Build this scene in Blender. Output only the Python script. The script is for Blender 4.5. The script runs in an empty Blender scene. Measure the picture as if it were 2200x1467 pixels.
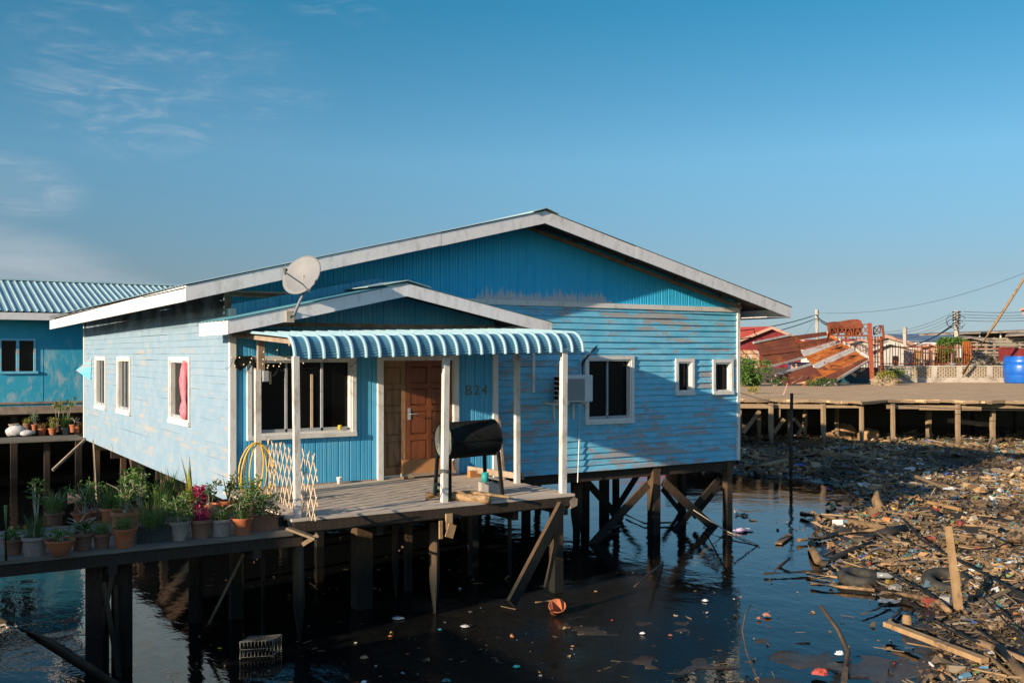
import bpy, math, random
import numpy as np
from mathutils import Vector, Matrix
random.seed(7); rng = np.random.default_rng(7)
R = random.uniform
scene = bpy.context.scene
COL = scene.collection

# ------------------------------------------------------------------ camera maths (design helpers)
E = 3.72                       # eye height above the water
TH = math.radians(32.07); SN, CS = math.sin(TH), math.cos(TH)
FPX = 2139.0; HX, HY = 1100.0, 762.0
def ray(px, py):
    r = (px - HX) / FPX; u = -(py - HY) / FPX
    return (SN + CS * r, CS - SN * r, u)
def C(px, py, D):
    d = ray(px, py); return Vector((d[0] * D, d[1] * D, E + d[2] * D))
def GZ(px, py, z=0.0):
    return C(px, py, (E - z) * FPX / (py - HY))
def PYp(px, py, Y):
    d = ray(px, py); return C(px, py, Y / d[1])
def PXp(px, py, X):
    d = ray(px, py); return C(px, py, X / d[0])
def CG(px, D, z):
    p = C(px, HY, D); p.z = z; return p
FW = Vector((SN, CS, 0)); RT = Vector((CS, -SN, 0)); UP = Vector((0, 0, 1))

# ------------------------------------------------------------------ mesh builder
class MB:
    def __init__(s): s.v = []; s.f = []; s.c = None
    def add(s, vs, fs):
        o = len(s.v); s.v.extend([tuple(v) for v in vs]); s.f.extend([tuple(i + o for i in f) for f in fs]); return s
    def quad(s, a, b, c, d): return s.add([a, b, c, d], [(0, 1, 2, 3)])
    def box(s, x0, x1, y0, y1, z0, z1):
        v = [(x, y, z) for z in (z0, z1) for y in (y0, y1) for x in (x0, x1)]
        return s.add(v, [(0, 2, 3, 1), (4, 5, 7, 6), (0, 1, 5, 4), (2, 6, 7, 3), (0, 4, 6, 2), (1, 3, 7, 5)])
    def frame_axes(s, d, up):
        d = Vector(d).normalized(); up = Vector(up)
        if abs(d.dot(up.normalized())) > .98: up = Vector((1, 0, 0)) if abs(d.x) < .9 else Vector((0, 1, 0))
        a = d.cross(up).normalized(); b = a.cross(d).normalized(); return a, b
    def bar(s, p, q, w, h, up=(0, 0, 1), w2=None, h2=None):
        p = Vector(p); q = Vector(q); a, b = s.frame_axes(q - p, up)
        w2 = w if w2 is None else w2; h2 = h if h2 is None else h2
        v = []
        for c, ww, hh in ((p, w, h), (q, w2, h2)):
            for i, j in ((-1, -1), (1, -1), (1, 1), (-1, 1)): v.append(c + a * (i * ww / 2) + b * (j * hh / 2))
        return s.add(v, [(0, 3, 2, 1), (4, 5, 6, 7), (0, 1, 5, 4), (1, 2, 6, 5), (2, 3, 7, 6), (3, 0, 4, 7)])
    def tube(s, pts, r, n=8, cap=True, jit=0):
        pts = [Vector(p) for p in pts]; m = len(pts)
        rs = r if isinstance(r, (list, tuple)) else [r] * m
        o = len(s.v); a = None
        for i, p in enumerate(pts):
            d = (pts[min(i + 1, m - 1)] - pts[max(i - 1, 0)]).normalized()
            if a is None:
                a, b = s.frame_axes(d, (0, 0, 1))
            else:
                a = (a - d * a.dot(d))
                a = a.normalized() if a.length > 1e-6 else s.frame_axes(d, (0, 0, 1))[0]
                b = d.cross(a)
            for k in range(n):
                t = 2 * math.pi * k / n; rr = rs[i] * (1 + (R(-jit, jit) if jit else 0))
                s.v.append(tuple(p + a * (math.cos(t) * rr) + b * (math.sin(t) * rr)))
        for i in range(m - 1):
            for k in range(n):
                k2 = (k + 1) % n
                s.f.append((o + i * n + k, o + i * n + k2, o + (i + 1) * n + k2, o + (i + 1) * n + k))
        if cap:
            s.f.append(tuple(o + k for k in reversed(range(n)))); s.f.append(tuple(o + (m - 1) * n + k for k in range(n)))
        return s
    def lathe(s, prof, n=20, c=(0, 0, 0), wob=0):
        o = len(s.v); c = Vector(c)
        for r, z in prof:
            for k in range(n):
                t = 2 * math.pi * k / n; rr = r * (1 + wob * math.sin(3 * t + z * 9))
                s.v.append((c.x + rr * math.cos(t), c.y + rr * math.sin(t), c.z + z))
        for i in range(len(prof) - 1):
            for k in range(n):
                k2 = (k + 1) % n
                s.f.append((o + i * n + k, o + i * n + k2, o + (i + 1) * n + k2, o + (i + 1) * n + k))
        if prof[0][0] > 1e-4: s.f.append(tuple(o + k for k in reversed(range(n))))
        return s
    def ball(s, c, r, n=8, m=6, sc=(1, 1, 1), jit=0):
        o = len(s.v)
        for i in range(m + 1):
            ph = math.pi * i / m
            for k in range(n):
                t = 2 * math.pi * k / n; j = 1 + (R(-jit, jit) if jit else 0)
                s.v.append((c[0] + r * sc[0] * math.sin(ph) * math.cos(t) * j, c[1] + r * sc[1] * math.sin(ph) * math.sin(t) * j, c[2] + r * sc[2] * math.cos(ph) * j))
        for i in range(m):
            for k in range(n):
                k2 = (k + 1) % n
                s.f.append((o + i * n + k, o + (i + 1) * n + k, o + (i + 1) * n + k2, o + i * n + k2))
        return s
    def prism(s, poly, ext):
        n = len(poly); ext = Vector(ext); v = [Vector(p) for p in poly]; v2 = [p + ext for p in v]
        fs = [tuple(reversed(range(n))), tuple(range(n, 2 * n))]
        for i in range(n):
            j = (i + 1) % n; fs.append((i, j, n + j, n + i))
        return s.add(v + v2, fs)
    def corr(s, p00, p10, p11, p01, n, amp, m=1, thick=0, jit=0):
        """corrugated sheet: ridges run p00->p10, n waves across p00->p01"""
        p00, p10, p11, p01 = map(Vector, (p00, p10, p11, p01))
        nrm = (p10 - p00).cross(p01 - p00).normalized(); o = len(s.v); K = n * 4
        for i in range(m + 1):
            u = i / m
            for k in range(K + 1):
                v = k / K
                p = p00.lerp(p10, u).lerp(p01.lerp(p11, u), v)
                s.v.append(tuple(p + nrm * (amp * math.sin(v * n * 2 * math.pi) + (R(-jit, jit) if jit else 0))))
        for i in range(m):
            for k in range(K):
                a = o + i * (K + 1) + k; s.f.append((a, a + K + 1, a + K + 2, a + 1))
        return s
    def leaf(s, p, d, L, w, fold=.25, nrm=None):
        p = Vector(p); d = Vector(d).normalized()
        n = Vector((R(-1, 1), R(-1, 1), R(.2, 1))) if nrm is None else Vector(nrm)
        a = d.cross(n)
        if a.length < 1e-3: a = d.cross(Vector((1, 0, .3)))
        a.normalize(); up = a.cross(d)
        m = p + d * (L * .45)
        return s.add([p, m + a * w / 2 + up * (w * fold), p + d * L - up * (L * .12), m - a * w / 2 + up * (w * fold)], [(0, 1, 2), (0, 2, 3)])
    def blade(s, p, d, L, w, droop=.4, seg=4):
        p = Vector(p); d = Vector(d).normalized(); a = d.cross(UP)
        if a.length < .05: a = Vector((R(-1, 1), R(-1, 1), 0))
        a.normalize(); o = len(s.v); q = p.copy(); dd = d.copy()
        for i in range(seg + 1):
            t = i / seg; ww = w * (1 - t ** 1.6) * (.6 + .8 * min(t * 3, 1)) / 1.4 + .0008
            s.v.append(tuple(q + a * ww / 2)); s.v.append(tuple(q - a * ww / 2))
            q = q + dd * (L / seg); dd = (dd + Vector((0, 0, -droop / seg)) + Vector((d.x, d.y, 0)) * (droop * .5 / seg)).normalized()
        for i in range(seg):
            k = o + 2 * i; s.f.append((k, k + 1, k + 3, k + 2))
        return s
    def build(s, name, mat, parent=None, smooth=False):
        me = bpy.data.meshes.new(name)
        off = Vector((0, 0, 0)); q = parent
        while q is not None: off += q.location; q = q.parent
        me.from_pydata([(v[0] - off.x, v[1] - off.y, v[2] - off.z) for v in s.v] if off.length else s.v, [], s.f)
        if mat is not None: me.materials.append(mat)
        if smooth:
            me.polygons.foreach_set('use_smooth', [True] * len(me.polygons))
        me.update()
        o = bpy.data.objects.new(name, me); COL.objects.link(o)
        if parent is not None: o.parent = parent
        return o
    def solo(s, name, mat, label, cat, group=None, smooth=False):
        """a thing that is one mesh, origin at its lowest middle"""
        xs = np.array(s.v); c = Vector((float(xs[:, 0].mean()), float(xs[:, 1].mean()), float(xs[:, 2].min())))
        s.v = [(v[0] - c.x, v[1] - c.y, v[2] - c.z) for v in s.v]
        o = s.build(name, mat, None, smooth); o.location = c
        return tag(o, label, cat, group)

def tag(o, label, cat, group=None, kind=None):
    if label: o['label'] = label
    if cat: o['category'] = cat
    if group: o['group'] = group
    if kind: o['kind'] = kind
    return o
def thing(name, label, cat, loc=(0, 0, 0), group=None):
    o = bpy.data.objects.new(name, None); COL.objects.link(o); o.location = loc; o.empty_display_size = .2
    return tag(o, label, cat, group)
def struct(o, kind='structure'):
    o['kind'] = kind; return o
def copy_tree(o, parent=None):
    c = o.copy(); COL.objects.link(c)
    if parent is not None: c.parent = parent
    for ch in list(o.children): copy_tree(ch, c)
    return c

# ------------------------------------------------------------------ materials
def L(*h):   # sRGB hex -> linear rgba
    out = []
    for x in h:
        x = x.lstrip('#'); c = []
        for i in (0, 2, 4):
            v = int(x[i:i + 2], 16) / 255; c.append(v / 12.92 if v <= .04045 else ((v + .055) / 1.055) ** 2.4)
        out.append((*c, 1))
    return out if len(out) > 1 else out[0]
class T:
    def __init__(s, name):
        s.m = bpy.data.materials.new(name); s.m.use_nodes = True; s.t = s.m.node_tree
        s.b = s.t.nodes['Principled BSDF']; s.out = s.t.nodes['Material Output']
    def n(s, typ, props=None, **ins):
        n = s.t.nodes.new(typ)
        for k, v in (props or {}).items(): setattr(n, k, v)
        for k, v in ins.items():
            key = int(k[1:]) if k[0] == 'i' and k[1:].isdigit() else k.replace('_', ' ')
            s.set(n, key, v)
        return n
    def set(s, n, key, v):
        i = n.inputs[key]
        if isinstance(v, bpy.types.NodeSocket): s.t.links.new(v, i)
        else: i.default_value = v
    def coord(s, kind='Object', scale=(1, 1, 1), loc=(0, 0, 0), rot=(0, 0, 0)):
        if kind == 'World': src = s.n('ShaderNodeNewGeometry').outputs['Position']
        else: src = s.n('ShaderNodeTexCoord').outputs[kind]
        mp = s.n('ShaderNodeMapping', None, Vector=src, Scale=scale, Location=loc, Rotation=rot)
        return mp.outputs[0]
    def noise(s, co, scale=5, detail=4, rough=.6, dist=0):
        return s.n('ShaderNodeTexNoise', None, Vector=co, Scale=scale, Detail=detail, Roughness=rough, Distortion=dist).outputs['Fac']
    def ramp(s, f, a, b, c0=0.0, c1=1.0):
        return s.n('ShaderNodeMapRange', {'clamp': True}, Value=f, i1=a, i2=b, i3=c0, i4=c1).outputs[0]
    def math(s, op, a, b=0.0, clamp=False):
        return s.n('ShaderNodeMath', {'operation': op, 'use_clamp': clamp}, i0=a, i1=b).outputs[0]
    def mix(s, f, a, b, blend='MIX'):
        n = s.n('ShaderNodeMix', {'data_type': 'RGBA', 'blend_type': blend}); s.set(n, 0, f); s.set(n, 6, a); s.set(n, 7, b); return n.outputs[2]
    def bump(s, h, strength=.4, dist=.01, normal=None):
        n = s.n('ShaderNodeBump', None, Height=h, Strength=strength, Distance=dist)
        if normal is not None: s.set(n, 'Normal', normal)
        return n.outputs[0]
    def fin(s, col=None, rough=None, normal=None, spec=.3, metal=0.0):
        b = s.b
        if col is not None: s.set(b, 'Base Color', col)
        if rough is not None: s.set(b, 'Roughness', rough)
        if normal is not None: s.set(b, 'Normal', normal)
        s.set(b, 'Specular IOR Level', spec); s.set(b, 'Metallic', metal)
        return s.m
def mnoise(name, c1, c2, c3=None, scale=6, stretch=(1, 1, 1), rough=.75, bump=.3, bscale=40, bdist=.006, spec=.25, metal=0, coord='Object', vary=.0, dirt=None):
    t = T(name); co = t.coord(coord, stretch)
    f = t.ramp(t.noise(co, scale, 6, .65), .35, .65)
    col = t.mix(f, c1, c2)
    if c3 is not None:
        g = t.ramp(t.noise(t.coord(coord, stretch, (7, 3, 1)), scale * .55, 5, .7, .6), .52, .62); col = t.mix(g, col, c3)
    if vary:
        oi = t.n('ShaderNodeObjectInfo').outputs['Random']
        hs = t.n('ShaderNodeHueSaturation', None, Color=col, Value=t.ramp(oi, 0, 1, 1 - vary, 1 + vary)); col = hs.outputs[0]
    nrm = t.bump(t.noise(co, bscale, 5, .7), bump, bdist) if bump else None
    return t.fin(col, rough, nrm, spec, metal)

def siding_mat(name, paint, paint2, wood, wood2, lo, hi, mildew=False, low=.0):
    t = T(name)
    pos = t.n('ShaderNodeNewGeometry').outputs['Position']; sp = t.n('ShaderNodeSeparateXYZ', None, Vector=pos)
    zb = t.math('DIVIDE', t.math('SUBTRACT', sp.outputs['Z'], 1.42), .122); row = t.math('FLOOR', zb); ph = t.math('SUBTRACT', zb, row)
    rr = t.n('ShaderNodeTexWhiteNoise', {'noise_dimensions': '1D'}, W=row).outputs['Value']
    along = t.math('ADD', t.math('ADD', sp.outputs['X'], sp.outputs['Y']), t.math('MULTIPLY', rr, 37.0))
    bv = t.n('ShaderNodeCombineXYZ', None, X=t.math('MULTIPLY', along, 1.9), Y=t.math('MULTIPLY', ph, .75), Z=t.math('MULTIPLY', row, 3.7)).outputs[0]
    n1 = t.noise(bv, 1.0, 8, .70, .25)
    n1 = t.math('ADD', n1, t.math('MULTIPLY', t.math('SUBTRACT', rr, .5), .10))
    n1 = t.math('SUBTRACT', n1, t.math('MULTIPLY', t.ramp(ph, .55, 1.0), .10))
    n2 = t.noise(t.coord('World', (1, 1, 2.2), (3, 5, 2)), .55, 3, .5)
    n3 = t.noise(t.coord('World', (6, 6, 26)), 3, 5, .7)
    v = t.math('ADD', n1, t.math('MULTIPLY', t.math('SUBTRACT', n2, .5), .42))
    v = t.math('ADD', v, t.math('MULTIPLY', t.math('SUBTRACT', n3, .5), .26))
    v = t.math('ADD', v, t.ramp(sp.outputs['Z'], 2.5, 1.45, 0, low))
    peel = t.ramp(v, lo, hi)
    grain = t.noise(t.coord('World', (3, 3, 60)), 4, 4, .7)
    woodc = t.mix(t.ramp(grain, .3, .7), wood, wood2)
    fade = t.ramp(t.noise(t.coord('World', (2, 2, 3)), 1.2, 5, .7), .3, .7)
    pc = t.mix(fade, paint, paint2)
    streak = t.ramp(t.noise(t.coord('World', (14, 14, .7)), 1.6, 4, .6), .5, .75)
    pc = t.mix(t.math('MULTIPLY', streak, .28), pc, paint2)
    col = t.mix(peel, pc, woodc)
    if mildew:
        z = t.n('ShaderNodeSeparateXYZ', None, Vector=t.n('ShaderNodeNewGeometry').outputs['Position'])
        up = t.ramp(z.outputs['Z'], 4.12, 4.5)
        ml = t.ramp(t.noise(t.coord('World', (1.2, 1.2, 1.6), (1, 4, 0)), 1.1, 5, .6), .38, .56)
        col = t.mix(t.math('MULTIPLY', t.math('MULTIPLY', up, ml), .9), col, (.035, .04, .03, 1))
    h = t.math('SUBTRACT', t.math('MULTIPLY', grain, .35), peel)
    nrm = t.bump(h, .5, .003)
    return t.fin(col, t.ramp(peel, 0, 1, .55, .85), nrm, .25)

PAINT, PAINT2 = (.022, .215, .45, 1), (.06, .31, .56, 1)
M = {}
M['siding'] = siding_mat('peeling_blue_siding', (.08, .41, .60, 1), (.23, .53, .68, 1), (.43, .43, .44, 1), (.215, .21, .21, 1), .535, .575, low=.05)
M['siding_left'] = siding_mat('pale_blue_siding', (.18, .29, .385, 1), (.27, .345, .415, 1), (.36, .325, .30, 1), (.27, .295, .315, 1), .555, .65, mildew=True)
def panel_mat(name, a, b, peel_at=None):
    t = T(name)
    f = t.ramp(t.noise(t.coord('World', (3, 3, .6)), 1.3, 6, .7), .3, .7); col = t.mix(f, a, b)
    f2 = t.ramp(t.noise(t.coord('World', (22, 22, .9)), 1.5, 4, .6), .58, .75); col = t.mix(t.math('MULTIPLY', f2, .35), col, (.10, .33, .46, 1))
    if peel_at:
        z = t.n('ShaderNodeSeparateXYZ', None, Vector=t.n('ShaderNodeNewGeometry').outputs['Position'])
        low = t.ramp(z.outputs['Z'], peel_at + .55, peel_at - .05); xm = t.math('MULTIPLY', t.ramp(z.outputs['X'], 8.6, 9.4), t.ramp(z.outputs['X'], 13.0, 12.0))
        n = t.noise(t.coord('World', (9, 9, .8)), 1.4, 6, .75, .4)
        v = t.math('ADD', n, t.math('MULTIPLY', t.math('SUBTRACT', t.math('MULTIPLY', low, xm), .62), .62))
        col = t.mix(t.ramp(v, .53, .58), col, (.50, .50, .53, 1))
    return t.fin(col, .5, t.bump(t.noise(t.coord('World', (1, 1, 1)), 60, 3), .08, .003), .35)
M['panel'] = panel_mat('blue_ribbed_panel', (.035, .32, .56, 1), (.12, .42, .63, 1))
M['gable'] = panel_mat('blue_gable_panel', (.010, .40, .70, 1), (.04, .47, .75, 1), 4.76)
def white_mat(name, c, dirt, thr=.6, rough=.6):
    t = T(name); f = t.ramp(t.noise(t.coord('World', (3, 3, 1.2)), 2.2, 6, .7), thr, thr + .18)
    col = t.mix(t.math('MULTIPLY', f, .7), c, dirt)
    sp = t.ramp(t.noise(t.coord('World'), 34, 2, .5), .70, .74); col = t.mix(t.math('MULTIPLY', sp, .5), col, (.16, .08, .04, 1))
    return t.fin(col, rough, t.bump(t.noise(t.coord('World'), 30, 4), .15, .004), .3)
M['fascia'] = white_mat('white_fascia_board', (.66, .64, .64, 1), (.40, .37, .34, 1), .50)
M['trim'] = white_mat('white_window_trim', (.66, .64, .60, 1), (.38, .33, .27, 1), .52)
M['post'] = white_mat('white_painted_post', (.60, .56, .51, 1), (.26, .21, .165, 1), .47)
M['tin'] = mnoise('blue_grey_roof_tin', (.26, .38, .40, 1), (.33, .46, .47, 1), scale=1.5, rough=.45, bump=.05, spec=.5)
M['tin_old'] = mnoise('green_blue_roof_tin', (.10, .34, .40, 1), (.16, .42, .47, 1), scale=.8, rough=.4, bump=.05, spec=.5)
M['awning'] = mnoise('teal_awning_tin', (.08, .24, .34, 1), (.13, .29, .38, 1), (.07, .19, .27, 1), scale=2, rough=.4, bump=.04, spec=.5)
M['eaves'] = mnoise('brown_eave_timber', (.075, .055, .042, 1), (.14, .10, .075, 1), scale=3, stretch=(1, 1, 1), rough=.85)
M['batten'] = mnoise('raw_brown_batten', (.22, .15, .10, 1), (.36, .29, .22, 1), scale=5, rough=.85)
M['black'] = mnoise('dark_window_glass', (.0035, .0035, .004, 1), (.005, .005, .005, 1), bump=0, rough=.12, spec=.12)
M['alu'] = mnoise('grey_window_bar', (.28, .30, .32, 1), (.36, .38, .40, 1), rough=.45, bump=0, spec=.5)
def wood_deck():
    t = T('weathered_deck_planks'); geo = t.n('ShaderNodeNewGeometry').outputs['Position']
    s = t.n('ShaderNodeSeparateXYZ', None, Vector=geo)
    pl = t.math('FLOOR', t.math('DIVIDE', s.outputs['Y'], .105))
    rnd = t.n('ShaderNodeTexWhiteNoise', {'noise_dimensions': '1D'}, W=pl).outputs['Value']
    g = t.noise(t.coord('World', (1.2, 30, 10)), 2.2, 6, .7)
    a = t.mix(t.ramp(g, .3, .7), (.47, .37, .285, 1), (.64, .53, .43, 1))
    a = t.mix(t.ramp(rnd, 0, 1, 0, .45), a, (.36, .31, .26, 1))
    st = t.ramp(t.noise(t.coord('World'), 1.7, 5, .7), .55, .75); a = t.mix(t.math('MULTIPLY', st, .5), a, (.17, .13, .10, 1))
    return t.fin(a, .85, t.bump(g, .5, .004), .2)
M['deck'] = wood_deck()
def pile_mat(name, dry, dry2, wet, lo=.25, hi=.75):
    t = T(name); geo = t.n('ShaderNodeNewGeometry').outputs['Position']; z = t.n('ShaderNodeSeparateXYZ', None, Vector=geo).outputs['Z']
    g = t.noise(t.coord('World', (9, 9, 1.2)), 3, 6, .7); a = t.mix(t.ramp(g, .3, .7), dry, dry2)
    zz = t.math('ADD', z, t.math('MULTIPLY', t.noise(t.coord('World', (4, 4, 4)), 2, 4), .3))
    a = t.mix(t.ramp(zz, lo + .15, hi + .15, 1, 0), a, wet)
    return t.fin(a, .8, t.bump(g, .6, .01), .25)
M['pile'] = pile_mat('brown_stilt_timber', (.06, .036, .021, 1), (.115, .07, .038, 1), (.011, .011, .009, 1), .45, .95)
M['pile_dark'] = pile_mat('shade_dark_stilt_timber', (.028, .02, .014, 1), (.055, .038, .026, 1), (.008, .007, .006, 1), .4, .9)  # darker copy of the timber, painting in shade under houses and piers
M['pile_grey'] = pile_mat('grey_pier_timber', (.17, .115, .065, 1), (.26, .185, .115, 1), (.06, .048, .035, 1), .2, .7)
M['plank'] = mnoise('grey_walkway_plank', (.11, .092, .075, 1), (.22, .19, .15, 1), scale=4, stretch=(.4, 6, 6), rough=.9, bump=.5)
M['log'] = mnoise('driftwood', (.15, .092, .048, 1), (.25, .165, .09, 1), (.08, .05, .028, 1), scale=5, stretch=(1, 1, 1), rough=.85, bump=.6, bscale=25, vary=.35)
M['logdark'] = mnoise('wet_dark_wood', (.035, .027, .02, 1), (.075, .056, .04, 1), scale=6, rough=.6, bump=.5, vary=.3)
M['logpale'] = mnoise('pale_driftwood', (.27, .16, .075, 1), (.36, .235, .12, 1), (.16, .10, .055, 1), scale=5, rough=.85, bump=.5, vary=.2)
M['tyre'] = mnoise('old_tyre_rubber', (.02, .019, .017, 1), (.055, .05, .04, 1), scale=6, rough=.7, bump=.4)
M['terra'] = mnoise('terracotta', (.34, .10, .042, 1), (.42, .14, .06, 1), (.22, .11, .065, 1), scale=7, rough=.75, bump=.2, vary=.15)
M['terra_dark'] = mnoise('old_brown_clay', (.16, .075, .045, 1), (.23, .115, .07, 1), (.13, .10, .075, 1), scale=8, rough=.85, bump=.2, vary=.2)
M['clay_grey'] = mnoise('grey_brown_clay', (.23, .175, .14, 1), (.31, .25, .20, 1), (.15, .12, .095, 1), scale=8, rough=.85, bump=.2, vary=.15)
M['plastic_black'] = mnoise('black_planter_plastic', (.02, .024, .022, 1), (.04, .045, .04, 1), rough=.5, bump=.1)
M['soil'] = mnoise('potting_soil', (.04, .026, .017, 1), (.08, .055, .035, 1), scale=30, bump=.8, bscale=60, bdist=.02)
def leaf_mat(name, a, b, c=None, tr=.35):
    t = T(name); f = t.ramp(t.noise(t.coord('Object'), 14, 3), .35, .65); col = t.mix(f, a, b)
    if c: col = t.mix(t.ramp(t.noise(t.coord('Object', (1, 1, 1), (4, 4, 4)), 8, 3), .55, .62), col, c)
    t.fin(col, .5, None, .3)
    tl = t.n('ShaderNodeBsdfTranslucent', None, Color=col); ms = t.n('ShaderNodeMixShader', None, i0=tr, i1=t.b.outputs[0], i2=tl.outputs[0])
    t.t.links.new(ms.outputs[0], t.out.inputs[0]); return t.m
M['bamboo_green'] = mnoise('green_bamboo', (.16, .22, .05, 1), (.24, .29, .09, 1), bump=.1)
M['red_rust'] = mnoise('red_oxide_post', (.24, .05, .028, 1), (.30, .075, .035, 1), scale=3, rough=.75, bump=.2, coord='World')
M['leaf'] = leaf_mat('fresh_green_leaf', (.075, .155, .03, 1), (.13, .23, .045, 1))
M['leafd'] = leaf_mat('deep_green_leaf', (.045, .10, .028, 1), (.085, .165, .04, 1), (.16, .19, .05, 1))
M['grass'] = leaf_mat('grass_blade', (.075, .15, .035, 1), (.15, .225, .06, 1), (.22, .21, .08, 1))
M['leafy_yellow'] = leaf_mat('yellow_green_leaf', (.20, .24, .04, 1), (.33, .31, .05, 1), (.36, .22, .05, 1))
M['leaf_grey'] = leaf_mat('blue_grey_leaf', (.12, .21, .11, 1), (.19, .27, .15, 1))
M['magenta'] = leaf_mat('magenta_leaf', (.36, .012, .07, 1), (.50, .04, .16, 1), (.22, .01, .03, 1))
M['dryleaf'] = leaf_mat('dry_brown_leaf', (.22, .13, .05, 1), (.33, .20, .08, 1))
M['twig'] = mnoise('pale_twig_bark', (.30, .25, .19, 1), (.42, .36, .28, 1), scale=20, bump=.3)
M['rust'] = mnoise('rusted_iron', (.15, .04, .02, 1), (.22, .065, .028, 1), (.13, .03, .014, 1), scale=3, rough=.85, bump=.3, coord='World')
M['rust_bright'] = mnoise('orange_rusted_sheet', (.34, .085, .02, 1), (.46, .15, .03, 1), (.15, .04, .018, 1), scale=2.6, stretch=(.7, .7, 1.6), rough=.8, bump=.3, coord='World')
M['rust_dark'] = mnoise('brown_rusted_sheet', (.115, .035, .022, 1), (.165, .05, .028, 1), (.24, .075, .022, 1), scale=1.6, rough=.85, bump=.3, coord='World')
M['zinc'] = mnoise('grey_zinc_sheet', (.33, .30, .28, 1), (.42, .40, .38, 1), (.27, .09, .03, 1), scale=3.2, rough=.55, bump=.1, coord='World')
M['concrete'] = mnoise('old_concrete', (.33, .29, .24, 1), (.43, .39, .33, 1), (.24, .20, .16, 1), scale=1.2, rough=.9, bump=.4, bscale=20, coord='World')
M['barrel'] = mnoise('blue_tank_plastic', (.006, .085, .38, 1), (.012, .115, .45, 1), scale=2, rough=.32, bump=.03, spec=.5)
M['white_plastic'] = mnoise('white_plastic', (.62, .62, .60, 1), (.72, .71, .68, 1), rough=.45, bump=.05)
M['ac'] = mnoise('grey_white_casing', (.52, .55, .55, 1), (.60, .62, .61, 1), scale=3, rough=.45, bump=.03)
M['grille'] = mnoise('grey_fan_grille', (.20, .215, .225, 1), (.27, .285, .295, 1), scale=60, rough=.5, bump=.8, bscale=90, bdist=.01)
M['dish'] = mnoise('grey_dish_enamel', (.19, .19, .195, 1), (.225, .225, .225, 1), scale=3, rough=.55, bump=.03)
M['iron_black'] = mnoise('sooty_black_iron', (.008, .008, .008, 1), (.015, .015, .014, 1), (.008, .026, .028, 1), scale=4, rough=.8, bump=.2, spec=.12)
M['drum_end'] = mnoise('scuffed_drum_end', (.05, .055, .05, 1), (.085, .09, .08, 1), (.16, .17, .14, 1), scale=5, rough=.55, bump=.2)
M['hose'] = mnoise('yellow_hose', (.62, .36, .02, 1), (.70, .44, .04, 1), rough=.45, bump=0)
M['bamboo'] = mnoise('pale_bamboo_slat', (.52, .38, .24, 1), (.62, .48, .33, 1), scale=8, rough=.7, bump=.1)
M['door_orange'] = mnoise('varnished_red_wood', (.14, .040, .014, 1), (.20, .060, .019, 1), scale=4, stretch=(5, 5, .7), rough=.4, bump=.15, spec=.4, coord='World')
M['door_faded'] = mnoise('faded_brown_wood', (.22, .125, .065, 1), (.30, .18, .10, 1), (.15, .085, .045, 1), scale=4, stretch=(6, 6, .7), rough=.75, bump=.3, coord='World')
M['brown_board'] = mnoise('orange_brown_board', (.34, .15, .055, 1), (.40, .19, .075, 1), scale=4, rough=.6, bump=.1, coord='World')
M['pink'] = mnoise('pink_cloth', (.62, .12, .16, 1), (.72, .22, .26, 1), scale=12, rough=.9, bump=.2)
M['sack'] = mnoise('grey_white_sack', (.42, .40, .40, 1), (.54, .52, .51, 1), scale=9, rough=.85, bump=.5, bscale=30, bdist=.02)
M['cable'] = mnoise('black_cable', (.012, .012, .012, 1), (.02, .02, .02, 1), rough=.6, bump=0)
M['bulb'] = mnoise('clear_bulb', (.75, .62, .35, 1), (.85, .72, .45, 1), rough=.25, bump=0)
M['teal'] = mnoise('teal_tin', (.02, .25, .26, 1), (.03, .32, .32, 1), rough=.5, bump=.05)
M['letters'] = mnoise('brown_lettering', (.13, .135, .09, 1), (.17, .16, .10, 1), bump=0)
M['red_paint'] = mnoise('dark_red_boards', (.15, .016, .02, 1), (.21, .03, .03, 1), scale=2, stretch=(4, 4, .5), rough=.7, bump=.2, coord='World')
M['red_roof'] = mnoise('red_roof_sheet', (.30, .04, .028, 1), (.38, .06, .04, 1), scale=1, rough=.6, bump=.1, coord='World')
M['cream'] = mnoise('cream_wall', (.42, .40, .36, 1), (.52, .49, .43, 1), (.30, .27, .23, 1), scale=1, rough=.85, bump=.1, coord='World')
M['slate'] = mnoise('blue_slate_roof', (.10, .145, .21, 1), (.13, .175, .24, 1), scale=.6, rough=.6, bump=.05, coord='World')
M['shed'] = mnoise('grey_slat_timber', (.22, .17, .13, 1), (.33, .27, .21, 1), (.13, .10, .08, 1), scale=2, rough=.9, bump=.2, coord='World')
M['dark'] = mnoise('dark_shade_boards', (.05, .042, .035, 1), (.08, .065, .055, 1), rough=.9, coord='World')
M['rusty_white'] = mnoise('rust_streaked_tin', (.50, .46, .42, 1), (.38, .15, .05, 1), (.45, .22, .07, 1), scale=1.3, stretch=(2.2, 2.2, .5), rough=.7, bump=.1, coord='World')
M['wire'] = mnoise('overhead_wire', (.03, .03, .032, 1), (.04, .04, .04, 1), bump=0)
M['galv'] = mnoise('galvanised_wire', (.09, .088, .08, 1), (.14, .135, .12, 1), bump=0, rough=.5)
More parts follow.
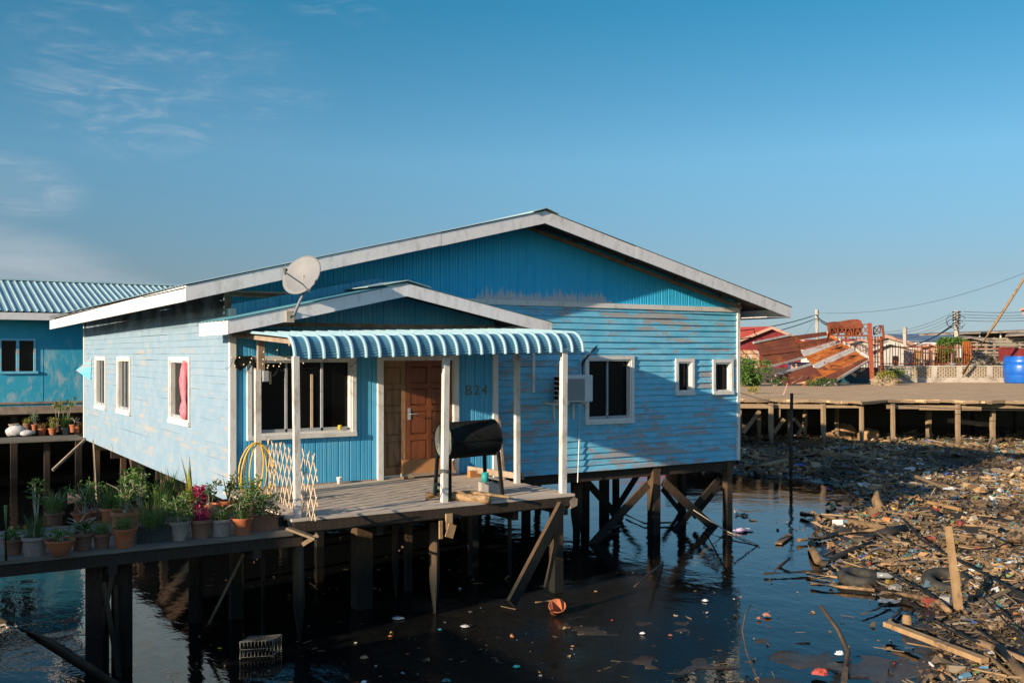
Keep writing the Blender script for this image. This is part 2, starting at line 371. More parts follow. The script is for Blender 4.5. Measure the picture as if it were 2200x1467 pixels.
def neigh_wall():
    t = T('peeling_teal_ply'); f = t.ramp(t.noise(t.coord('World', (1, 1, 1)), .9, 6, .7), .3, .7)
    col = t.mix(f, (.018, .30, .47, 1), (.06, .40, .54, 1))
    p = t.ramp(t.noise(t.coord('World', (2.2, 2.2, .9), (2, 1, 6)), 1.1, 7, .75, .4), .50, .62)
    z = t.n('ShaderNodeSeparateXYZ', None, Vector=t.n('ShaderNodeNewGeometry').outputs['Position']).outputs['Z']
    p = t.math('MULTIPLY', p, t.ramp(z, 4.3, 3.4)); col = t.mix(t.math('MULTIPLY', p, .75), col, (.42, .50, .52, 1))
    return t.fin(col, .75, t.bump(t.noise(t.coord('World'), 12, 5), .3, .01), .2)
M['teal_wall'] = neigh_wall()
# ------------------------------------------------------------------ camera, sun, sky
cam = bpy.data.cameras.new('camera'); cam.lens = 36 * FPX / 2200; cam.sensor_width = 36; cam.clip_end = 6000; cam.clip_start = .1
cam.shift_y = (HY - 733.5) / 2200
co = bpy.data.objects.new('camera', cam); COL.objects.link(co); co.location = (0, 0, E)
co.rotation_euler = (math.radians(90), 0, -TH); scene.camera = co
EL = math.radians(14.8); AZ = math.atan2(.225, .974)
ldir = Vector((math.cos(AZ) * math.cos(EL), math.sin(AZ) * math.cos(EL), -math.sin(EL)))
sun = bpy.data.lights.new('sun', 'SUN'); sun.energy = 5.0; sun.angle = math.radians(.55); sun.color = (1, .83, .62)
so = bpy.data.objects.new('sun', sun); COL.objects.link(so); so.rotation_euler = ldir.to_track_quat('-Z', 'Y').to_euler(); so.location = (-20, -10, 20)
w = bpy.data.worlds.new('World'); scene.world = w; w.use_nodes = True; wt = w.node_tree
bg = wt.nodes['Background']; sky = wt.nodes.new('ShaderNodeTexSky'); sky.sky_type = 'NISHITA'; sky.sun_disc = False
sky.sun_elevation = EL; sky.sun_rotation = math.atan2(-ldir.x, -ldir.y); sky.altitude = 0; sky.air_density = 1.0; sky.dust_density = .0; sky.ozone_density = 2.5
def wn(typ, props=None, **ins):
    n = wt.nodes.new(typ)
    for k, v in (props or {}).items(): setattr(n, k, v)
    for k, v in ins.items():
        key = int(k[1:]) if k[0] == 'i' and k[1:].isdigit() else k.replace('_', ' ')
        if isinstance(v, bpy.types.NodeSocket): wt.links.new(v, n.inputs[key])
        else: n.inputs[key].default_value = v
    return n
def wmath(op, a, b=0.0, clamp=False): return wn('ShaderNodeMath', {'operation': op, 'use_clamp': clamp}, i0=a, i1=b).outputs[0]
def wramp(f, a, b, c0=0.0, c1=1.0): return wn('ShaderNodeMapRange', {'clamp': True, 'interpolation_type': 'SMOOTHSTEP'}, Value=f, i1=a, i2=b, i3=c0, i4=c1).outputs[0]
tc = wn('ShaderNodeTexCoord').outputs['Generated']
# azimuth/elevation of a sky direction, measured from the house's own axes (thin high cloud drifts over the west)
sx = wn('ShaderNodeSeparateXYZ', None, Vector=tc)
azm = wmath('ARCTAN2', sx.outputs['X'], sx.outputs['Y']); ele = wmath('ARCSINE', sx.outputs['Z'])
uv = wn('ShaderNodeCombineXYZ', None, X=azm, Y=ele, Z=0.0).outputs[0]
def cnoise(sc, stretch, rot, det=7, rough=.65, dist=.6):
    mp = wn('ShaderNodeMapping', None, Vector=uv, Scale=stretch, Rotation=(0, 0, rot)).outputs[0]
    return wn('ShaderNodeTexNoise', None, Vector=mp, Scale=sc, Detail=det, Roughness=rough, Distortion=dist).outputs['Fac']
def blob(px, py, rx, ry, rot=0):
    d = ray(px, py); a0 = math.atan2(d[0], d[1]); e0 = math.atan2(d[2], math.hypot(d[0], d[1]))
    da = wmath('SUBTRACT', azm, a0); de = wmath('SUBTRACT', ele, e0); c, s_ = math.cos(rot), math.sin(rot)
    u = wmath('DIVIDE', wmath('ADD', wmath('MULTIPLY', da, c), wmath('MULTIPLY', de, s_)), rx)
    v = wmath('DIVIDE', wmath('SUBTRACT', wmath('MULTIPLY', de, c), wmath('MULTIPLY', da, s_)), ry)
    q = wmath('ADD', wmath('MULTIPLY', u, u), wmath('MULTIPLY', v, v))
    return wramp(q, 0.0, 1.0, 1.0, 0.0)
wisp = wramp(cnoise(13, (1, 4.2, 1), .2, 8, .62, 1.1), .42, .80); fine = wramp(cnoise(26, (1, 4, 1), .2), .35, .75)
soft = wramp(cnoise(5, (1, 2.2, 1), .05, 5, .55), .25, .6)
c1 = wmath('MULTIPLY', wmath('MULTIPLY', blob(330, 110, .20, .085, -.25), wmath('ADD', wmath('MULTIPLY', wisp, .30), .07)), wmath('ADD', fine, .35))
c2 = wmath('MULTIPLY', wmath('MULTIPLY', blob(260, 230, .12, .06, -.2), wisp), .42)
c3 = wmath('MULTIPLY', wmath('MULTIPLY', blob(40, 400, .07, .035, -.1), wmath('ADD', wisp, .25)), .55)
c4 = wmath('MULTIPLY', wmath('MULTIPLY', blob(40, 590, .145, .052, -.18), soft), .75)
c5 = wmath('MULTIPLY', wmath('MULTIPLY', blob(720, 20, .06, .02, -.1), wisp), .35)
cl = wmath('MULTIPLY', wmath('ADD', wmath('ADD', wmath('ADD', c1, c2), wmath('ADD', c3, c4)), c5, True), .68)
# in-view sky tinted darker; sky overhead and sunward left bright to fill the walls
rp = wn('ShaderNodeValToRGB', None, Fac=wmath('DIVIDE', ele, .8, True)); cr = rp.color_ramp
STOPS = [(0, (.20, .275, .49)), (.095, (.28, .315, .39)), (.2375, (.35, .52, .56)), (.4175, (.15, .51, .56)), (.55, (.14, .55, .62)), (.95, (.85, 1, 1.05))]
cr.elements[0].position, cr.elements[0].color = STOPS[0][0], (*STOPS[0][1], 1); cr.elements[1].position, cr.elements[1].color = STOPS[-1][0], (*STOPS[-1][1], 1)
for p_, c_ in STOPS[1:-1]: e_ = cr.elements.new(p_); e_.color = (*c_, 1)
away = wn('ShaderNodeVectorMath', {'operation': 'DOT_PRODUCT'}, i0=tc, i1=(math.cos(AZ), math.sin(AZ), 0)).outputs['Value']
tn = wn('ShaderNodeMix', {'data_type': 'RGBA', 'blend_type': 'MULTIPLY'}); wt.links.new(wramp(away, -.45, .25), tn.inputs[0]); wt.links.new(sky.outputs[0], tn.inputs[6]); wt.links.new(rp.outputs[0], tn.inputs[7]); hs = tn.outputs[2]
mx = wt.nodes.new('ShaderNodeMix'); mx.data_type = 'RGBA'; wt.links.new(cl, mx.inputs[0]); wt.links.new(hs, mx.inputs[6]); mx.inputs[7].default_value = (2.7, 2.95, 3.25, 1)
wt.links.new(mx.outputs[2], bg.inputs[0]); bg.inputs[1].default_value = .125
vs = scene.view_settings; vs.view_transform = 'Standard'; vs.look = 'None'; vs.exposure = .76; vs.gamma = 1
scene.cycles.max_bounces = 6; scene.cycles.diffuse_bounces = 3; scene.cycles.glossy_bounces = 3; scene.cycles.transmission_bounces = 2
scene.cycles.caustics_reflective = False; scene.cycles.caustics_refractive = False
scene.cycles.use_denoising = True

# ------------------------------------------------------------------ water, shore, ground
def water_mat():
    t = T('dark_tidal_water')
    a = t.noise(t.coord('World', (1, 1, 1)), .9, 2, .5, .3)
    b = t.noise(t.coord('World', (1.3, .7, 1), (3, 1, 0), (0, 0, .5)), 4.2, 2, .5, .4)
    c = t.noise(t.coord('World', (1, 1, 1), (8, 3, 0)), 16, 2, .5)
    h = t.math('ADD', t.math('MULTIPLY', a, 1.0), t.math('ADD', t.math('MULTIPLY', b, .30), t.math('MULTIPLY', c, .09)))
    # scum-coloured film patches, masked to dull the house reflection and leave the rest clear
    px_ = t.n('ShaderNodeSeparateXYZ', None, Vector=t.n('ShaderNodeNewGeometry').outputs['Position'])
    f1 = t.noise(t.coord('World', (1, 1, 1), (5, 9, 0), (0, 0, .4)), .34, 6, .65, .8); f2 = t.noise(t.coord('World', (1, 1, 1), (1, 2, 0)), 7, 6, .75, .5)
    dull_zone = t.math('MULTIPLY', t.ramp(px_.outputs['X'], 3.6, 5.2), t.ramp(t.math('ADD', px_.outputs['X'], t.math('MULTIPLY', px_.outputs['Y'], -.95)), -.6, -2.2))
    dull_zone = t.math('MULTIPLY', dull_zone, t.ramp(px_.outputs['Y'], 14.2, 12.6))
    film = t.math('MULTIPLY', t.ramp(t.math('ADD', f1, t.math('MULTIPLY', f2, .25)), .42, .68), t.math('ADD', .04, t.math('MULTIPLY', dull_zone, .93)))
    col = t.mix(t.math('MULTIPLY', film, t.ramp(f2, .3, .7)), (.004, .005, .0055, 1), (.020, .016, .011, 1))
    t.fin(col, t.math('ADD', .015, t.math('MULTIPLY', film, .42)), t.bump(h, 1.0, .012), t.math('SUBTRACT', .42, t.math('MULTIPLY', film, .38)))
    t.b.inputs['IOR'].default_value = 1.33
    return t.m
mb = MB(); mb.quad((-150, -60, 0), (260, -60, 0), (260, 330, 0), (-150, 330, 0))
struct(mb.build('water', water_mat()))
# shore polygon of the rubbish bank, in metres on the water plane
POLY = [GZ(x, y, .05) for x, y in [(1500, 962), (1560, 940), (1700, 934), (2950, 925), (2950, 1500), (1930, 1500), (2010, 1405), (1955, 1352), (2010, 1310),
        (1890, 1262), (1800, 1225), (1775, 1180), (1800, 1150), (1745, 1122), (1890, 1092), (1845, 1052), (1760, 1032), (1660, 1022), (1560, 1010), (1480, 995)]]
PA = np.array([(p.x, p.y) for p in POLY])
def inside_dist(P, A=PA):
    x, y = P[:, 0], P[:, 1]; n = len(A); ins = np.zeros(len(P), bool); dist = np.full(len(P), 1e9)
    for i in range(n):
        a, b = A[i], A[(i + 1) % n]
        cond = ((a[1] > y) != (b[1] > y)) & (x < (b[0] - a[0]) * (y - a[1]) / (b[1] - a[1] + 1e-12) + a[0]); ins ^= cond
        e = b - a; tt = np.clip(((P - a) @ e) / (e @ e), 0, 1); q = a + tt[:, None] * e; dist = np.minimum(dist, np.hypot(*(P - q).T))
    return np.where(ins, dist, -dist)
_gr = rng.normal(size=(64, 64))
def vnoise(P, f):
    g = P * f; i = np.floor(g).astype(int); t = g - i; t = t * t * (3 - 2 * t); i %= 64; j = (i + 1) % 64
    a = _gr[i[:, 0], i[:, 1]]; b = _gr[j[:, 0], i[:, 1]]; c = _gr[i[:, 0], j[:, 1]]; d = _gr[j[:, 0], j[:, 1]]
    return (a * (1 - t[:, 0]) + b * t[:, 0]) * (1 - t[:, 1]) + (c * (1 - t[:, 0]) + d * t[:, 0]) * t[:, 1]
def bank_z(P):
    d = inside_dist(P); lat = P @ np.array([RT.x, RT.y]); dep = P @ np.array([FW.x, FW.y])
    z = np.where(d > 0, .02 + .10 * np.clip(d, 0, 1.2) + .018 * np.clip(d - 1.2, 0, 8), .02 + .25 * np.maximum(d, -1.5))
    z = z + (.035 * vnoise(P, 1.1) + .02 * vnoise(P, 3.1)) * np.clip(d + .9, .15, 1)
    # half-sunk mud flats close to the camera
    for px, py, ra, rb in ((1710, 1378, .55, .22), (1870, 1420, 1.3, .5), (1400, 1345, 1.2, .5), (1640, 1470, .7, .3), (1960, 1440, 1.2, .6), (1480, 1420, 1.1, .4)):
        c = GZ(px, py, 0); q = ((lat - c.dot(RT)) / ra) ** 2 + ((dep - c.dot(FW)) / rb) ** 2
        top = .03 if px > 1600 else .0; q = q + .55 * vnoise(P, 1.9) + .25 * vnoise(P, 5.3)
        z = np.maximum(z, np.where(q < 1, top * (1 - q) - .004 + .012 * vnoise(P, 4.3), -9))
    return z
def mud_mat():
    t = T('grey_brown_mud'); f = t.noise(t.coord('World'), 2.5, 7, .7); col = t.mix(t.ramp(f, .3, .7), (.018, .013, .009, 1), (.05, .035, .022, 1))
    g = t.noise(t.coord('World', (1, 1, 1), (9, 2, 0)), 11, 6, .75); col = t.mix(t.ramp(g, .55, .7), col, (.09, .064, .04, 1))
    z = t.n('ShaderNodeSeparateXYZ', None, Vector=t.n('ShaderNodeNewGeometry').outputs['Position']).outputs['Z']
    wet = t.ramp(z, .03, .14, .25, .85)
    return t.fin(col, wet, t.bump(g, .8, .03), .4)
M['mud'] = mud_mat()
NX, NY = 190, 190
lat = np.linspace(-1.5, 34, NX); dep = 9.5 + (np.linspace(0, 1, NY) ** 1.5) * 62
LA, DE = np.meshgrid(lat * 1.0, dep, indexing='ij')
LA = LA * (.62 + .75 * (DE - 9.5) / 62) + 0
P = np.stack([RT.x * LA + FW.x * DE, RT.y * LA + FW.y * DE], -1).reshape(-1, 2); Z = bank_z(P)
mb = MB(); mb.v = [(float(a), float(b), float(c)) for (a, b), c in zip(P, Z)]
mb.f = [(i * NY + j, (i + 1) * NY + j, (i + 1) * NY + j + 1, i * NY + j + 1) for i in range(NX - 1) for j in range(NY - 1)]
struct(mb.build('mud_bank', M['mud'], smooth=True))
# low land behind the pier and behind the left-hand houses, out to the horizon
mb = MB(); a = [CG(1450, 56, 1.7), CG(3800, 56, 1.7), CG(5200, 1500, 1.9), CG(-3500, 1500, 1.9), CG(-1200, 75, 1.9), CG(1000, 75, 1.9)]
mb.prism(a, (0, 0, -2.2))
struct(mb.build('ground', mnoise('sandy_ground', (.24, .20, .15, 1), (.34, .28, .21, 1), scale=.3, coord='World', bump=.2)))

# ------------------------------------------------------------------ rubbish: one mass of small litter
PAL = np.array([(.27, .155, .07), (.36, .22, .10), (.19, .115, .055), (.42, .28, .15), (.12, .08, .042), (.31, .18, .075), (.22, .17, .11), (.14, .10, .06), (.42, .34, .24),
                (.55, .53, .49), (.62, .60, .57), (.08, .22, .33), (.06, .27, .29), (.16, .24, .10), (.48, .33, .06), (.42, .07, .05), (.28, .28, .27), (.03, .12, .42), (.46, .18, .06), (.10, .10, .10)], float)
PW = np.array([14, 12, 13, 9, 10, 11, 10, 10, 6, 4.2, 3.0, 2.6, 2.8, 2.6, 1.7, .9, 4.5, .9, 1.6, 6], float); PW /= PW.sum()
def tmpl():
    out = []
    for k in range(10):      # crumpled sheets and bags
        g = np.array([(i, j, 0) for i in (-.5, 0, .5) for j in (-.5, 0, .5)], float); g[:, 2] = rng.normal(0, .17, 9); g[:, :2] += rng.normal(0, .12, (9, 2)); g[:, 1] *= rng.uniform(.4, 1)
        out.append((g, [(i * 3 + j, (i + 1) * 3 + j, (i + 1) * 3 + j + 1, i * 3 + j + 1) for i in (0, 1) for j in (0, 1)], 0))
    for k in range(6):       # sticks and slats
        h = .03 + .03 * rng.random(); l = .9 + .6 * rng.random(); b = rng.normal(0, .06)
        g = []
        for x, yy in ((-l, 0), (0, b), (l, 0)): g += [(x, yy - h, 0), (x, yy + h, 0), (x, yy + h * .7, h * 1.6), (x, yy - h * .7, h * 1.6)]
        f = []
        for s in (0, 4): f += [(s + i, s + (i + 1) % 4, s + 4 + (i + 1) % 4, s + 4 + i) for i in range(4)]
        out.append((np.array(g, float), f + [(0, 3, 2, 1), (8, 9, 10, 11)], 1))
    for k in range(4):       # bottles, tubes, cups
        prof = [(-.5, .14), (.2, .15), (.36, .06), (.5, .055)] if k < 2 else [(-.3, .2), (.3, .26 if k == 2 else .2)]
        g = []; n = 7
        for x, r in prof: g += [(x, r * math.cos(2 * math.pi * i / n), r * math.sin(2 * math.pi * i / n) + .1) for i in range(n)]
        f = [(s * n + i, s * n + (i + 1) % n, (s + 1) * n + (i + 1) % n, (s + 1) * n + i) for s in range(len(prof) - 1) for i in range(n)]
        f += [tuple(range(n - 1, -1, -1)), tuple((len(prof) - 1) * n + i for i in range(n))]
        out.append((np.array(g, float), f, 2))
    for k in range(4):       # chunks
        g = np.array([(x, y, z) for z in (-.2, .25) for x, y in ((-.4, -.3), (.4, -.3), (.4, .3), (-.4, .3))], float) + rng.normal(0, .07, (8, 3))
        out.append((g, [(3, 2, 1, 0), (4, 5, 6, 7), (0, 1, 5, 4), (1, 2, 6, 5), (2, 3, 7, 6), (3, 0, 4, 7)], 3))
    return out
TM = tmpl(); KIND_P = np.array([.63 / 10] * 10 + [.28 / 6] * 6 + [.06 / 4] * 4 + [.03 / 4] * 4)
def scatter(pts, sizes, name, zadd=.01):
    n = len(pts); zz = bank_z(pts); wet = np.clip(.92 + .55 * vnoise(pts, .6), .3, 1.4); ks = rng.choice(len(TM), n, p=KIND_P); cs = rng.choice(len(PAL), n, p=PW)
    V, F, CC = [], [], []; off = 0
    for i in range(n):
        g, f, kd = TM[ks[i]]; s = sizes[i]; ci = cs[i]
        if kd == 1 and ci > 8: ci = rng.integers(0, 8)
        if kd == 1 and rng.random() < .22: s *= rng.uniform(1.2, 2.6)
        if kd == 2 and ci < 9 and rng.random() < .6: ci = rng.integers(9, 19)
        a = rng.uniform(0, 6.283); tl = rng.normal(0, .16 if kd != 0 else .24); c_, s_ = math.cos(a), math.sin(a); ct, st = math.cos(tl), math.sin(tl)
        Rm = np.array([[c_ * ct, -s_, c_ * st], [s_ * ct, c_, s_ * st], [-st, 0, ct]])
        v = (g * s) @ Rm.T; v[:, 0] += pts[i, 0]; v[:, 1] += pts[i, 1]; v[:, 2] += max(zz[i], -.01) + zadd + abs(rng.normal(0, .02))
        V.append(v); F += [tuple(j + off for j in q) for q in f]; off += len(g)
        CC.append(np.repeat((PAL[ci] * rng.uniform(.40, 1.1) * wet[i])[None], len(g), 0))
    V = np.concatenate(V); CC = np.concatenate(CC)
    me = bpy.data.meshes.new(name); me.from_pydata(V.tolist(), [], F); at = me.color_attributes.new('Col', 'FLOAT_COLOR', 'POINT')
    at.data.foreach_set('color', np.concatenate([CC, np.ones((len(CC), 1))], 1).astype(np.float32).ravel()); me.update()
    me.materials.append(M['litter']); o = bpy.data.objects.new(name, me); COL.objects.link(o); o['kind'] = 'stuff'; return o
t = T('mixed_litter'); ca = t.n('ShaderNodeAttribute', {'attribute_name': 'Col'}).outputs['Color']
df = t.ramp(t.noise(t.coord('World'), 18, 5, .7), .3, .75); M['litter'] = t.fin(t.mix(t.math('MULTIPLY', df, .45), ca, (.13, .095, .06, 1)), .65, t.bump(t.noise(t.coord('World'), 60, 4), .4, .006), .3)
mn, mxx = PA.min(0), PA.max(0)
def sample(n, dfun):
    out = []
    while sum(map(len, out)) < n:
        q = rng.uniform(mn - 2, mxx + 2, (n * 4, 2)); dp = q @ np.array([FW.x, FW.y]); la = q @ np.array([RT.x, RT.y])
        q = q[((la / dp < .56) | ((la / dp < .85) & (rng.random(len(q)) < .35))) & (dp > 10.5) & (dp < 47)]; d = inside_dist(q); dp = q @ np.array([FW.x, FW.y])
        cl_ = np.clip(.62 + .55 * vnoise(q, .9) + .35 * vnoise(q, 2.7), .10, 1); out.append(q[rng.random(len(q)) < dfun(d, dp) * cl_])
    return np.concatenate(out)[:n]
q = sample(52000, lambda d, dp: np.where(d > 0, np.clip(.35 + d * .9, 0, 1), .10 * np.exp(d * 2.0)) * np.clip(24 / dp, .3, 1) ** 1.5)
dp = q @ np.array([FW.x, FW.y])
scatter(q, np.clip(rng.lognormal(-2.5, .6, len(q)), .025, .38) * np.clip(dp / 22, .72, 1.0), 'litter')
tag(bpy.data.objects['litter'], 'mass of small mixed rubbish covering the muddy bank on the right', 'litter', None, 'stuff')
# thin scum of specks drifting on the dark open water
q = np.array([[GZ(x, y, 0).x, GZ(x, y, 0).y] for x, y in zip(rng.uniform(420, 1680, 330), 1150 + 330 * rng.random(330) ** .8)])
sc = scatter(q, np.clip(rng.lognormal(-3.5, .6, len(q)), .012, .09), 'floating_specks', .002); tag(sc, 'scattered specks of scum floating on the dark water', 'scum', None, 'stuff')
# ------------------------------------------------------------------ the blue house on stilts
DK, ZB = 1.60, 1.42
XL, XR, YF, YR, YBK = 4.54, 15.78, 15.86, 15.5, 29.2     # left wall, right wall, main front, front room front, back
XRM = 9.34
XC, YK0, YK1 = 10.11, 15.0, 29.6
def roofz(x): return 6.33 - .248 * abs(x - XC)
house = thing('stilt_house', 'blue clapboard house on timber stilts with a low white-edged gable and a front porch', 'house', (XL, YR, 0))

def siding(mb, org, du, nrm, Ln, z0, ztop, bh, op=(), lap=.02, seg=1.1, brk=()):
    """clapboards along du; ztop(u) gives the cut at the top; op = list of (u0,u1,z0,z1)"""
    org = Vector(org); du = Vector(du); nrm = Vector(nrm); nseg = max(2, int(Ln / seg)); us = sorted([Ln * i / nseg for i in range(nseg + 1)] + list(brk))
    k = 0; zmax = max(ztop(0), ztop(Ln), ztop(Ln / 2))
    while z0 + k * bh < zmax - .005:
        za, zb = z0 + k * bh, z0 + (k + 1) * bh; jit = [lap * R(.55, 1.35) for _ in us]; sag = [R(-.006, .006) for _ in us]
        cuts = sorted({za, zb, *[z for o in op for z in o[2:4] if za < z < zb]})
        for ca, cb in zip(cuts, cuts[1:]):
            zm = (ca + cb) / 2; blk = sorted([(o[0], o[1]) for o in op if o[2] < zm < o[3]])
            pts = sorted({*us, *[u for b in blk for u in b if 0 < u < Ln]})
            for ua, ub in zip(pts, pts[1:]):
                um = (ua + ub) / 2
                if any(b[0] < um < b[1] for b in blk): continue
                q = []
                for u, z in ((ua, ca), (ub, ca), (ub, cb), (ua, cb)):
                    j = np.interp(u, us, jit); s_ = np.interp(u, us, sag) if 0 < k else 0
                    zz = min(z + s_, ztop(um)); f = (zb - z) / bh
                    q.append(org + du * u + nrm * (.004 + j * f) + UP * zz)
                if q[2].z - q[1].z < .003 and q[3].z - q[0].z < .003: continue
                mb.quad(*q)
                if abs(ca - za) < 1e-6:
                    a, b = q[0], q[1]; mb.quad(a - nrm * .03, b - nrm * .03, b, a)
        k += 1
def ribbed(mb, org, du, nrm, Ln, z0f, ztop, op=(), pitch=.2, depth=.014):
    """vertical ribbed panel, real grooves"""
    org = Vector(org); du = Vector(du); nrm = Vector(nrm); prof = []; u = 0
    while u < Ln:
        for a, d in ((0, 0), (.055, 0), (.062, -depth * .6), (.070, 0), (.10, 0), (.107, -depth * .6), (.115, 0), (pitch - .03, 0), (pitch - .022, -depth), (pitch - .012, -depth), (pitch - .004, 0)):
            if u + a <= Ln: prof.append((u + a, d))
        u += pitch
    if prof[-1][0] < Ln: prof.append((Ln, 0))
    for (ua, da), (ub, db) in zip(prof, prof[1:]):
        um = (ua + ub) / 2; iv = [(z0f(um), ztop(um))]
        for o in op:
            if o[0] < um < o[1]:
                niv = []
                for a, b in iv:
                    if o[2] > a: niv.append((a, min(b, o[2])))
                    if o[3] < b: niv.append((max(a, o[3]), b))
                iv = niv
        for a, b in iv:
            if b - a < .002: continue
            za, zb = (ztop(ua), ztop(ub)) if abs(b - ztop(um)) < 1e-6 else (b, b)
            pa, pb = org + du * ua + nrm * da, org + du * ub + nrm * db
            mb.quad(pa + UP * a, pb + UP * a, pb + UP * zb, pa + UP * za)
def window(name_, X0, X1, Z0, Z1, plane, axis, mull=(), fw=.072, out=.055, rec=.09, mat='trim', pane_lbl=None):
    """window on plane Y=plane (axis 'x') or X=plane (axis 'y'); facing -Y or -X"""
    def pt(u, d, z): return (u, plane + d, z) if axis == 'x' else (plane + d, u, z)
    def bx(mb, u0, u1, d0, d1, z0, z1):
        a, b = pt(u0, d0, z0), pt(u1, d1, z1); mb.box(min(a[0], b[0]), max(a[0], b[0]), min(a[1], b[1]), max(a[1], b[1]), z0, z1)
    f = MB()
    bx(f, X0, X1, -out, .05, Z1 - fw, Z1); bx(f, X0, X1, -out - .02, .05, Z0, Z0 + fw)
    bx(f, X0, X0 + fw, -out + .002, .05, Z0 + fw, Z1 - fw); bx(f, X1 - fw, X1, -out + .002, .05, Z0 + fw, Z1 - fw)
    fi = .032                                                   # inner step of the casing
    bx(f, X0 + fw, X1 - fw, -out + .022, rec, Z1 - fw - fi, Z1 - fw); bx(f, X0 + fw, X1 - fw, -out + .022, rec, Z0 + fw, Z0 + fw + fi)
    bx(f, X0 + fw, X0 + fw + fi, -out + .022, rec, Z0 + fw + fi, Z1 - fw - fi); bx(f, X1 - fw - fi, X1 - fw, -out + .022, rec, Z0 + fw + fi, Z1 - fw - fi)
    fr = f.build('window', M[mat], house)
    p = MB(); bx(p, X0 + fw + fi, X1 - fw - fi, rec - .012, rec + .004, Z0 + fw + fi, Z1 - fw - fi); p.build('pane', M['black'], fr)
    if mull:
        g = MB()
        for m_ in mull:
            u = X0 + (X1 - X0) * m_; bx(g, u - .018, u + .018, rec - .05, rec - .014, Z0 + fw + fi, Z1 - fw - fi)
        bx(g, X0 + fw + fi, X1 - fw - fi, rec - .05, rec - .016, Z0 + fw + fi, Z0 + fw + fi + .05)
        g.build('mullion', M['alu'], fr)
    return fr
BH = .122
W3, W2, W1 = (17.9, 19.43, 2.45, 3.68), (23.0, 24.47, 2.38, 3.68), (25.9, 27.35, 2.36, 3.68)
# left wall (windows are openings)
mb = MB(); siding(mb, (XL, YBK, 0), (0, -1, 0), (-1, 0, 0), YBK - YR, ZB, lambda u: 4.9 if u < YBK - YF else 4.2, BH, [(YBK - b, YBK - a, c, d) for a, b, c, d in (W3, W2, W1)], lap=.013, brk=(YBK - YF,))
wl = mb.build('side_wall', M['siding_left'], house); wl['label'] = 'sunlit pale blue side wall of narrow boards'
# front wall, right part
WA, WB, WC = (11.61, 12.84, 2.34, 3.70), (13.95, 14.47, 2.87, 3.64), (15.0, 15.6, 2.86, 3.62)
mb = MB(); siding(mb, (6.9, YF, 0), (1, 0, 0), (0, -1, 0), XR - 6.9, ZB, lambda u: 4.655, BH, [(a - 6.9, b - 6.9, c, d) for a, b, c, d in (WA, WB, WC)], lap=.027)
mb.build('front_wall', M['siding'], house)['label'] = 'front wall of blue boards with long patches of flaked paint'
# gable panel, front room panel, small gable panel
mb = MB(); ribbed(mb, (XL, YF, 0), (1, 0, 0), (0, -1, 0), XR - XL, lambda u: 4.2 if u < 5 else 4.70, lambda u: roofz(XL + u) - .04, pitch=.185)
mb.build('gable_panel', M['gable'], house)
FW1, DOOR = (4.78, 6.62, 2.37, 3.70), (7.01, 8.57, 1.60, 3.72)
mb = MB(); ribbed(mb, (XL, YR, 0), (1, 0, 0), (0, -1, 0), XRM - XL, lambda u: 1.52, lambda u: 5.07 - .205 * abs(XL + u - 6.99) - .06, [(FW1[0] - XL, FW1[1] - XL, FW1[2], FW1[3]), (DOOR[0] - XL, DOOR[1] - XL, 1.5, DOOR[3])], pitch=.2)
mb.build('porch_wall', M['panel'], house)
mb = MB(); mb.box(XRM - .02, XRM, YR + .001, YF, ZB, 4.5); mb.build('return_wall', M['panel'], house)
mb = MB(); mb.box(XL + .001, XL + .02, YR + .02, YF, 4.2, 4.45); mb.build('return_wall', M['panel'], house)
# hidden walls and floor keep the inside dark
mb = MB(); mb.box(XR - .03, XR, YF + .03, YBK, ZB, 4.88); mb.box(XL + .02, XR, YBK, YBK + .03, ZB, 4.9); mb.build('rear_wall', M['siding'], house)
mb = MB(); mb.box(XL + .03, XR - .03, YF + .03, YBK, ZB - .03, ZB + .05)
for y in (16.0, 18.4, 20.8, 23.2, 25.6, 28.0): mb.bar((XL + .03, y, ZB - .12), (XR - .03, y, ZB - .12), .09, .18)
mb.build('floor', M['pile_dark'], house)
# trims
mb = MB(); mb.box(XL, XR, YF - .045, YF - .008, 4.65, 4.745); mb.build('trim_board', M['trim'], house)
mb = MB(); mb.box(XL - .028, XL + .07, YR - .026, YR - .002, 1.5, 4.44); mb.box(XL - .030, XL - .003, YR - .002, YR + .06, 1.5, 4.44); mb.build('corner_trim', M['trim'], house)
for q in ((XR - .06, XR + .02, YF - .05, YF - .002, ZB, 4.86), (XRM - .05, XRM + .05, YR - .05, YR + .01, 1.5, 4.2), (XRM + 1.02, XRM + 1.08, YF - .06, YF - .01, 3.0, 3.9), (XL - .035, XL - .004, YBK - .12, YBK + .02, 1.42, 4.85)):
    mb = MB(); mb.box(*q); mb.build('corner_trim', M['trim'], house)
mb = MB(); mb.box(XL - .01, XL + .08, YF - .07, YF - .004, 4.16, 4.9); mb.box(XL + .08, 6.3, YF - .065, YF - .047, 4.66, 4.72); mb.build('corner_batten', M['batten'], house)
mb = MB(); mb.box(XL + .1, XRM - .1, YR - .03, YR - .002, 1.50, 1.62); mb.build('skirting', M['batten'], house)
mb = MB(); mb.bar((XL, YF - .07, 4.79), (XC, YF - .07, roofz(XC) - .17), .05, .07); mb.bar((XC, YF - .07, roofz(XC) - .17), (XR + .02, YF - .07, roofz(XR) - .17), .05, .07); mb.build('rake_batten', M['batten'], house)
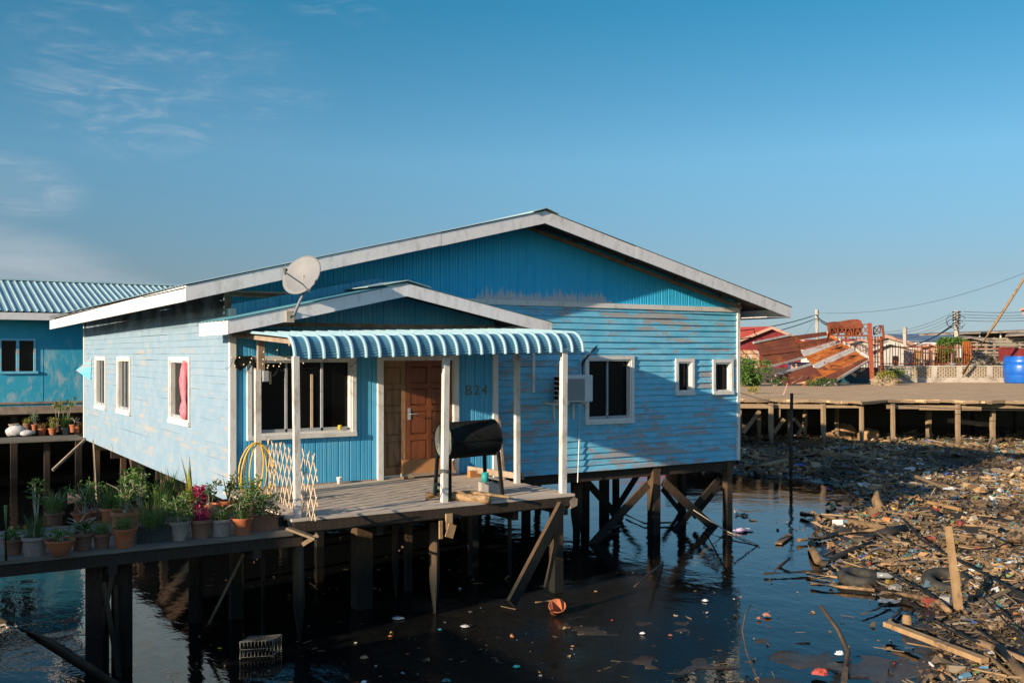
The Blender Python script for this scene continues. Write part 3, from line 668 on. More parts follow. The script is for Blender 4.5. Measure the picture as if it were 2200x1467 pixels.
# windows
for a, b, c, d in (W3, W2, W1): window('w', a, b, c, d, XL, 'y', (.5,) if a < 18 else (.35, .62), out=.05, rec=.07)
fwn = window('w', *FW1, YR, 'x', (.36, .69)); window('w', *WA, YF, 'x', (.5,)); window('w', *WB, YF, 'x', (), fw=.07); window('w', *WC, YF, 'x', (), fw=.07)
mb = MB(); mb.box(5.86, 5.90, YR + .06, YR + .072, 2.5, 3.4); mb.build('curtain_edge', M['bamboo'], fwn); mb = MB(); mb.box(5.17, 5.20, YR + .06, YR + .07, 3.25, 3.45); mb.build('curtain_edge', M['bamboo'], fwn)
mb = MB(); mb.lathe([(.03, 0), (.034, .05), (.03, .07)], 10, (6.33, YR - .03, FW1[2] + .118)); mb.solo('jar', M['hose'], 'small yellow jar standing on the sill of the big porch window', 'jar')
# door: frame, faded leaf, orange leaf
mb = MB(); mb.box(7.01, 7.11, YR - .06, YR + .06, 1.6, 3.72); mb.box(8.47, 8.57, YR - .06, YR + .06, 1.6, 3.72); mb.box(7.11, 8.47, YR - .062, YR + .06, 3.62, 3.72); mb.box(7.11, 8.47, YR + .02, YR + .05, 1.6, 1.66)
df = mb.build('door_frame', M['trim'], house)
def door_leaf(x0, x1, cols, mat, arch):
    mb = MB(); z0, z1 = 1.64, 3.62; y = YR + .055; st = .085; rows = [(z0 + .16, z0 + .60), (z0 + .70, z0 + 1.10), (z0 + 1.20, z0 + 1.50), (z0 + 1.58, z1 - .1)]
    xs = [x0 + st + (x1 - x0 - st) * i / cols for i in range(cols + 1)]; cells = [(xs[i], xs[i + 1] - st, r) for i in range(cols) for r in rows]
    ux = sorted({x0, x1, *[c[0] for c in cells], *[c[1] for c in cells]}); uz = sorted({z0, z1, *[v for r in rows for v in r]})
    for a, b in zip(ux, ux[1:]):
        for c, d in zip(uz, uz[1:]):
            inn = any(k[0] - 1e-6 <= a and b <= k[1] + 1e-6 and k[2][0] - 1e-6 <= c and d <= k[2][1] + 1e-6 for k in cells)
            if not inn: mb.box(a, b, y - .03, y, c, d)
    for a, b, (c, d) in cells:   # raised field with bevel
        v = [(a, y - .008, c), (b, y - .008, c), (b, y - .008, d), (a, y - .008, d)]; i = .035
        w_ = [(a + i, y - .024, c + i), (b - i, y - .024, c + i), (b - i, y - .024, d - i), (a + i, y - .024, d - i)]
        mb.add(v + w_, [(0, 1, 5, 4), (1, 2, 6, 5), (2, 3, 7, 6), (3, 0, 4, 7), (4, 5, 6, 7)])
    return mb.build('door', mat, house)
dl = door_leaf(7.11, 7.56, 1, M['door_faded'], False); dl['label'] = 'faded grey-brown narrow door leaf'
dr = door_leaf(7.57, 8.47, 2, M['door_orange'], True); dr['label'] = 'orange-brown varnished door leaf'
mb = MB(); mb.tube([(7.63, YR + .0, 2.70), (7.63, YR - .05, 2.70), (7.75, YR - .05, 2.70)], .011, 6); mb.box(7.605, 7.655, YR + .018, YR + .026, 2.6, 2.8); mb.build('handle', M['alu'], dr)
# lettering
def text_part(body, size, loc, mat, parent, name):
    cu = bpy.data.curves.new(name, 'FONT'); cu.body = body; cu.size = size; cu.extrude = .004; cu.align_x = 'CENTER'; cu.space_character = 1.25
    o = bpy.data.objects.new('tmp_text', cu); COL.objects.link(o); bpy.context.view_layer.update()
    me = bpy.data.meshes.new_from_object(o.evaluated_get(bpy.context.evaluated_depsgraph_get())); bpy.data.objects.remove(o); me.materials.clear(); me.materials.append(mat)
    m = bpy.data.objects.new(name, me); COL.objects.link(m); m.parent = parent; m.location = Vector(loc) - parent.location; m.rotation_euler = (math.radians(90), 0, 0); return m
text_part('B24', .255, (8.955, YR - .006, 3.0), M['letters'], house, 'house_number')
# roof
def slab(mb, pts, th): mb.prism(pts, (0, 0, -th))
def gable_roof(xl, xc, xr, zf, y0, y1, tin, wave, nw, name, fasc, fh, over=.02):
    t = MB(); zc = zf(xc)
    def sheet(xa, xb):
        # ridges run down the slope (along x), waves along y
        n = int((y1 - y0 + over) / wave)
        t.corr((xa, y0 - over, zf(xa) + .012), (xb, y0 - over, zf(xb) + .012), (xb, y1, zf(xb) + .012), (xa, y1, zf(xa) + .012), n, .012)
    sheet(xl - .03, xc); sheet(xr + .03, xc)
    return t
t_ = gable_roof(3.72, XC, 16.5, lambda x: 6.33 - .248 * abs(x - XC), YK0, YK1, None, .19, 0, '', None, 0)
roof = t_.build('roof', M['tin'], house, True)
mb = MB()
for s_, xe in ((-1, 3.72), (1, 16.5)):
    ze = 6.33 - .248 * abs(xe - XC)
    mb.prism([(XC, YK0 + .03, 6.30), (xe, YK0 + .03, ze - .03), (xe, YK1 - .02, ze - .03), (XC, YK1 - .02, 6.30)], (0, 0, -.018))
    for k in range(7):
        y = YK0 + .06 + k * 2.3
        mb.bar((XC, y + .02, 6.22), (xe - s_ * .03, y + .02, ze - .11), .05, .12)
    for k in range(1, 5):
        f = k / 5; mb.bar((XC + (xe - XC) * f, YK0 + .02, 6.33 - .248 * abs(xe - XC) * f - .075), (XC + (xe - XC) * f, YK1, 6.33 - .248 * abs(xe - XC) * f - .075), .05, .05)
mb.build('eave_timber', M['eaves'], roof)
mb = MB()
for xe in (3.72, 16.5):
    ze = 6.33 - .248 * abs(xe - XC); x_in = XC
    n = 3; xs = [XC + (xe - XC) * i / n for i in range(n + 1)]
    for i in range(n):
        za, zb = 6.33 - .248 * abs(xs[i] - XC), 6.33 - .248 * abs(xs[i + 1] - XC); yo = YK0 - .002 * (i % 2)
        mb.prism([(xs[i] + .004 * (i > 0) * (1 if xe > XC else -1), yo, za), (xs[i + 1], yo, zb + R(-.012, .006)), (xs[i + 1], yo, zb - .225 + R(-.012, .006)), (xs[i], yo, za - .225)], (0, .028, 0))
    s_ = -1 if xe < XC else 1
    m_ = 5
    for i in range(m_):
        ya, yb = YK0 + .03 + (YK1 - YK0 - .03) * i / m_, YK0 + .03 + (YK1 - YK0 - .03) * (i + 1) / m_; da, db = -.10 * i / m_, -.10 * (i + 1) / m_
        if s_ > 0: da = db = 0
        x0_, x1_ = (xe - .002 * (i % 2), xe + .028) if s_ < 0 else (xe - .028, xe + .002 * (i % 2))
        mb.prism([(x0_, ya, ze + da - .003), (x0_, yb, ze + db - .003), (x0_, yb, ze + db - .235), (x0_, ya, ze + da - .235)], (x1_ - x0_, 0, 0))
    if s_ > 0: mb.prism([(xe - s_ * .03, YK0 + .03, ze - .232), (xe - s_ * .7, YK0 + .03, ze - .232), (xe - s_ * .7, YF - .08, ze - .232), (xe - s_ * .03, YF - .08, ze - .232)], (0, 0, .015))
mb.build('fascia', M['fascia'], roof)
mb = MB(); mb.prism([(XC - .28, YK0 - .05, 6.285), (XC, YK0 - .05, 6.37), (XC + .28, YK0 - .05, 6.285), (XC + .28, YK0 - .05, 6.30), (XC, YK0 - .05, 6.385), (XC - .28, YK0 - .05, 6.30)], (0, YK1 - YK0, 0)); mb.build('ridge_cap', M['tin'], roof)
# porch gable roof
PX0, PXC, PX1, PY0, PY1 = 4.135, 6.99, 9.78, 14.3, 15.85
def pz(x): return 4.85 - .222 * abs(x - PXC) if x < PXC else 4.85 - .205 * abs(x - PXC)
t_ = gable_roof(PX0, PXC, PX1, pz, PY0, PY1, None, .19, 0, '', None, 0); proof = t_.build('porch_roof', M['tin_old'], house, True)
mb = MB()
for xe in (PX0, PX1):
    mb.prism([(PXC, PY0 - .002 * (xe > 7), pz(PXC)), (xe, PY0 - .002 * (xe > 7), pz(xe)), (xe, PY0 - .002 * (xe > 7), pz(xe) - .20), (PXC, PY0 - .002 * (xe > 7), pz(PXC) - .20)], (0, .026, 0))
mb.box(PX0, PX0 + .026, PY0 + .03, PY1, pz(PX0) - .205, pz(PX0) - .005); mb.box(PX1 - .026, PX1, PY0 + .03, PY1, pz(PX1) - .205, pz(PX1) - .005)
mb.build('fascia', M['fascia'], proof)
mb = MB()
for xe in (PX0 + .03, PX1 - .03): mb.prism([(PXC, PY0 + .03, pz(PXC) - .03), (xe, PY0 + .03, pz(xe) - .03), (xe, PY1, pz(xe) - .03), (PXC, PY1, pz(PXC) - .03)], (0, 0, -.015))
mb.build('eave_timber', M['eaves'], proof)
mb = MB(); mb.prism([(PXC - .5, PY0 + .02, pz(PXC) - .06), (PXC, PY0 - .04, pz(PXC) + .045), (PXC + .42, PY0 - .03, pz(PXC) - .055), (PXC + .42, PY0 - .03, pz(PXC) - .045), (PXC, PY0 - .04, pz(PXC) + .055), (PXC - .5, PY0 + .02, pz(PXC) - .05)], (-.1, PY1 - PY0 - .03, .01)); mb.build('ridge_cap', M['tin'], proof)
mb = MB(); mb.box(XL + .1, XRM, YR - .06, YR - .016, 4.17, 4.24); mb.build('wall_batten', M['batten'], house)
# awning: straight back sheet, rolled front edge, raised seams
AX0, AX1 = 4.50, 9.14
def awn_prof(wig=0.0):
    pts = [(YR - .03, 4.145), (14.6, 4.11), (13.7, 4.07), (12.80, 4.02)]
    for i in range(1, 25):
        a = math.radians(92 * i / 24); r = .285 + (wig if i % 2 else -wig)
        pts.append((12.80 - r * math.sin(a), 4.02 - .285 + r * math.cos(a)))
    return pts
def tilt(x): return -.065 + .105 * (x - AX0) / (AX1 - AX0)
mb = MB(); pr = awn_prof(.006); nx = 2; xs = [AX0 + (AX1 - AX0) * i / nx for i in range(nx + 1)]; m_ = len(pr); o = len(mb.v)
for x in xs:
    for y, z in pr: mb.v.append((x, y, z + tilt(x)))
for i in range(nx):
    for j in range(m_ - 1): mb.f.append((i * m_ + j, (i + 1) * m_ + j, (i + 1) * m_ + j + 1, i * m_ + j + 1))
awn = mb.build('awning', M['awning'], house); awn['label'] = 'teal tin porch awning with a rolled front edge'
mb = MB(); pr = awn_prof(0); NS = 23
for k in range(NS + 1):
    x = AX0 + (AX1 - AX0) * k / NS; w_ = .017
    for s0, s1 in zip(range(m_ - 1), range(1, m_)):
        pass
    o = len(mb.v)
    for j, (y, z) in enumerate(pr):
        a, b = pr[max(j - 1, 0)], pr[min(j + 1, m_ - 1)]; ty, tz = b[0] - a[0], b[1] - a[1]; l = math.hypot(ty, tz); ny, nz = tz / l, -ty / l
        if nz < 0 and j < 5: ny, nz = -ny, -nz
        h = .03
        for xx, hh in ((x - w_ * 1.5, -.004), (x - w_ * .6, h), (x + w_ * .6, h), (x + w_ * 1.5, -.004)): mb.v.append((xx, y + ny * hh, z + nz * hh + tilt(x)))
    for j in range(m_ - 1):
        for q in range(3): a = o + j * 4 + q; mb.f.append((a, a + 1, a + 5, a + 4))
mb.build('seam', mnoise('light_teal_seam_tin', (.22, .36, .41, 1), (.30, .42, .46, 1), rough=.45, bump=0, spec=.4), awn)
mb = MB()
for y, dz in ((12.86, -.10), (14.7, -.06), (15.4, -.05)): mb.bar((AX0 + .04, y, 4.04 + (y - 12.86) * .045 + dz + tilt(AX0)), (AX1 - .04, y, 4.04 + (y - 12.86) * .045 + dz + tilt(AX1)), .045, .07)
for x in (AX0 + .06, 6.8, AX1 - .06): mb.bar((x, YR - .04, 4.09 + tilt(x)), (x, 12.75, 3.955 + tilt(x)), .04, .06)
mb.build('awning_frame', M['batten'], awn)
# porch posts
def post(x, y, zb, zt, w=.095, lean=(0, 0), mat='post'):
    mb = MB(); mb.bar((x, y, zb), (x + lean[0], y + lean[1], zt), w, w, (0, 1, 0)); return mb.build('porch_post', M[mat], house)
post(4.52, 12.47, 1.22, 3.70, .078, (-.03, 0)); post(6.79, 12.68, 1.60, 3.80, .085, (.02, -.02)); post(8.79, 12.56, 1.52, 3.82, .09, (.02, 0)); post(8.82, 13.92, 1.58, 4.05, .08); post(4.70, 14.68, 1.60, 3.50, .085, (0, .02))
mb = MB(); mb.box(4.70, 4.80, 14.66, 14.74, 3.38, 4.06); pb = mb.build('post_splice', M['batten'], house); pb['label'] = 'unpainted upper piece of the rear porch post'
mb = MB(); mb.box(4.76, 4.84, 14.60, 14.655, 3.32, 3.48); mb.build('switch_box', M['alu'], house)
# deck
mb = MB(); y = 12.36; DX0, DX1 = 4.42, 8.98
while y < YR - .04:
    e = R(-.03, .04) if y > 12.5 else 0; n = 2; ym = y + .105 / 2
    brk = R(5.5, 8); dz = R(-.004, .004)
    mb.box(DX0 + R(-.02, .02), brk - .003, y + .004, y + .101, DK - .035 + dz, DK + dz); mb.box(brk + .003, DX1 + e - .1, y + .004, y + .101, DK - .035 + dz * .5, DK + dz * .5); y += .105
deck = mb.build('porch_deck', M['deck'], house)
mb = MB()
for y in (12.42, 13.5, 14.6): mb.bar((DX0 + .02, y, DK - .115), (DX1 - .12, y, DK - .115), .06, .155)
for x in (4.6, 5.7, 6.8, 7.9, 8.8): mb.bar((x, 12.5, DK - .27), (x, YR, DK - .27), .09, .13)
mb.box(DX0, DX1 - .12, 12.362, 12.385, DK - .17, DK - .037)
mb.build('deck_joist', M['pile_dark'], deck)
mb = MB(); mb.bar((6.68, 12.33, 1.27), (6.68, 12.33, 1.49), .035, .10, (1, 0, 0)); mb.bar((6.55, 12.33, 1.15), (6.55, 12.33, 1.40), .03, .05, (1, 0, 0)); mb.bar((6.66, 12.30, 1.16), (6.72, 12.30, 1.34), .03, .12, (1, 0, 0))
mb.build('nailed_block', M['logpale'], deck)
mb = MB(); mb.prism([(8.80, 12.36, 1.38), (8.92, 12.36, 1.42), (8.93, 12.36, 1.52), (8.86, 12.36, 1.56), (8.78, 12.36, 1.50)], (0, .12, 0)); mb.build('beam_end', M['batten'], deck)
# stilts
def stilt(p, w=.14, top=ZB, bot=-.4, mat='pile', lean=(0, 0), name='stilt', sides=4):
    mb = MB()
    if sides == 4: mb.bar((p[0] + lean[0], p[1] + lean[1], bot), (p[0], p[1], top), w * 1.02, w * 1.02, (0, 1, 0), w, w)
    else: mb.tube([(p[0] + lean[0], p[1] + lean[1], bot), (p[0] + lean[0] * .4 + R(-.015, .015), p[1] + lean[1] * .4, bot * .5 + top * .5), (p[0], p[1], top)], [w * .55, w * .52, w * .5], 9)
    return mb.build(name, M[mat], house, sides != 4)
def brace(a, b, w=.05, h=.13, mat='pile_dark'):
    mb = MB(); mb.bar(a, b, w, h, (0, 0, 1)); return mb.build('brace', M[mat], house)
st = lambda px, Y, w=.15, mat='pile', lean=(0, 0), top=ZB, s=4: stilt(tuple(PYp(px, HY, Y))[:2], w, top, -.4, mat, lean, 'stilt', s)
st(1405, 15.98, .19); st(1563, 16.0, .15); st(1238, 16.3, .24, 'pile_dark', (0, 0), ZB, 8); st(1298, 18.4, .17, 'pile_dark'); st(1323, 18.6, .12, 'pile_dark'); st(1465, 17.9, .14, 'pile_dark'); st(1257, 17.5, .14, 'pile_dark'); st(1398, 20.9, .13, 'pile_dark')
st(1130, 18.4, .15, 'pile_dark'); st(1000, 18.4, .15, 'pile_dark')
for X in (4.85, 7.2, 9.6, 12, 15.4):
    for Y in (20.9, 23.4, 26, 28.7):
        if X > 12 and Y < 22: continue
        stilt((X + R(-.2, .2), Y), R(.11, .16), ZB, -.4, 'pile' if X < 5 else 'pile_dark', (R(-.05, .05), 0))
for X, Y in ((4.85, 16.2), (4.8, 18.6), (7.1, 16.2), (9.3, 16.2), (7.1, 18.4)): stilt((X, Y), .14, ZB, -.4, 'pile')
Yb = 15.92
brace(PYp(1425, 1035, Yb), PYp(1542, 1142, Yb), .05, .17, 'pile'); brace(PYp(1392, 1040, Yb - .12), PYp(1262, 1180, Yb - .12), .05, .17, 'pile')
brace(PYp(1252, 1025, 17.6), PYp(1335, 1118, 17.6), .06, .15); brace(PYp(1376, 1010, 18.5), PYp(1300, 1130, 18.5), .05, .13); brace(PYp(1423, 1050, 17.8), PYp(1478, 1118, 17.8), .05, .10)
brace(PYp(1545, 1028, 16.1), PYp(1425, 1168, 16.1), .05, .13); brace(PYp(1562, 1022, 16.3), PYp(1490, 1110, 16.3), .05, .12)
brace((4.7, 21.2, 1.4), (4.9, 19.0, .1), .06, .16, 'pile'); brace((4.75, 24.2, 1.35), (4.8, 22.9, -.1), .05, .14, 'pile'); brace((4.6, 20.0, 1.4), (4.75, 18.4, .5), .05, .17, 'pile')
# deck piles
for px, Y, w_, s_, ln in ((640, 12.44, .15, 8, (.04, 0)), (777, 13.6, .24, 4, (0, 0)), (848, 13.9, .10, 8, (.05, 0)), (877, 14.2, .10, 4, (0, 0)), (932, 12.75, .15, 8, (.03, 0)), (1195, 12.9, .16, 4, (0, 0)), (1202, 13.6, .13, 8, (0, 0)), (505, 14.0, .16, 4, (0, 0)), (420, 15.0, .16, 4, (0, 0)), (1010, 14.6, .06, 4, (0, 0)), (1095, 14.2, .05, 4, (0, 0))):
    p = PYp(px, HY, Y); o = stilt((p.x, p.y), w_, 1.32, -.4, 'pile', ln, 'deck_pile', s_)
brace(C(1208, 1085, 14.4), C(1098, 1296, 13.6), .06, .17, 'pile'); brace(C(1195, 1165, 14.3), C(1172, 1262, 14.2), .05, .05, 'pile')
brace(C(538, 1160, 13.0), C(448, 1340, 12.9), .03, .035, 'pile_grey')
# ------------------------------------------------------------------ things on and around the porch
# satellite dish
Pm = Vector((5.06, PY0 - .03, 4.30)); dish = thing('satellite_dish', 'grey satellite dish on a bent pole bolted to the porch gable fascia', 'satellite dish', Pm)
dc = C(647, 590, 14.75); nd = (-FW * .86 - RT * .42 + UP * .33).normalized()
da, db = nd.cross(UP).normalized(), None; db = da.cross(nd).normalized()
ang = math.radians(-24); ua, ub = da * math.cos(ang) + db * math.sin(ang), db * math.cos(ang) - da * math.sin(ang)
mb = MB(); RA, RB = .335, .295; n, m_ = 40, 7; o = 0
for side in (0, 1):
    for i in range(m_ + 1):
        q = i / m_
        for k in range(n):
            t_ = 2 * math.pi * k / n; mb.v.append(tuple(dc + ua * (RA * q * math.cos(t_)) + ub * (RB * q * math.sin(t_)) - nd * (.075 * (1 - q * q) + (.012 if side else 0))))
for side in (0, 1):
    b = side * (m_ + 1) * n
    for i in range(m_):
        for k in range(n): k2 = (k + 1) % n; mb.f.append((b + i * n + k, b + i * n + k2, b + (i + 1) * n + k2, b + (i + 1) * n + k))
b = m_ * n; c_ = (2 * m_ + 1) * n
for k in range(n): k2 = (k + 1) % n; mb.f.append((b + k, b + k2, c_ + k2, c_ + k))
rf = mb.build('reflector', M['dish'], dish, True)
mb = MB()
for t_ in range(n): pass
rim = [dc + ua * (RA * math.cos(2 * math.pi * k / n)) + ub * (RB * math.sin(2 * math.pi * k / n)) - nd * .01 for k in range(n + 1)]
mb.tube(rim, .008, 5, False); mb.build('rim', M['dish'], rf, True)
mb = MB(); back = dc - nd * .09 - ub * .1
mb.tube([Pm + Vector((0, -.02, -.02)), Pm + Vector((.02, -.10, .0)), Pm + Vector((.10, -.13, .22)), back - UP * .12, back], .021, 10)
mb.build('mast', M['dish'], dish, True)
mb = MB(); mb.bar(back - UP * .12, back + ub * .12, .06, .05); mb.box(Pm.x - .06, Pm.x + .06, PY0 - .03, PY0 - .003, Pm.z - .10, Pm.z + .07); mb.tube([Pm + Vector((.07, -.12, .14)), Pm + Vector((-.04, -.02, .08))], .008, 6); mb.build('bracket', M['twig'], dish)
lo = dc - ub * RB * .98 - ua * .12; lnb = C(612, 580, 14.2)
mb = MB(); mb.tube([lo, lo - UP * .07 + nd * .03, lo.lerp(lnb, .3) - UP * .03, lnb - UP * .03], .009, 6); mb.build('feed_arm', M['dish'], dish)
mb = MB(); mb.tube([lnb - UP * .05, lnb + UP * .01 , lnb + (dc - lnb) * .05], [.018, .028, .032], 8); mb.tube([lnb - UP * .075 + RT * .01, lnb - UP * .04], .013, 6); mb.build('receiver', M['drum_end'], dish)
# air conditioner
ac = thing('air_conditioner', 'grey-white air conditioner outdoor unit hung on brackets left of the front window', 'air conditioner', (11.05, 15.6, 2.78))
x0, x1, y0, y1, z0, z1 = 10.73, 11.46, 15.36, 15.64, 2.82, 3.335
mb = MB(); mb.box(x0, x1, y0, y1, z0, z1); cs = mb.build('casing', M['ac'], ac)
bv = cs.modifiers.new('b', 'BEVEL'); bv.width = .02; bv.segments = 2
mb = MB(); mb.box(x0 + .035, x1 - .2, y0 - .006, y0 + .002, z0 + .03, z1 - .07); gr = mb.build('grille', M['grille'], cs)
mb = MB()
for i in range(5): mb.box(x0 - .006, x0 + .002, y0 + .04, y1 - .03, z0 + .05 + i * .09, z0 + .12 + i * .09)
mb.build('side_vents', M['iron_black'], cs)
mb = MB(); mb.box(x1 - .19, x1 - .02, y0 - .005, y0 + .002, z0 + .1, z1 - .12); mb.build('service_panel', M['ac'], cs)
for bx_ in (x0 + .12, x1 - .16):
    mb = MB(); mb.box(bx_, bx_ + .04, y0 - .02, YF - .02, z0 - .04, z0 - .002); mb.box(bx_, bx_ + .04, YF - .055, YF - .02, z0 - .35, z0 - .04); mb.build('bracket', M['trim'], ac)
mb = MB(); mb.box(x0 - .07, x0 - .035, y0 - .02, YF - .02, z0 - .05, z0 - .012); mb.box(x0 - .07, x0 - .035, y0 - .02, y0 + .015, z0 - .012, z0 + .22); mb.build('bracket', M['trim'], ac)
mb = MB(); pz_ = [PYp(1247, 806, YF - .07), PYp(1247, 772, YF - .07), PYp(1258, 763, YF - .07), PYp(1270, 757, YF - .05), PYp(1281, 744, YF - .01)]
mb.tube(pz_, .011, 7); mb.build('pipe', M['white_plastic'], ac)
mb = MB(); mb.tube([PYp(1252, 806, YF - .05), PYp(1252, 780, YF - .05), PYp(1264, 763, YF - .05), PYp(1274, 752, YF - .04), PYp(1282, 743, YF - .0)], [.012, .02, .018, .018, .022], 7); mb.build('lagged_pipe', M['cable'], ac)
mb = MB(); mb.tube([PYp(1245, 866, YF - .06), PYp(1244, 950, YF - .06), PYp(1241, 1036, YF - .09)], .010, 7); mb.build('drain_pipe', M['white_plastic'], ac)
# drum barbecue
bq = thing('drum_barbecue', 'black barbecue made from half-cut oil drum on four legs, behind the middle porch post', 'barbecue', (7.32, 12.95, DK))
ca, cb = Vector((6.92, 12.96, 2.45)), Vector((7.80, 13.0, 2.47)); rr = .272
def cyl_prof(mb, a, b, pr, n=48):
    d = (b - a).normalized(); u = d.cross(UP).normalized(); v = u.cross(d); o = len(mb.v); ln = (b - a).length
    for s_, r in pr:
        for k in range(n): t_ = 2 * math.pi * k / n; mb.v.append(tuple(a + d * (s_ * ln) + u * (r * math.cos(t_)) + v * (r * math.sin(t_))))
    for i in range(len(pr) - 1):
        for k in range(n): k2 = (k + 1) % n; mb.f.append((o + i * n + k, o + i * n + k2, o + (i + 1) * n + k2, o + (i + 1) * n + k))
mb = MB(); cyl_prof(mb, ca, cb, [(0, rr * .97), (0, rr), (.012, rr + .008), (.025, rr), (.03, rr), (.97, rr), (.975, rr), (.99, rr + .008), (1, rr), (1, rr * .97)]); dm = mb.build('drum', M['iron_black'], bq, True)
dm.modifiers.new('e', 'EDGE_SPLIT').split_angle = math.radians(40)
mb = MB(); cyl_prof(mb, ca, cb, [(.022, 0.001), (.018, rr * .5), (.018, rr * .97)]); mb.build('drum_end', M['drum_end'], dm)
mb = MB(); cyl_prof(mb, ca, cb, [(.985, rr * .97), (.985, .001)]); mb.build('drum_end', M['iron_black'], dm)
mb = MB(); mb.bar(ca + Vector((.02, -rr - .004, 0)), cb + Vector((-.02, -rr - .004, 0)), .012, .012); mb.tube([ca + Vector((.33, -rr, .1)), ca + Vector((.33, -rr - .06, .1)), ca + Vector((.55, -rr - .06, .1)), ca + Vector((.55, -rr, .1))], .009, 6); mb.build('handle', M['iron_black'], dm)
for lx, ly, dx, dy in ((6.90, 12.72, -.03, -.06), (6.95, 13.18, -.03, .04), (7.74, 12.74, .05, -.04), (7.78, 13.22, .05, .05)):
    mb = MB(); mb.bar((lx + dx, ly + dy, DK + .005), (lx, ly, 2.27), .045, .045, (0, 1, 0)); mb.build('leg', M['iron_black'], bq)
mb = MB(); mb.bar((6.88, 12.70, 1.80), (6.92, 13.2, 1.80), .03, .04); mb.bar((7.80, 12.72, 1.80), (7.82, 13.25, 1.80), .03, .04); mb.build('crossbar', M['iron_black'], bq)
mb = MB()
for k in range(3): mb.tube([Vector((6.79, 12.68, 2.03 + k * .018)) + Vector((math.cos(a) * .075, math.sin(a) * .075, .012 * math.sin(a * 2))) for a in np.linspace(0, 6.283, 13)], .008, 5, False)
mb.solo('wire_tie', M['galv'], 'twisted wire tied round the middle porch post', 'wire')
# logs under the barbecue
def log(name, pts, r, mat, label, cat='log', group=None, n=9, jit=.12):
    mb = MB(); mb.tube(pts, r, n, True, jit); return mb.solo(name, M[mat], label, cat, group, True)
log('log', [(6.62, 12.93, 1.665), (6.95, 12.78, 1.66), (7.28, 12.38, 1.64), (7.33, 12.30, 1.635)], [.05, .058, .065, .06], 'logpale', 'thick pale log lying under the barbecue, sticking out over the deck edge')
log('log', [(6.98, 13.25, 1.68), (7.3, 12.75, 1.69), (7.62, 12.22, 1.66)], [.03, .035, .022], 'logpale', 'slimmer pointed log beside the thick one under the barbecue')
log('log', [(6.85, 13.3, 1.64), (7.2, 12.95, 1.64), (7.45, 12.7, 1.635)], [.03, .03, .025], 'log', 'short brown log tucked behind the other two under the barbecue')
mb = MB(); mb.box(7.60, 7.92, 12.92, 13.12, DK, DK + .19); o = mb.solo('concrete_block', M['concrete'], 'grey concrete block standing under the barbecue', 'block'); o.rotation_euler.z = -.25
mb = MB(); mb.lathe([(.05, 0), (.055, 0), (.055, .14), (.05, .14), (.048, .03)], 16, (7.70, 13.06, DK + .19)); mb.solo('tin_can', M['teal'], 'teal tin can on the concrete block', 'can', smooth=True)
mb = MB(); mb.box(8.52, 8.86, 14.95, 15.06, DK, DK + .11); mb.solo('wood_block', M['brown_board'], 'short brown timber block on the deck against the porch wall', 'block')
mb = MB(); mb.bar((8.86, 14.42, DK), (8.80, 14.50, 2.62), .085, .045, (1, 0, 0)); mb.solo('timber_stake', M['batten'], 'raw timber stake standing upright behind the barbecue', 'stake')
mb = MB(); mb.bar((8.62, 15.2, 1.72), (8.93, 13.9, 1.70), .04, .10); mb.solo('timber_rail', M['batten'], 'low raw timber rail running from the wall to the right rear porch post', 'rail')
# brown board across the door foot
bd = thing('door_barrier', 'orange-brown board leaning low across the foot of the front door', 'board', (7.9, YR - .18, DK))
mb = MB(); mb.prism([(7.43, YR - .20, 1.70), (8.40, YR - .20, 1.70), (8.40, YR - .10, 1.92), (7.43, YR - .10, 1.92)], (0, .018, .004)); b_ = mb.build('panel', M['brown_board'], bd)
mb = MB(); mb.prism([(7.41, YR - .225, 1.655), (8.42, YR - .225, 1.655), (8.42, YR - .215, 1.70), (7.41, YR - .215, 1.70)], (0, .12, .0)); mb.build('ledge', M['batten'], bd)
mb = MB(); mb.box(7.45, 7.5, YR - .2, YR - .10, 1.603, 1.655); mb.build('foot', M['door_faded'], bd); mb = MB(); mb.box(8.33, 8.38, YR - .2, YR - .10, 1.603, 1.655); mb.build('foot', M['door_faded'], bd)
mb = MB(); mb.lathe([(.033, 0), (.045, .11), (.047, .115), (.041, .112), (.03, .01)], 16, (6.28, YR - .13, DK)); mb.solo('plastic_cup', M['white_plastic'], 'small white plastic cup on the deck by the porch wall', 'cup', smooth=True)
# trellis of crossed bamboo slats
mb = MB(); A, B = Vector((4.80, 14.55, 0)), Vector((4.60, 11.98, 0)); n = 11; zb, zt = 1.60, 2.45; sh = 2.6
def tp(u, z, off): p = A.lerp(B, u / n); p.z = z; return p + Vector((off, 0, 0))
for i in range(-2, n + 1):
    for sgn, off in ((1, -.006), (-1, .006)):
        u0, u1 = (i, i + sh) if sgn > 0 else (i + sh, i); za, zc = zb + R(-.01, .02), zt + R(-.03, .03)
        lo_, hi_ = 0, 1
        for e in (0, n):
            pass
        us = np.array([u0, u1], float); t0, t1 = 0.0, 1.0
        if u1 != u0:
            ta, tb = (0 - u0) / (u1 - u0), (n - u0) / (u1 - u0); t0, t1 = max(t0, min(ta, tb)), min(t1, max(ta, tb))
        if t1 - t0 < .12: continue
        mb.bar(tp(u0 + (u1 - u0) * t0, za + (zc - za) * t0, off), tp(u0 + (u1 - u0) * t1, za + (zc - za) * t1, off), .022, .008, (1, 0, 0))
mb.solo('trellis', M['bamboo'], 'pale expanding bamboo trellis standing along the left edge of the deck', 'trellis')
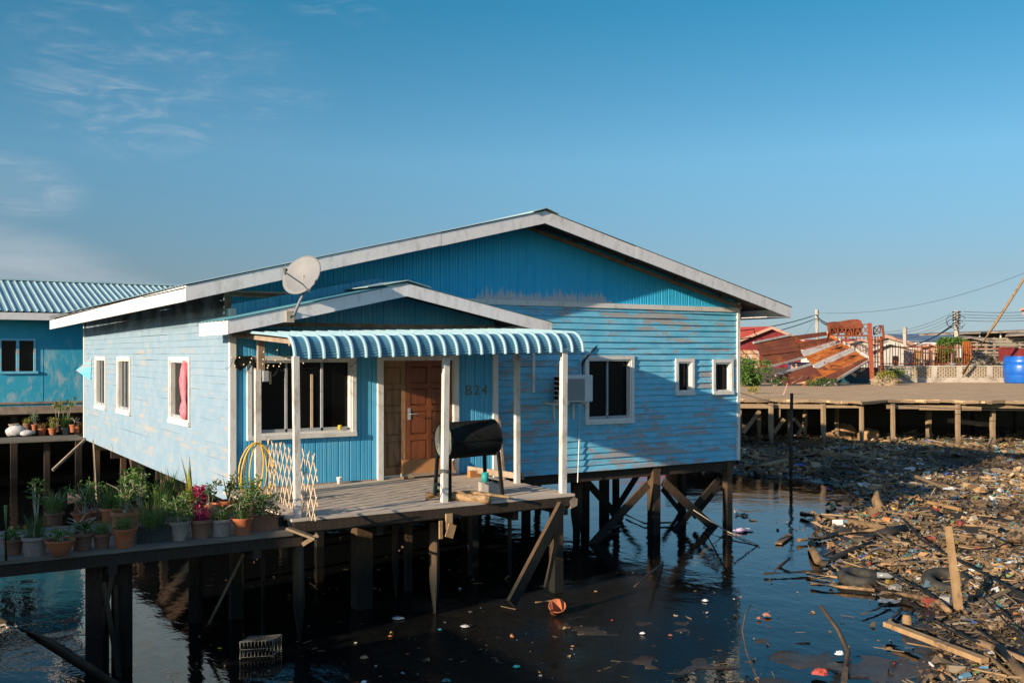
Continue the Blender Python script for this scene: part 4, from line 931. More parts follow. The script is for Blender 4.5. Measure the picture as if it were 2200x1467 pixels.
# hose
mb = MB(); hx, hy, hz = 4.62, 14.6, 2.42
for k, (w_, dep, ph) in enumerate(((.11, .82, 0), (.16, .95, .5), (.07, .72, 1.1), (.2, .88, -.6))):
    pts = []
    for a in np.linspace(0, 2 * math.pi, 25):
        pts.append(Vector((hx + w_ * math.sin(a) * (1 + .35 * math.sin(a / 2)) + .03 * math.sin(ph + a) , hy - .08 - k * .018, hz - dep * (1 - math.cos(a)) / 2 + .0)))
    mb.tube(pts, .0115, 7, False)
mb.solo('garden_hose', M['hose'], 'yellow garden hose looped over the left rear porch post', 'hose', smooth=True)
# string of little bulbs
sl = thing('string_lights', 'string of small bulbs draped under the left end of the awning', 'string lights', (4.7, 14.4, 3.6))
anchor = [(484, 790), (502, 768), (520, 795), (540, 778), (556, 792), (572, 770), (580, 805), (600, 785), (612, 790), (640, 772), (660, 790), (700, 770), (730, 785), (770, 772)]
apts = [PYp(x, y, 15.42 - .9 * math.sin(min(1, max(0, (x - 520) / 80)) * 1.57) * (x < 640)) for x, y in anchor]
mb = MB(); full = []
for a, b in zip(apts, apts[1:]):
    for i in range(6): t_ = i / 6; full.append(a.lerp(b, t_) - UP * (.07 * 4 * t_ * (1 - t_)))
mb.tube(full, .004, 4, False); mb.build('cord', M['cable'], sl)
for (x, y), D in zip([(497, 768), (515, 768), (505, 786), (524, 783), (541, 770), (538, 778), (567, 756), (596, 752), (566, 772), (577, 785), (592, 774), (603, 781), (615, 770), (588, 786), (575, 790), (652, 780), (548, 792), (600, 787), (565, 782)], range(19)):
    p = PYp(x, y, 15.4 if x < 530 else 14.5); mb = MB(); mb.ball(p, .012, 8, 6); mb.build('bulb', M['bulb'], sl, True)
mb = MB()   # dark netting patch behind the first bulbs
pl = [PYp(x, y, 15.43) for x, y in ((506, 790), (503, 778), (510, 763), (522, 765), (541, 764), (548, 775), (549, 800), (544, 788), (536, 778), (527, 790), (515, 795))]
mb.prism(pl, (0, .004, 0)); mb.solo('netting', M['cable'], 'ragged black scrap of netting hung at the left end of the porch wall', 'netting')
# pink cloth knotted in the side window
mb = MB(); px_ = XL - .02; prof = [(3.62, .10), (3.45, .16), (3.25, .20), (3.05, .17), (2.9, .12), (2.82, .17), (2.72, .2), (2.62, .16), (2.55, .05)]; n = 14; yc = 18.22
for z, r in prof:
    for k in range(n):
        t_ = 2 * math.pi * k / n; f = 1 + .22 * math.sin(5 * t_ + z * 4); mb.v.append((px_ + r * .38 * math.cos(t_) * f - .01, yc + r * .9 * math.sin(t_) * f + (3.6 - z) * .05, z))
for i in range(len(prof) - 1):
    for k in range(n): k2 = (k + 1) % n; mb.f.append((i * n + k, i * n + k2, (i + 1) * n + k2, (i + 1) * n + k))
mb.solo('curtain', M['pink'], 'pink curtain knotted at its end, hanging out of the side window', 'curtain', smooth=True)
# hinged flap at the far end of the side wall
mb = MB(); mb.prism([(XL - .02, 28.0, 3.62), (XL - .30, 28.6, 3.30), (XL - .03, 28.1, 3.05)], (0, .03, .01)); mb.solo('hinged_flap', M['siding'], 'triangular blue board flap sticking out at the far end of the side wall', 'flap')

# ------------------------------------------------------------------ walkways with pots
WZ = 1.47
wk = thing('plank_walkway', 'weathered plank walkway in front of the side wall carrying two rows of potted plants', 'walkway', (1.5, 13.2, 0))
mb = MB(); y = 12.2
while y < 14.25: mb.box(-1.6 + R(-.05, .05), 4.40 + R(-.04, .03), y, y + .195, WZ - .045 + R(-.004, .004), WZ + R(-.003, .003)); y += .205
mb.build('planks', M['plank'], wk)
mb = MB(); mb.bar((-1.6, 12.26, WZ - .12), (4.5, 12.26, WZ - .12), .06, .14); mb.bar((-1.6, 14.1, WZ - .12), (4.5, 14.1, WZ - .12), .06, .14)
for x in (-1, .5, 2.2, 3.9): mb.bar((x, 12.2, WZ - .24), (x, 14.2, WZ - .24), .1, .10)
mb.build('beam', M['pile_dark'], wk)
def wpile(px, D, w_, s_=4, mat='pile_dark', top=1.3, lean=(0, 0)):
    p = C(px, HY, D); mb = MB()
    if s_ == 4: mb.bar((p.x + lean[0], p.y + lean[1], -.4), (p.x, p.y, top), w_, w_, (FW.x, FW.y, 0))
    else: mb.tube([(p.x + lean[0], p.y + lean[1], -.4), (p.x, p.y, top)], w_ / 2, 9)
    return mb.build('pile', M[mat], wk)
wpile(209, 11.75, .20); wpile(262, 11.9, .185); wpile(565, 12.9, .09, 8); wpile(503, 14.1, .14); wpile(420, 13.9, .14)
for a, b, w_ in ((C(243, 1222, 11.62), C(214, 1372, 11.62), .05), (C(222, 1250, 11.6), C(256, 1452, 11.55), .075), (C(247, 1255, 11.75), C(254, 1450, 11.7), .06)):
    mb = MB(); mb.bar(a, b, w_, .05); mb.build('brace', M['pile'], wk)
mb = MB(); mb.bar((4.30, 12.24, 1.52), (4.58, 11.98, 1.40), .10, .03); mb.bar((4.45, 12.1, 1.32), (4.62, 12.0, 1.44), .06, .05); mb.build('broken_end', M['pile_grey'], wk)
log('leaning_pole', [C(-30, 1318, 9.9), C(110, 1382, 10.3), C(262, 1482, 10.9)], [.05, .055, .05], 'logdark', 'dark pole slanting down into the water at the near left corner', 'pole')
log('bamboo_stake', [GZ(12, 1203, WZ), GZ(12, 1203, WZ) + UP * .6], .018, 'bamboo_green' if 'bamboo_green' in M else 'leaf', 'green bamboo stake at the left end of the front walkway', 'stake', None, 7, .03)
mb = MB(); c_ = C(8, 1358, 9.95)
for k in range(120):
    p = c_ + RT * R(-.14, .12) + UP * R(-.10, .07) + FW * R(-.05, .05); q = p + Vector((R(-.12, .12), R(-.1, .1), R(-.07, .05))); mb.tube([p, p.lerp(q, .5) + UP * R(-.02, .04), q], [R(.003, .012), R(.004, .016), .003], 5)
mb.tube([c_ + RT * -.03 - UP * .05, c_ - RT * .02 - UP * .2, c_ - RT * .035 - UP * .3], [.022, .012, .004], 6)
mb.solo('net_bundle', M['twig'], 'tangled pale bundle of netting caught on the slanting pole', 'netting', smooth=True)

# ---- plants
def add_leafy(mb, tw, h, spread, n, L_, w_, stems=4, base=.0):
    for s_ in range(stems):
        a = R(0, 6.28); tip = Vector((math.cos(a) * spread * R(.2, 1), math.sin(a) * spread * R(.2, 1), base + h * R(.65, 1))); b = Vector((R(-.03, .03), R(-.03, .03), base)); mid = b.lerp(tip, .5) + Vector((R(-.03, .03), R(-.03, .03), .02))
        tw.tube([b, mid, tip], [.007, .005, .003], 5)
        for i in range(n // stems):
            t_ = R(.25, 1.0); p = b.lerp(mid, t_ * 2) if t_ < .5 else mid.lerp(tip, t_ * 2 - 1)
            d = Vector((R(-1, 1), R(-1, 1), R(-.25, .8))); mb.leaf(p + d.normalized() * R(0, spread * .25), d, L_ * R(.6, 1.2), w_ * R(.7, 1.2))
def add_grass(mb, h, spread, n, w_=.009, base=0, lean=.6):
    for i in range(n):
        a = R(0, 6.28); r = R(0, spread * .55); d = Vector((math.cos(a) * R(0, lean), math.sin(a) * R(0, lean), 1)); mb.blade((math.cos(a) * r, math.sin(a) * r, base), d, h * R(.5, 1.1), w_ * R(.7, 1.3), R(.3, 1.3))
def add_bush(mb, tw, h, spread, n, L_, w_, base=0):
    add_leafy(mb, tw, h, spread, n, L_, w_, 7, base)
    for i in range(n // 3):
        a = R(0, 6.28); r = spread * math.sqrt(R(0, 1)); mb.leaf((math.cos(a) * r, math.sin(a) * r, base + R(.02, h * .5)), (R(-1, 1), R(-1, 1), R(0, .8)), L_, w_)
def add_bare(tw, h, spread, n=5, base=0):
    t0 = Vector((0, 0, base)); t1 = t0 + Vector((R(-.05, .05), R(-.05, .05), h * .5)); tw.tube([t0, t0.lerp(t1, .5) + Vector((.02, 0, 0)), t1], [.016, .012, .010], 6)
    for i in range(n):
        a = R(0, 6.28); b = t0.lerp(t1, R(.5, 1)); e = b + Vector((math.cos(a) * spread, math.sin(a) * spread, h * R(.2, .5))); tw.tube([b, b.lerp(e, .5) + Vector((0, 0, R(-.03, .05))), e], [.008, .006, .003], 5)
POT_MESH = {}
def pot_shape(kind, r, h):
    mb = MB()
    if kind == 'box':
        l, d = r, r * .42
        for (x0, x1, y0, y1) in ((-l, l, -d, -d + .015), (-l, l, d - .015, d), (-l, -l + .015, -d + .015, d - .015), (l - .015, l, -d + .015, d - .015)): mb.box(x0, x1, y0, y1, 0, h)
        mb.box(-l + .002, l - .002, -d + .002, d - .002, -.0, .02); mb.box(-l - .012, l + .012, -d - .012, -d - .001, h - .03, h + .004); return mb
    k = {'taper': (.70, .97), 'bowl': (.42, .98), 'straight': (.82, .95), 'bell': (.6, .9)}[kind]
    if kind == 'bowl': pr = [(r * .42, 0), (r * .62, h * .22), (r * .82, h * .55), (r * .93, h * .84), (r * .95, h * .87), (r, h * .88), (r * 1.01, h), (r * .93, h), (r * .90, h * .8), (0.001, h * .8)]
    elif kind == 'bell': pr = [(r * .62, 0), (r * .66, h * .1), (r * .74, h * .5), (r * .78, h * .62), (r * .88, h * .80), (r, h * .92), (r * 1.0, h), (r * .92, h), (r * .8, h * .82), (.001, h * .82)]
    else: pr = [(r * k[0], 0), (r * (k[0] * .35 + k[1] * .6), h * .78), (r * .96, h * .80), (r * 1.0, h * .82), (r, h * .985), (r * .985, h), (r * .90, h), (r * .87, h * .86), (.001, h * .86)]
    mb.lathe(pr, 26); return mb
def potted(px, yb, wpx, hpx, kind, mat, plant, ph, label, group, z=WZ, dy=0, pm='leaf', cat='potted plant', back=0):
    g = GZ(px, yb, z); D = g.dot(FW); r = wpx / FPX * D / 2; h = hpx / FPX * D; loc = Vector((g.x, g.y, z)) + Vector((FW.x, FW.y, 0)) * (r * .55 + back)
    th = thing('potted_plant' if plant else 'plant_pot', label, cat if plant else 'pot', (0, 0, 0), group)
    p = pot_shape(kind, r, h).build('pot', M[mat], th, kind != 'box')
    if kind != 'box': p.modifiers.new('e', 'EDGE_SPLIT').split_angle = math.radians(35)
    s = MB()
    if kind == 'box': s.box(-r + .02, r - .02, -r * .38, r * .38, h * .7, h * .86)
    else: s.lathe([(r * .86, h * .80), (r * .87, h * .87), (r * .45, h * .90), (.001, h * .91)], 16)
    s.build('soil', M['soil'], th)
    lf, tw = MB(), MB(); b = h * .88; sp = r * 1.25
    lm = pm
    for pl_ in plant.split('+') if plant else []:
        if pl_ == 'leafy': add_leafy(lf, tw, ph, sp * 1.1, 110, .07, .034, 6, b)
        elif pl_ == 'bush': add_bush(lf, tw, ph, sp * 1.2, 260, .055, .028, b)
        elif pl_ == 'low': add_bush(lf, tw, ph * .5, r * .95, 60, .06, .035, b)
        elif pl_ == 'grass': add_grass(lf, ph, sp * 1.15, 190, .011, b)
        elif pl_ == 'tuft': add_grass(lf, max(.2, ph * .55), sp * 1.05, 130, .008, b)
        elif pl_ == 'strap': add_grass(lf, ph, sp * .7, 46, .020, b, .45)
        elif pl_ == 'bare': add_bare(tw, ph * .8, sp * 1.1, 6, b)
        elif pl_ == 'cane':
            for i in range(6): a = R(0, 6.28); e = Vector((math.cos(a) * sp * .35, math.sin(a) * sp * .35, b + ph * R(.75, 1))); tw.tube([(R(-.03, .03), R(-.03, .03), b), e * .6 + Vector((0, 0, b * .4)), e], [.009, .007, .004], 5); [lf.leaf(e + Vector((R(-.05, .05), R(-.05, .05), R(-.12, .03))), (R(-1, 1), R(-1, 1), R(-.4, .7)), .10, .035) for _ in range(9)]
        elif pl_ == 'spire':
            for k in range(3):
                x_, y_ = R(-.05, .05), R(-.05, .05); tw.tube([(x_ * .3, y_ * .3, b), (x_, y_, b + ph)], [.008, .004], 5)
                for i in range(34): a = R(0, 6.28); zz = b + ph * R(.35, 1.02); lf.leaf((x_, y_, zz), (math.cos(a), math.sin(a), R(.1, .9)), .10, .022)
        elif pl_ == 'tall':
            for i in range(4): a = R(0, 6.28); lf.blade((0, 0, b), (math.cos(a) * .22, math.sin(a) * .22, 1), ph * R(.85, 1.1), .05, .25, 6)
        elif pl_ == 'gangly':
            for k in range(3):
                x_, y_ = R(-.1, .1), R(-.1, .1); tip = Vector((x_ * 1.8, y_ * 1.8, b + ph * R(.8, 1.05))); tw.tube([(x_ * .2, y_ * .2, b), (x_, y_, b + ph * .5), tip], [.009, .007, .004], 5)
                for i in range(16): a = R(0, 6.28); lf.leaf(tip + Vector((0, 0, R(-.3, .02) * ph)), (math.cos(a), math.sin(a), R(-.5, .5)), .12, .045)
    if lf.v: lf.build('foliage', M[lm], th)
    if tw.v: tw.build('stems', M['twig'], th)
    th.location = loc; th.rotation_euler.z = R(-.6, .6) if kind != 'box' else R(-.04, .04)
    return th
GF, GB = 'potted plants along the front edge of the walkway', 'potted plants in the back row of the walkway'
potted(22, 1193, 46, 34, 'taper', 'terra_dark', 'low', .25, 'dark clay pot at the left end of the front walkway, beside the green stake', GF)
potted(68, 1194, 54, 40, 'straight', 'clay_grey', 'cane+tuft', .62, 'brown-grey pot holding tall bare-legged canes on the front walkway', GF, pm='leafd')
potted(121, 1197, 62, 36, 'bowl', 'terra', 'low', .30, 'terracotta bowl pot with low bright leaves, third pot from the left of the front row', GF)
potted(171, 1184, 48, 38, 'taper', 'terra_dark', 'bare+low', .30, 'blackish pot with bare crooked twigs, between the bowl pot and a small brown pot', GF, pm='leafd')
potted(214, 1179, 40, 32, 'taper', 'terra_dark', 'tuft', .35, 'small brown pot with a grassy tuft, left of the wide orange pot', GF, pm='grass')
potted(261, 1178, 56, 42, 'bell', 'terra', 'tuft', .10, 'wide orange terracotta pot, nearly empty, on the walkway edge', GF, pm='grass')
potted(321, 1167, 72, 34, 'box', 'plastic_black', 'grass+tuft', .40, 'long black plastic planter full of thick grass', GF, pm='grass')
potted(382, 1162, 50, 42, 'bell', 'clay_grey', 'bush', .36, 'pale grey bell-shaped pot with a bushy light green plant', GF)
potted(427, 1157, 50, 40, 'taper', 'terra_dark', 'spire+tuft', .42, 'dark round-rimmed pot with a crimson-leaved plant', GF, pm='magenta')
potted(470, 1152, 48, 36, 'straight', 'clay_grey', 'bare+tuft+tuft', .34, 'brown-grey straight pot with a bare forked twig over grass', GF, pm='grass')
potted(517, 1150, 48, 37, 'bell', 'terra', 'tuft+leafy', .38, 'orange terracotta pot with moss stains below a leafy green plant', GF, pm='leafd')
potted(564, 1141, 54, 32, 'box', 'terra_dark', 'bush+bare', .30, 'reddish-brown rectangular planter with a spreading bush, near the porch', GF, pm='leafd')
potted(599, 1130, 22, 22, 'taper', 'plastic_black', '', .0, 'tiny empty dark pot at the right end of the front walkway', GF)
potted(112, 1128, 40, 26, 'taper', 'terra_dark', 'grass+bare', .35, 'brown pot with dry grass behind the canes in the back row', GB, pm='grass')
potted(173, 1128, 52, 26, 'bell', 'terra', 'leafy+bare', .42, 'ribbed terracotta pot with a thin leafy shrub, left of the back row', GB)
potted(197, 1120, 38, 24, 'bowl', 'clay_grey', 'leafy', .40, 'pale rimmed shallow pot with a spindly green plant in the back row', GB, pm='leafd')
potted(231, 1126, 42, 34, 'taper', 'terra', 'grass', .36, 'tall terracotta pot with fine grass, left of the biggest back row pot', GB, pm='grass')
potted(262, 1146, 60, 46, 'straight', 'terra', 'bare+low+leafy', .55, 'big terracotta pot with a pale crooked stem, largest of the back row', GB, pm='leaf')
potted(298, 1118, 44, 30, 'taper', 'terra_dark', 'gangly+bush', .62, 'brown pot with a tall gangly leafy shrub beside the house wall', GB)
potted(338, 1116, 40, 28, 'taper', 'terra', 'grass', .40, 'terracotta pot with arching grass behind the black planter', GB, pm='grass')
potted(362, 1108, 46, 30, 'taper', 'clay_grey', 'strap+strap', .52, 'grey pot with a fountain of stiff strap leaves', GB, pm='leafd')
potted(408, 1110, 40, 28, 'taper', 'terra_dark', 'tall+tuft', .66, 'brown pot with two tall broad yellow-green blades', GB, pm='leafy_yellow')
potted(446, 1112, 44, 28, 'taper', 'terra', 'leafy', .36, 'terracotta pot with leafy growth behind the crimson plant', GB, pm='leafd')
potted(487, 1102, 46, 26, 'bell', 'terra', 'tall+leafy', .40, 'orange pot with thin upright blades next to the house corner', GB, pm='leafd')
potted(534, 1106, 40, 26, 'taper', 'terra_dark', 'bush', .36, 'brown pot with a dense green bush below the yellow hose', GB)
# far walkway
fk = thing('plank_walkway', 'far plank walkway behind the side wall carrying small clay pots', 'walkway', (2.5, 29.3, 0))
mb = MB(); ya = 28.9
for k in range(7): mb.box(-4 + R(-.1, .1), 4.52, ya + k * .2, ya + k * .2 + .19, WZ - .05, WZ + R(-.004, .004))
mb.build('planks', M['plank'], fk)
for x in (-1.5, 1.0, 3.6): mb = MB(); mb.bar((x, 29.2, -.4), (x, 29.2, WZ - .05), .14, .14); mb.build('pile', M['pile_dark'], fk)
mb = MB(); mb.bar(PYp(183, 944, 28.85), PYp(113, 1010, 28.5), .06, .06); mb.build('brace', M['batten'], fk)
GW = 'small pots on the far walkway'
for px, yb, wp, hp, kd, mt, plt, ph, lb, pm in (
    (25, 925, 22, 14, 'bowl', 'clay_grey', '', 0, 'pale wide-mouthed jar at the left of the far walkway, behind the sack', 'leaf'),
    (54, 926, 18, 16, 'taper', 'terra_dark', 'tuft', .4, 'brown pot with a little yellow-green tuft on the far walkway', 'leafy_yellow'),
    (71, 927, 14, 15, 'taper', 'terra', 'leafy', .35, 'small pinkish pot with grey-green leaves on the far walkway', 'leaf_grey'),
    (86, 935, 18, 14, 'taper', 'terra', 'tuft', .3, 'little orange pot with dry brown grass on the far walkway edge', 'dryleaf'),
    (109, 935, 19, 15, 'taper', 'terra', 'tuft+leafy', .4, 'little orange pot with thick yellow-green grass on the far walkway edge', 'leafy_yellow'),
    (120, 928, 16, 14, 'taper', 'terra_dark', 'gangly', .75, 'dark pot with a tall yellowing plant on the far walkway', 'leafy_yellow'),
    (137, 933, 18, 14, 'taper', 'clay_grey', 'gangly+tuft', .85, 'grey pot with the tallest drooping-leaved plant on the far walkway', 'leaf'),
    (154, 929, 18, 17, 'taper', 'terra', 'bare', .4, 'pinkish pot with dead stalks at the back of the far walkway', 'dryleaf'),
    (164, 932, 19, 16, 'bell', 'terra', 'bare+low', .25, 'fluted pink clay pot with a dry twig on the far walkway', 'dryleaf'),
    (187, 931, 24, 20, 'taper', 'terra', '', 0, 'bright orange pot beside the side wall, holding a white bag', 'leaf')):
    potted(px, yb, wp, hp, kd, mt, plt, ph, lb, GW, pm=pm, back=.05)
mb = MB(); g = GZ(187, 931, WZ) + FW * .2
for k in range(5): mb.ball(g + RT * R(-.09, .09) + UP * (.31 + R(-.02, .04)), R(.07, .10), 9, 7, (1, 1, .8), .12)
mb.solo('plastic_bag', M['white_plastic'], 'white plastic bag stuffed in the bright orange pot', 'bag', smooth=True)
mb = MB(); g = GZ(30, 938, WZ)
mb.ball(g + FW * .15 + UP * .15, .21, 14, 10, (1.15, .8, .75), .12); mb.ball(g + RT * .30 + FW * .15 + UP * .09, .12, 12, 8, (1.5, .8, .7), .16); mb.ball(g + RT * -.12 + FW * .1 + UP * .13, .16, 12, 8, (1, .8, .8), .14)
mb.solo('filled_sack', M['sack'], 'lumpy grey-white sack lying on the far walkway', 'sack', smooth=True)
log('thin_pole', [C(200, 945, 23.5), C(207, 1078, 22.5)], .018, 'bamboo', 'thin pale upright pole in the water under the far end of the side wall', 'pole', None, 7, .03)
# neighbour's house on the left
nb = thing('teal_house', 'shaded teal neighbour house with a pale blue ribbed roof, on the left edge', 'house', (2, 33, 0))
NY_ = 33.0; nx0, nx1 = -14, 12
mb = MB(); wn_ = [PYp(-2, HY, NY_).x, PYp(77, HY, NY_).x, PYp(0, 803, NY_).z, PYp(0, 727, NY_).z]
mb.box(nx0, wn_[0], NY_, NY_ + .08, 2.1, 5.1); mb.box(wn_[1], nx1, NY_, NY_ + .08, 2.1, 5.1); mb.box(wn_[0], wn_[1], NY_, NY_ + .08, 2.1, wn_[2]); mb.box(wn_[0], wn_[1], NY_, NY_ + .08, wn_[3], 5.1)
for x in (1.6, 2.75, 3.95, 5.1, 6.3): mb.box(x, x + .012, NY_ - .006, NY_ - .001, 2.1, 5.0)
mb.build('wall', M['teal_wall'], nb)
mb = MB()
for a, b in ((wn_[0], wn_[0] + .06), (wn_[1] - .06, wn_[1])): mb.box(a, b, NY_ - .03, NY_ + .05, wn_[2] + .07, wn_[3] - .06)
mb.box(wn_[0], wn_[1] + .06, NY_ - .06, NY_ + .05, wn_[2], wn_[2] + .07); mb.box(wn_[0], wn_[1], NY_ - .03, NY_ + .05, wn_[3] - .06, wn_[3]); xm = (wn_[0] + wn_[1]) / 2; mb.box(xm - .04, xm + .04, NY_ - .02, NY_ + .05, wn_[2] + .07, wn_[3] - .06)
wf = mb.build('window', M['siding'], nb)
mb = MB(); mb.box(wn_[0] + .05, wn_[1] - .05, NY_ + .05, NY_ + .06, wn_[2] + .07, wn_[3] - .05); mb.build('pane', M['black'], wf)
mb = MB(); mb.box(nx0, nx1, NY_ - .06, NY_ - .01, 1.95, 2.18); mb.box(nx0, nx1, NY_ - .05, NY_ - .008, 2.25, 2.31); mb.build('base_beam', M['batten'], nb)
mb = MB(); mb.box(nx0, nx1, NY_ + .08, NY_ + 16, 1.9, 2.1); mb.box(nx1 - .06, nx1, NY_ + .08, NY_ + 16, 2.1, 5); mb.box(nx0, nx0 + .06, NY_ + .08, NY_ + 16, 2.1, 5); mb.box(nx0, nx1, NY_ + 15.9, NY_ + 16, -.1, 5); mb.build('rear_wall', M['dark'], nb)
mb = MB(); ey = NY_ - .75; ez = 4.98; ry = ey + 4.6; rz = ez + 4.6 * .265; n = int((nx1 + 1 - nx0) / .2)
def rib_sheet(mb, ya, za, yb, zb):
    prof = []
    for k in range(n):
        x = nx0 + k * .2
        for a, d in ((0, 0), (.12, 0), (.14, .03), (.17, .03), (.187, 0)): prof.append((x + a, d))
    for (xa, da), (xb, db) in zip(prof, prof[1:]): mb.quad((xa, ya, za + da), (xb, ya, za + db), (xb, yb, zb + db), (xa, yb, zb + da))
rib_sheet(mb, ey, ez, ry, rz); mb.quad((nx0, ry, rz), (nx1, ry, rz), (nx1, ry + 8, rz - 2), (nx0, ry + 8, rz - 2))
rr_ = mb.build('roof', M['tin'], nb)
mb = MB(); mb.box(nx0, nx1, ey + .01, ey + .04, ez - .24, ez - .03); mb.build('fascia', M['fascia'], rr_)
mb = MB(); mb.prism([(nx0, ey + .04, ez - .06), (nx1, ey + .04, ez - .06), (nx1, NY_, ez + .1), (nx0, NY_, ez + .1)], (0, 0, -.03)); mb.build('eave_timber', M['eaves'], rr_)
mb = MB(); mb.prism([(nx0, ry - .2, rz - .015), (nx0, ry, rz + .07), (nx0, ry + .2, rz - .015)], (nx1 - nx0, 0, 0)); mb.build('ridge_cap', M['tin'], rr_)
for x in (-6, -3, 0, 1.6, 3.2, 5, 8):
    mb = MB(); mb.bar((x, NY_ + .3, -.4), (x, NY_ + .3, 1.95), .18, .18, (0, 1, 0)); mb.build('stilt', M['pile_dark'], nb)
M['rubble'] = mnoise('earthy_rubble', (.20, .145, .09, 1), (.32, .25, .17, 1), scale=2, rough=.95, bump=.4, coord='World')
# ------------------------------------------------------------------ pier on posts with its concrete yard
PZ = 2.0
pier = thing('pier', 'long raised concrete pier on grey timber posts beyond the rubbish', 'pier', tuple(CG(1850, 38, 0)))
fe = [(1430, 39.5), (1560, 39.0), (1640, 38.6), (1730, 38.2), (1790, 37.3), (1850, 37.0), (1905, 37.9), (1960, 38.3), (2060, 37.2), (2200, 37.0), (2500, 37)]
def edge_pt(px):
    xs = [a for a, b in fe]; return float(np.interp(px, xs, [b for a, b in fe]))
mb = MB(); top = []
for px in range(1430, 2500, 14):
    D = edge_pt(px) + .22 * math.sin(px * .05) + R(-.06, .06); top.append(CG(px, D, PZ + R(-.02, .02)))
far = [CG(2500, 64, PZ), CG(1430, 60, PZ)]
n = len(top); mb.v = [tuple(p) for p in top + far] + [(p.x, p.y, p.z - R(.07, .10)) for p in top] + [(p.x, p.y, p.z - .2) for p in far]
m_ = n + 2; mb.f = [tuple(range(m_))[::-1]] + [(i, (i + 1) % m_, m_ + (i + 1) % m_, m_ + i) for i in range(m_)] + [tuple(range(m_, 2 * m_))]
def pier_mat():
    t = T('worn_pier_concrete'); f = t.noise(t.coord('World', (1, 1, 1)), .8, 8, .72); col = t.mix(t.ramp(f, .3, .7), (.46, .29, .15, 1), (.60, .40, .23, 1))
    g = t.ramp(t.noise(t.coord('World', (.25, 1.2, 1), (2, 0, 0), (0, 0, TH)), 1.1, 6, .7), .55, .7); col = t.mix(t.math('MULTIPLY', g, .6), col, (.30, .19, .10, 1))
    k = t.ramp(t.noise(t.coord('World'), 9, 5, .7), .6, .7); col = t.mix(t.math('MULTIPLY', k, .4), col, (.16, .12, .085, 1))
    return t.fin(col, .92, t.bump(f, .6, .06), .15)
M['pierc'] = pier_mat(); mb.build('deck', M['pierc'], pier)
mb = MB()
for k in range(0, len(top) - 2, 2): dz = R(-.02, .015); mb.bar(top[k] - FW * .03 - UP * (.05 - dz), top[k + 2] - FW * .03 - UP * (.05 + R(-.01, .02)), .05, .10 + R(-.02, .03))
mb.build('edge_board', M['pile_grey'], pier)
for (a, da), (b, db), z_, h_ in (((1570, 39.0), (1772, 37.9), 1.72, .17), ((1772, 37.8), (1852, 37.3), 1.76, .10), ((1905, 37.9), (1992, 37.9), 1.74, .14), ((1975, 37.8), (2108, 37.4), 1.72, .18), ((2090, 37.6), (2330, 37.3), 1.78, .14), ((1430, 40.5), (2400, 40.5), 1.74, .2), ((1430, 44), (2400, 44), 1.74, .2)):
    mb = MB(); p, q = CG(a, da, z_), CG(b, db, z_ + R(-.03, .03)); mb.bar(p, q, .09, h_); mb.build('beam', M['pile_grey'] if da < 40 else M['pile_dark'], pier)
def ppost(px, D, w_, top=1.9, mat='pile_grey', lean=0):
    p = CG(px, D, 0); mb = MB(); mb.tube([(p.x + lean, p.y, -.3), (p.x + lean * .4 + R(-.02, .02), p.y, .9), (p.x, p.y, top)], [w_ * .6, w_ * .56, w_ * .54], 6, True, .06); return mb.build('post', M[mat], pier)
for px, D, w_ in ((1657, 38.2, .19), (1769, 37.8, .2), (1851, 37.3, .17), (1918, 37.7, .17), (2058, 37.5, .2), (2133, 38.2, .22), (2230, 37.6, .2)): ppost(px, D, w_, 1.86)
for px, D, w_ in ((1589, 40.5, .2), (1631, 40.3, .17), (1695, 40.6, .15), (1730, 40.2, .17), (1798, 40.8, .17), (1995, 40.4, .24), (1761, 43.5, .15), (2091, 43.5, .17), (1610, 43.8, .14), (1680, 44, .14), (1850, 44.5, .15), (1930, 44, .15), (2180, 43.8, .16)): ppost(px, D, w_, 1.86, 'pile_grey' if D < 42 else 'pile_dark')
for a, b in ((C(1632, 882, 39), C(1597, 930, 39)), (C(1685, 900, 39.4), C(1662, 930, 39.4)), (C(1706, 898, 39.6), C(1728, 925, 39.6)), (C(1722, 920, 39.5), C(1712, 938, 39.5))):
    mb = MB(); mb.bar(a, b, .06, .14); mb.build('brace', M['pile_grey'], pier)
mb = MB(); mb.bar(C(2035, 903, 39.5), C(2128, 912, 39.5), .06, .17); mb.build('brace', M['pile_grey'], pier)
mb = MB(); mb.bar(CG(1674, 38.5, 1.85), CG(1674, 38.5, 1.25), .05, .2, (FW.x, FW.y, 0)); mb.build('hanging_board', M['pile_grey'], pier)
# dark sheet standing in for the shade under the yard
mb = MB(); a, b = CG(1430, 52, 0), CG(2600, 52, 0); mb.prism([tuple(a + UP * -.3), tuple(b + UP * -.3), tuple(b + UP * 1.82), tuple(a + UP * 1.82)], tuple(FW * .2)); mb.build('shade_backdrop', M['dark'], pier)
# rubble mound at the end of the low wall
def rubble(px, D, z, w_, h_, n, label, mat='concrete'):
    mb = MB(); c = CG(px, D, z)
    for i in range(n):
        p = c + RT * R(-w_, w_) * .8 + FW * R(-.4, .4) + UP * R(0, h_) * (1 - .2); s_ = R(.12, .34)
        mb.ball(p, s_, 6, 4, (R(.8, 1.3), R(.8, 1.3), R(.6, 1)), .25)
    return mb.solo('rubble_mound', M[mat], label, 'rubble')
rubble(1898, 56.5, PZ, .75, .55, 40, 'heap of broken concrete at the foot of the rusty gate posts', 'rubble')
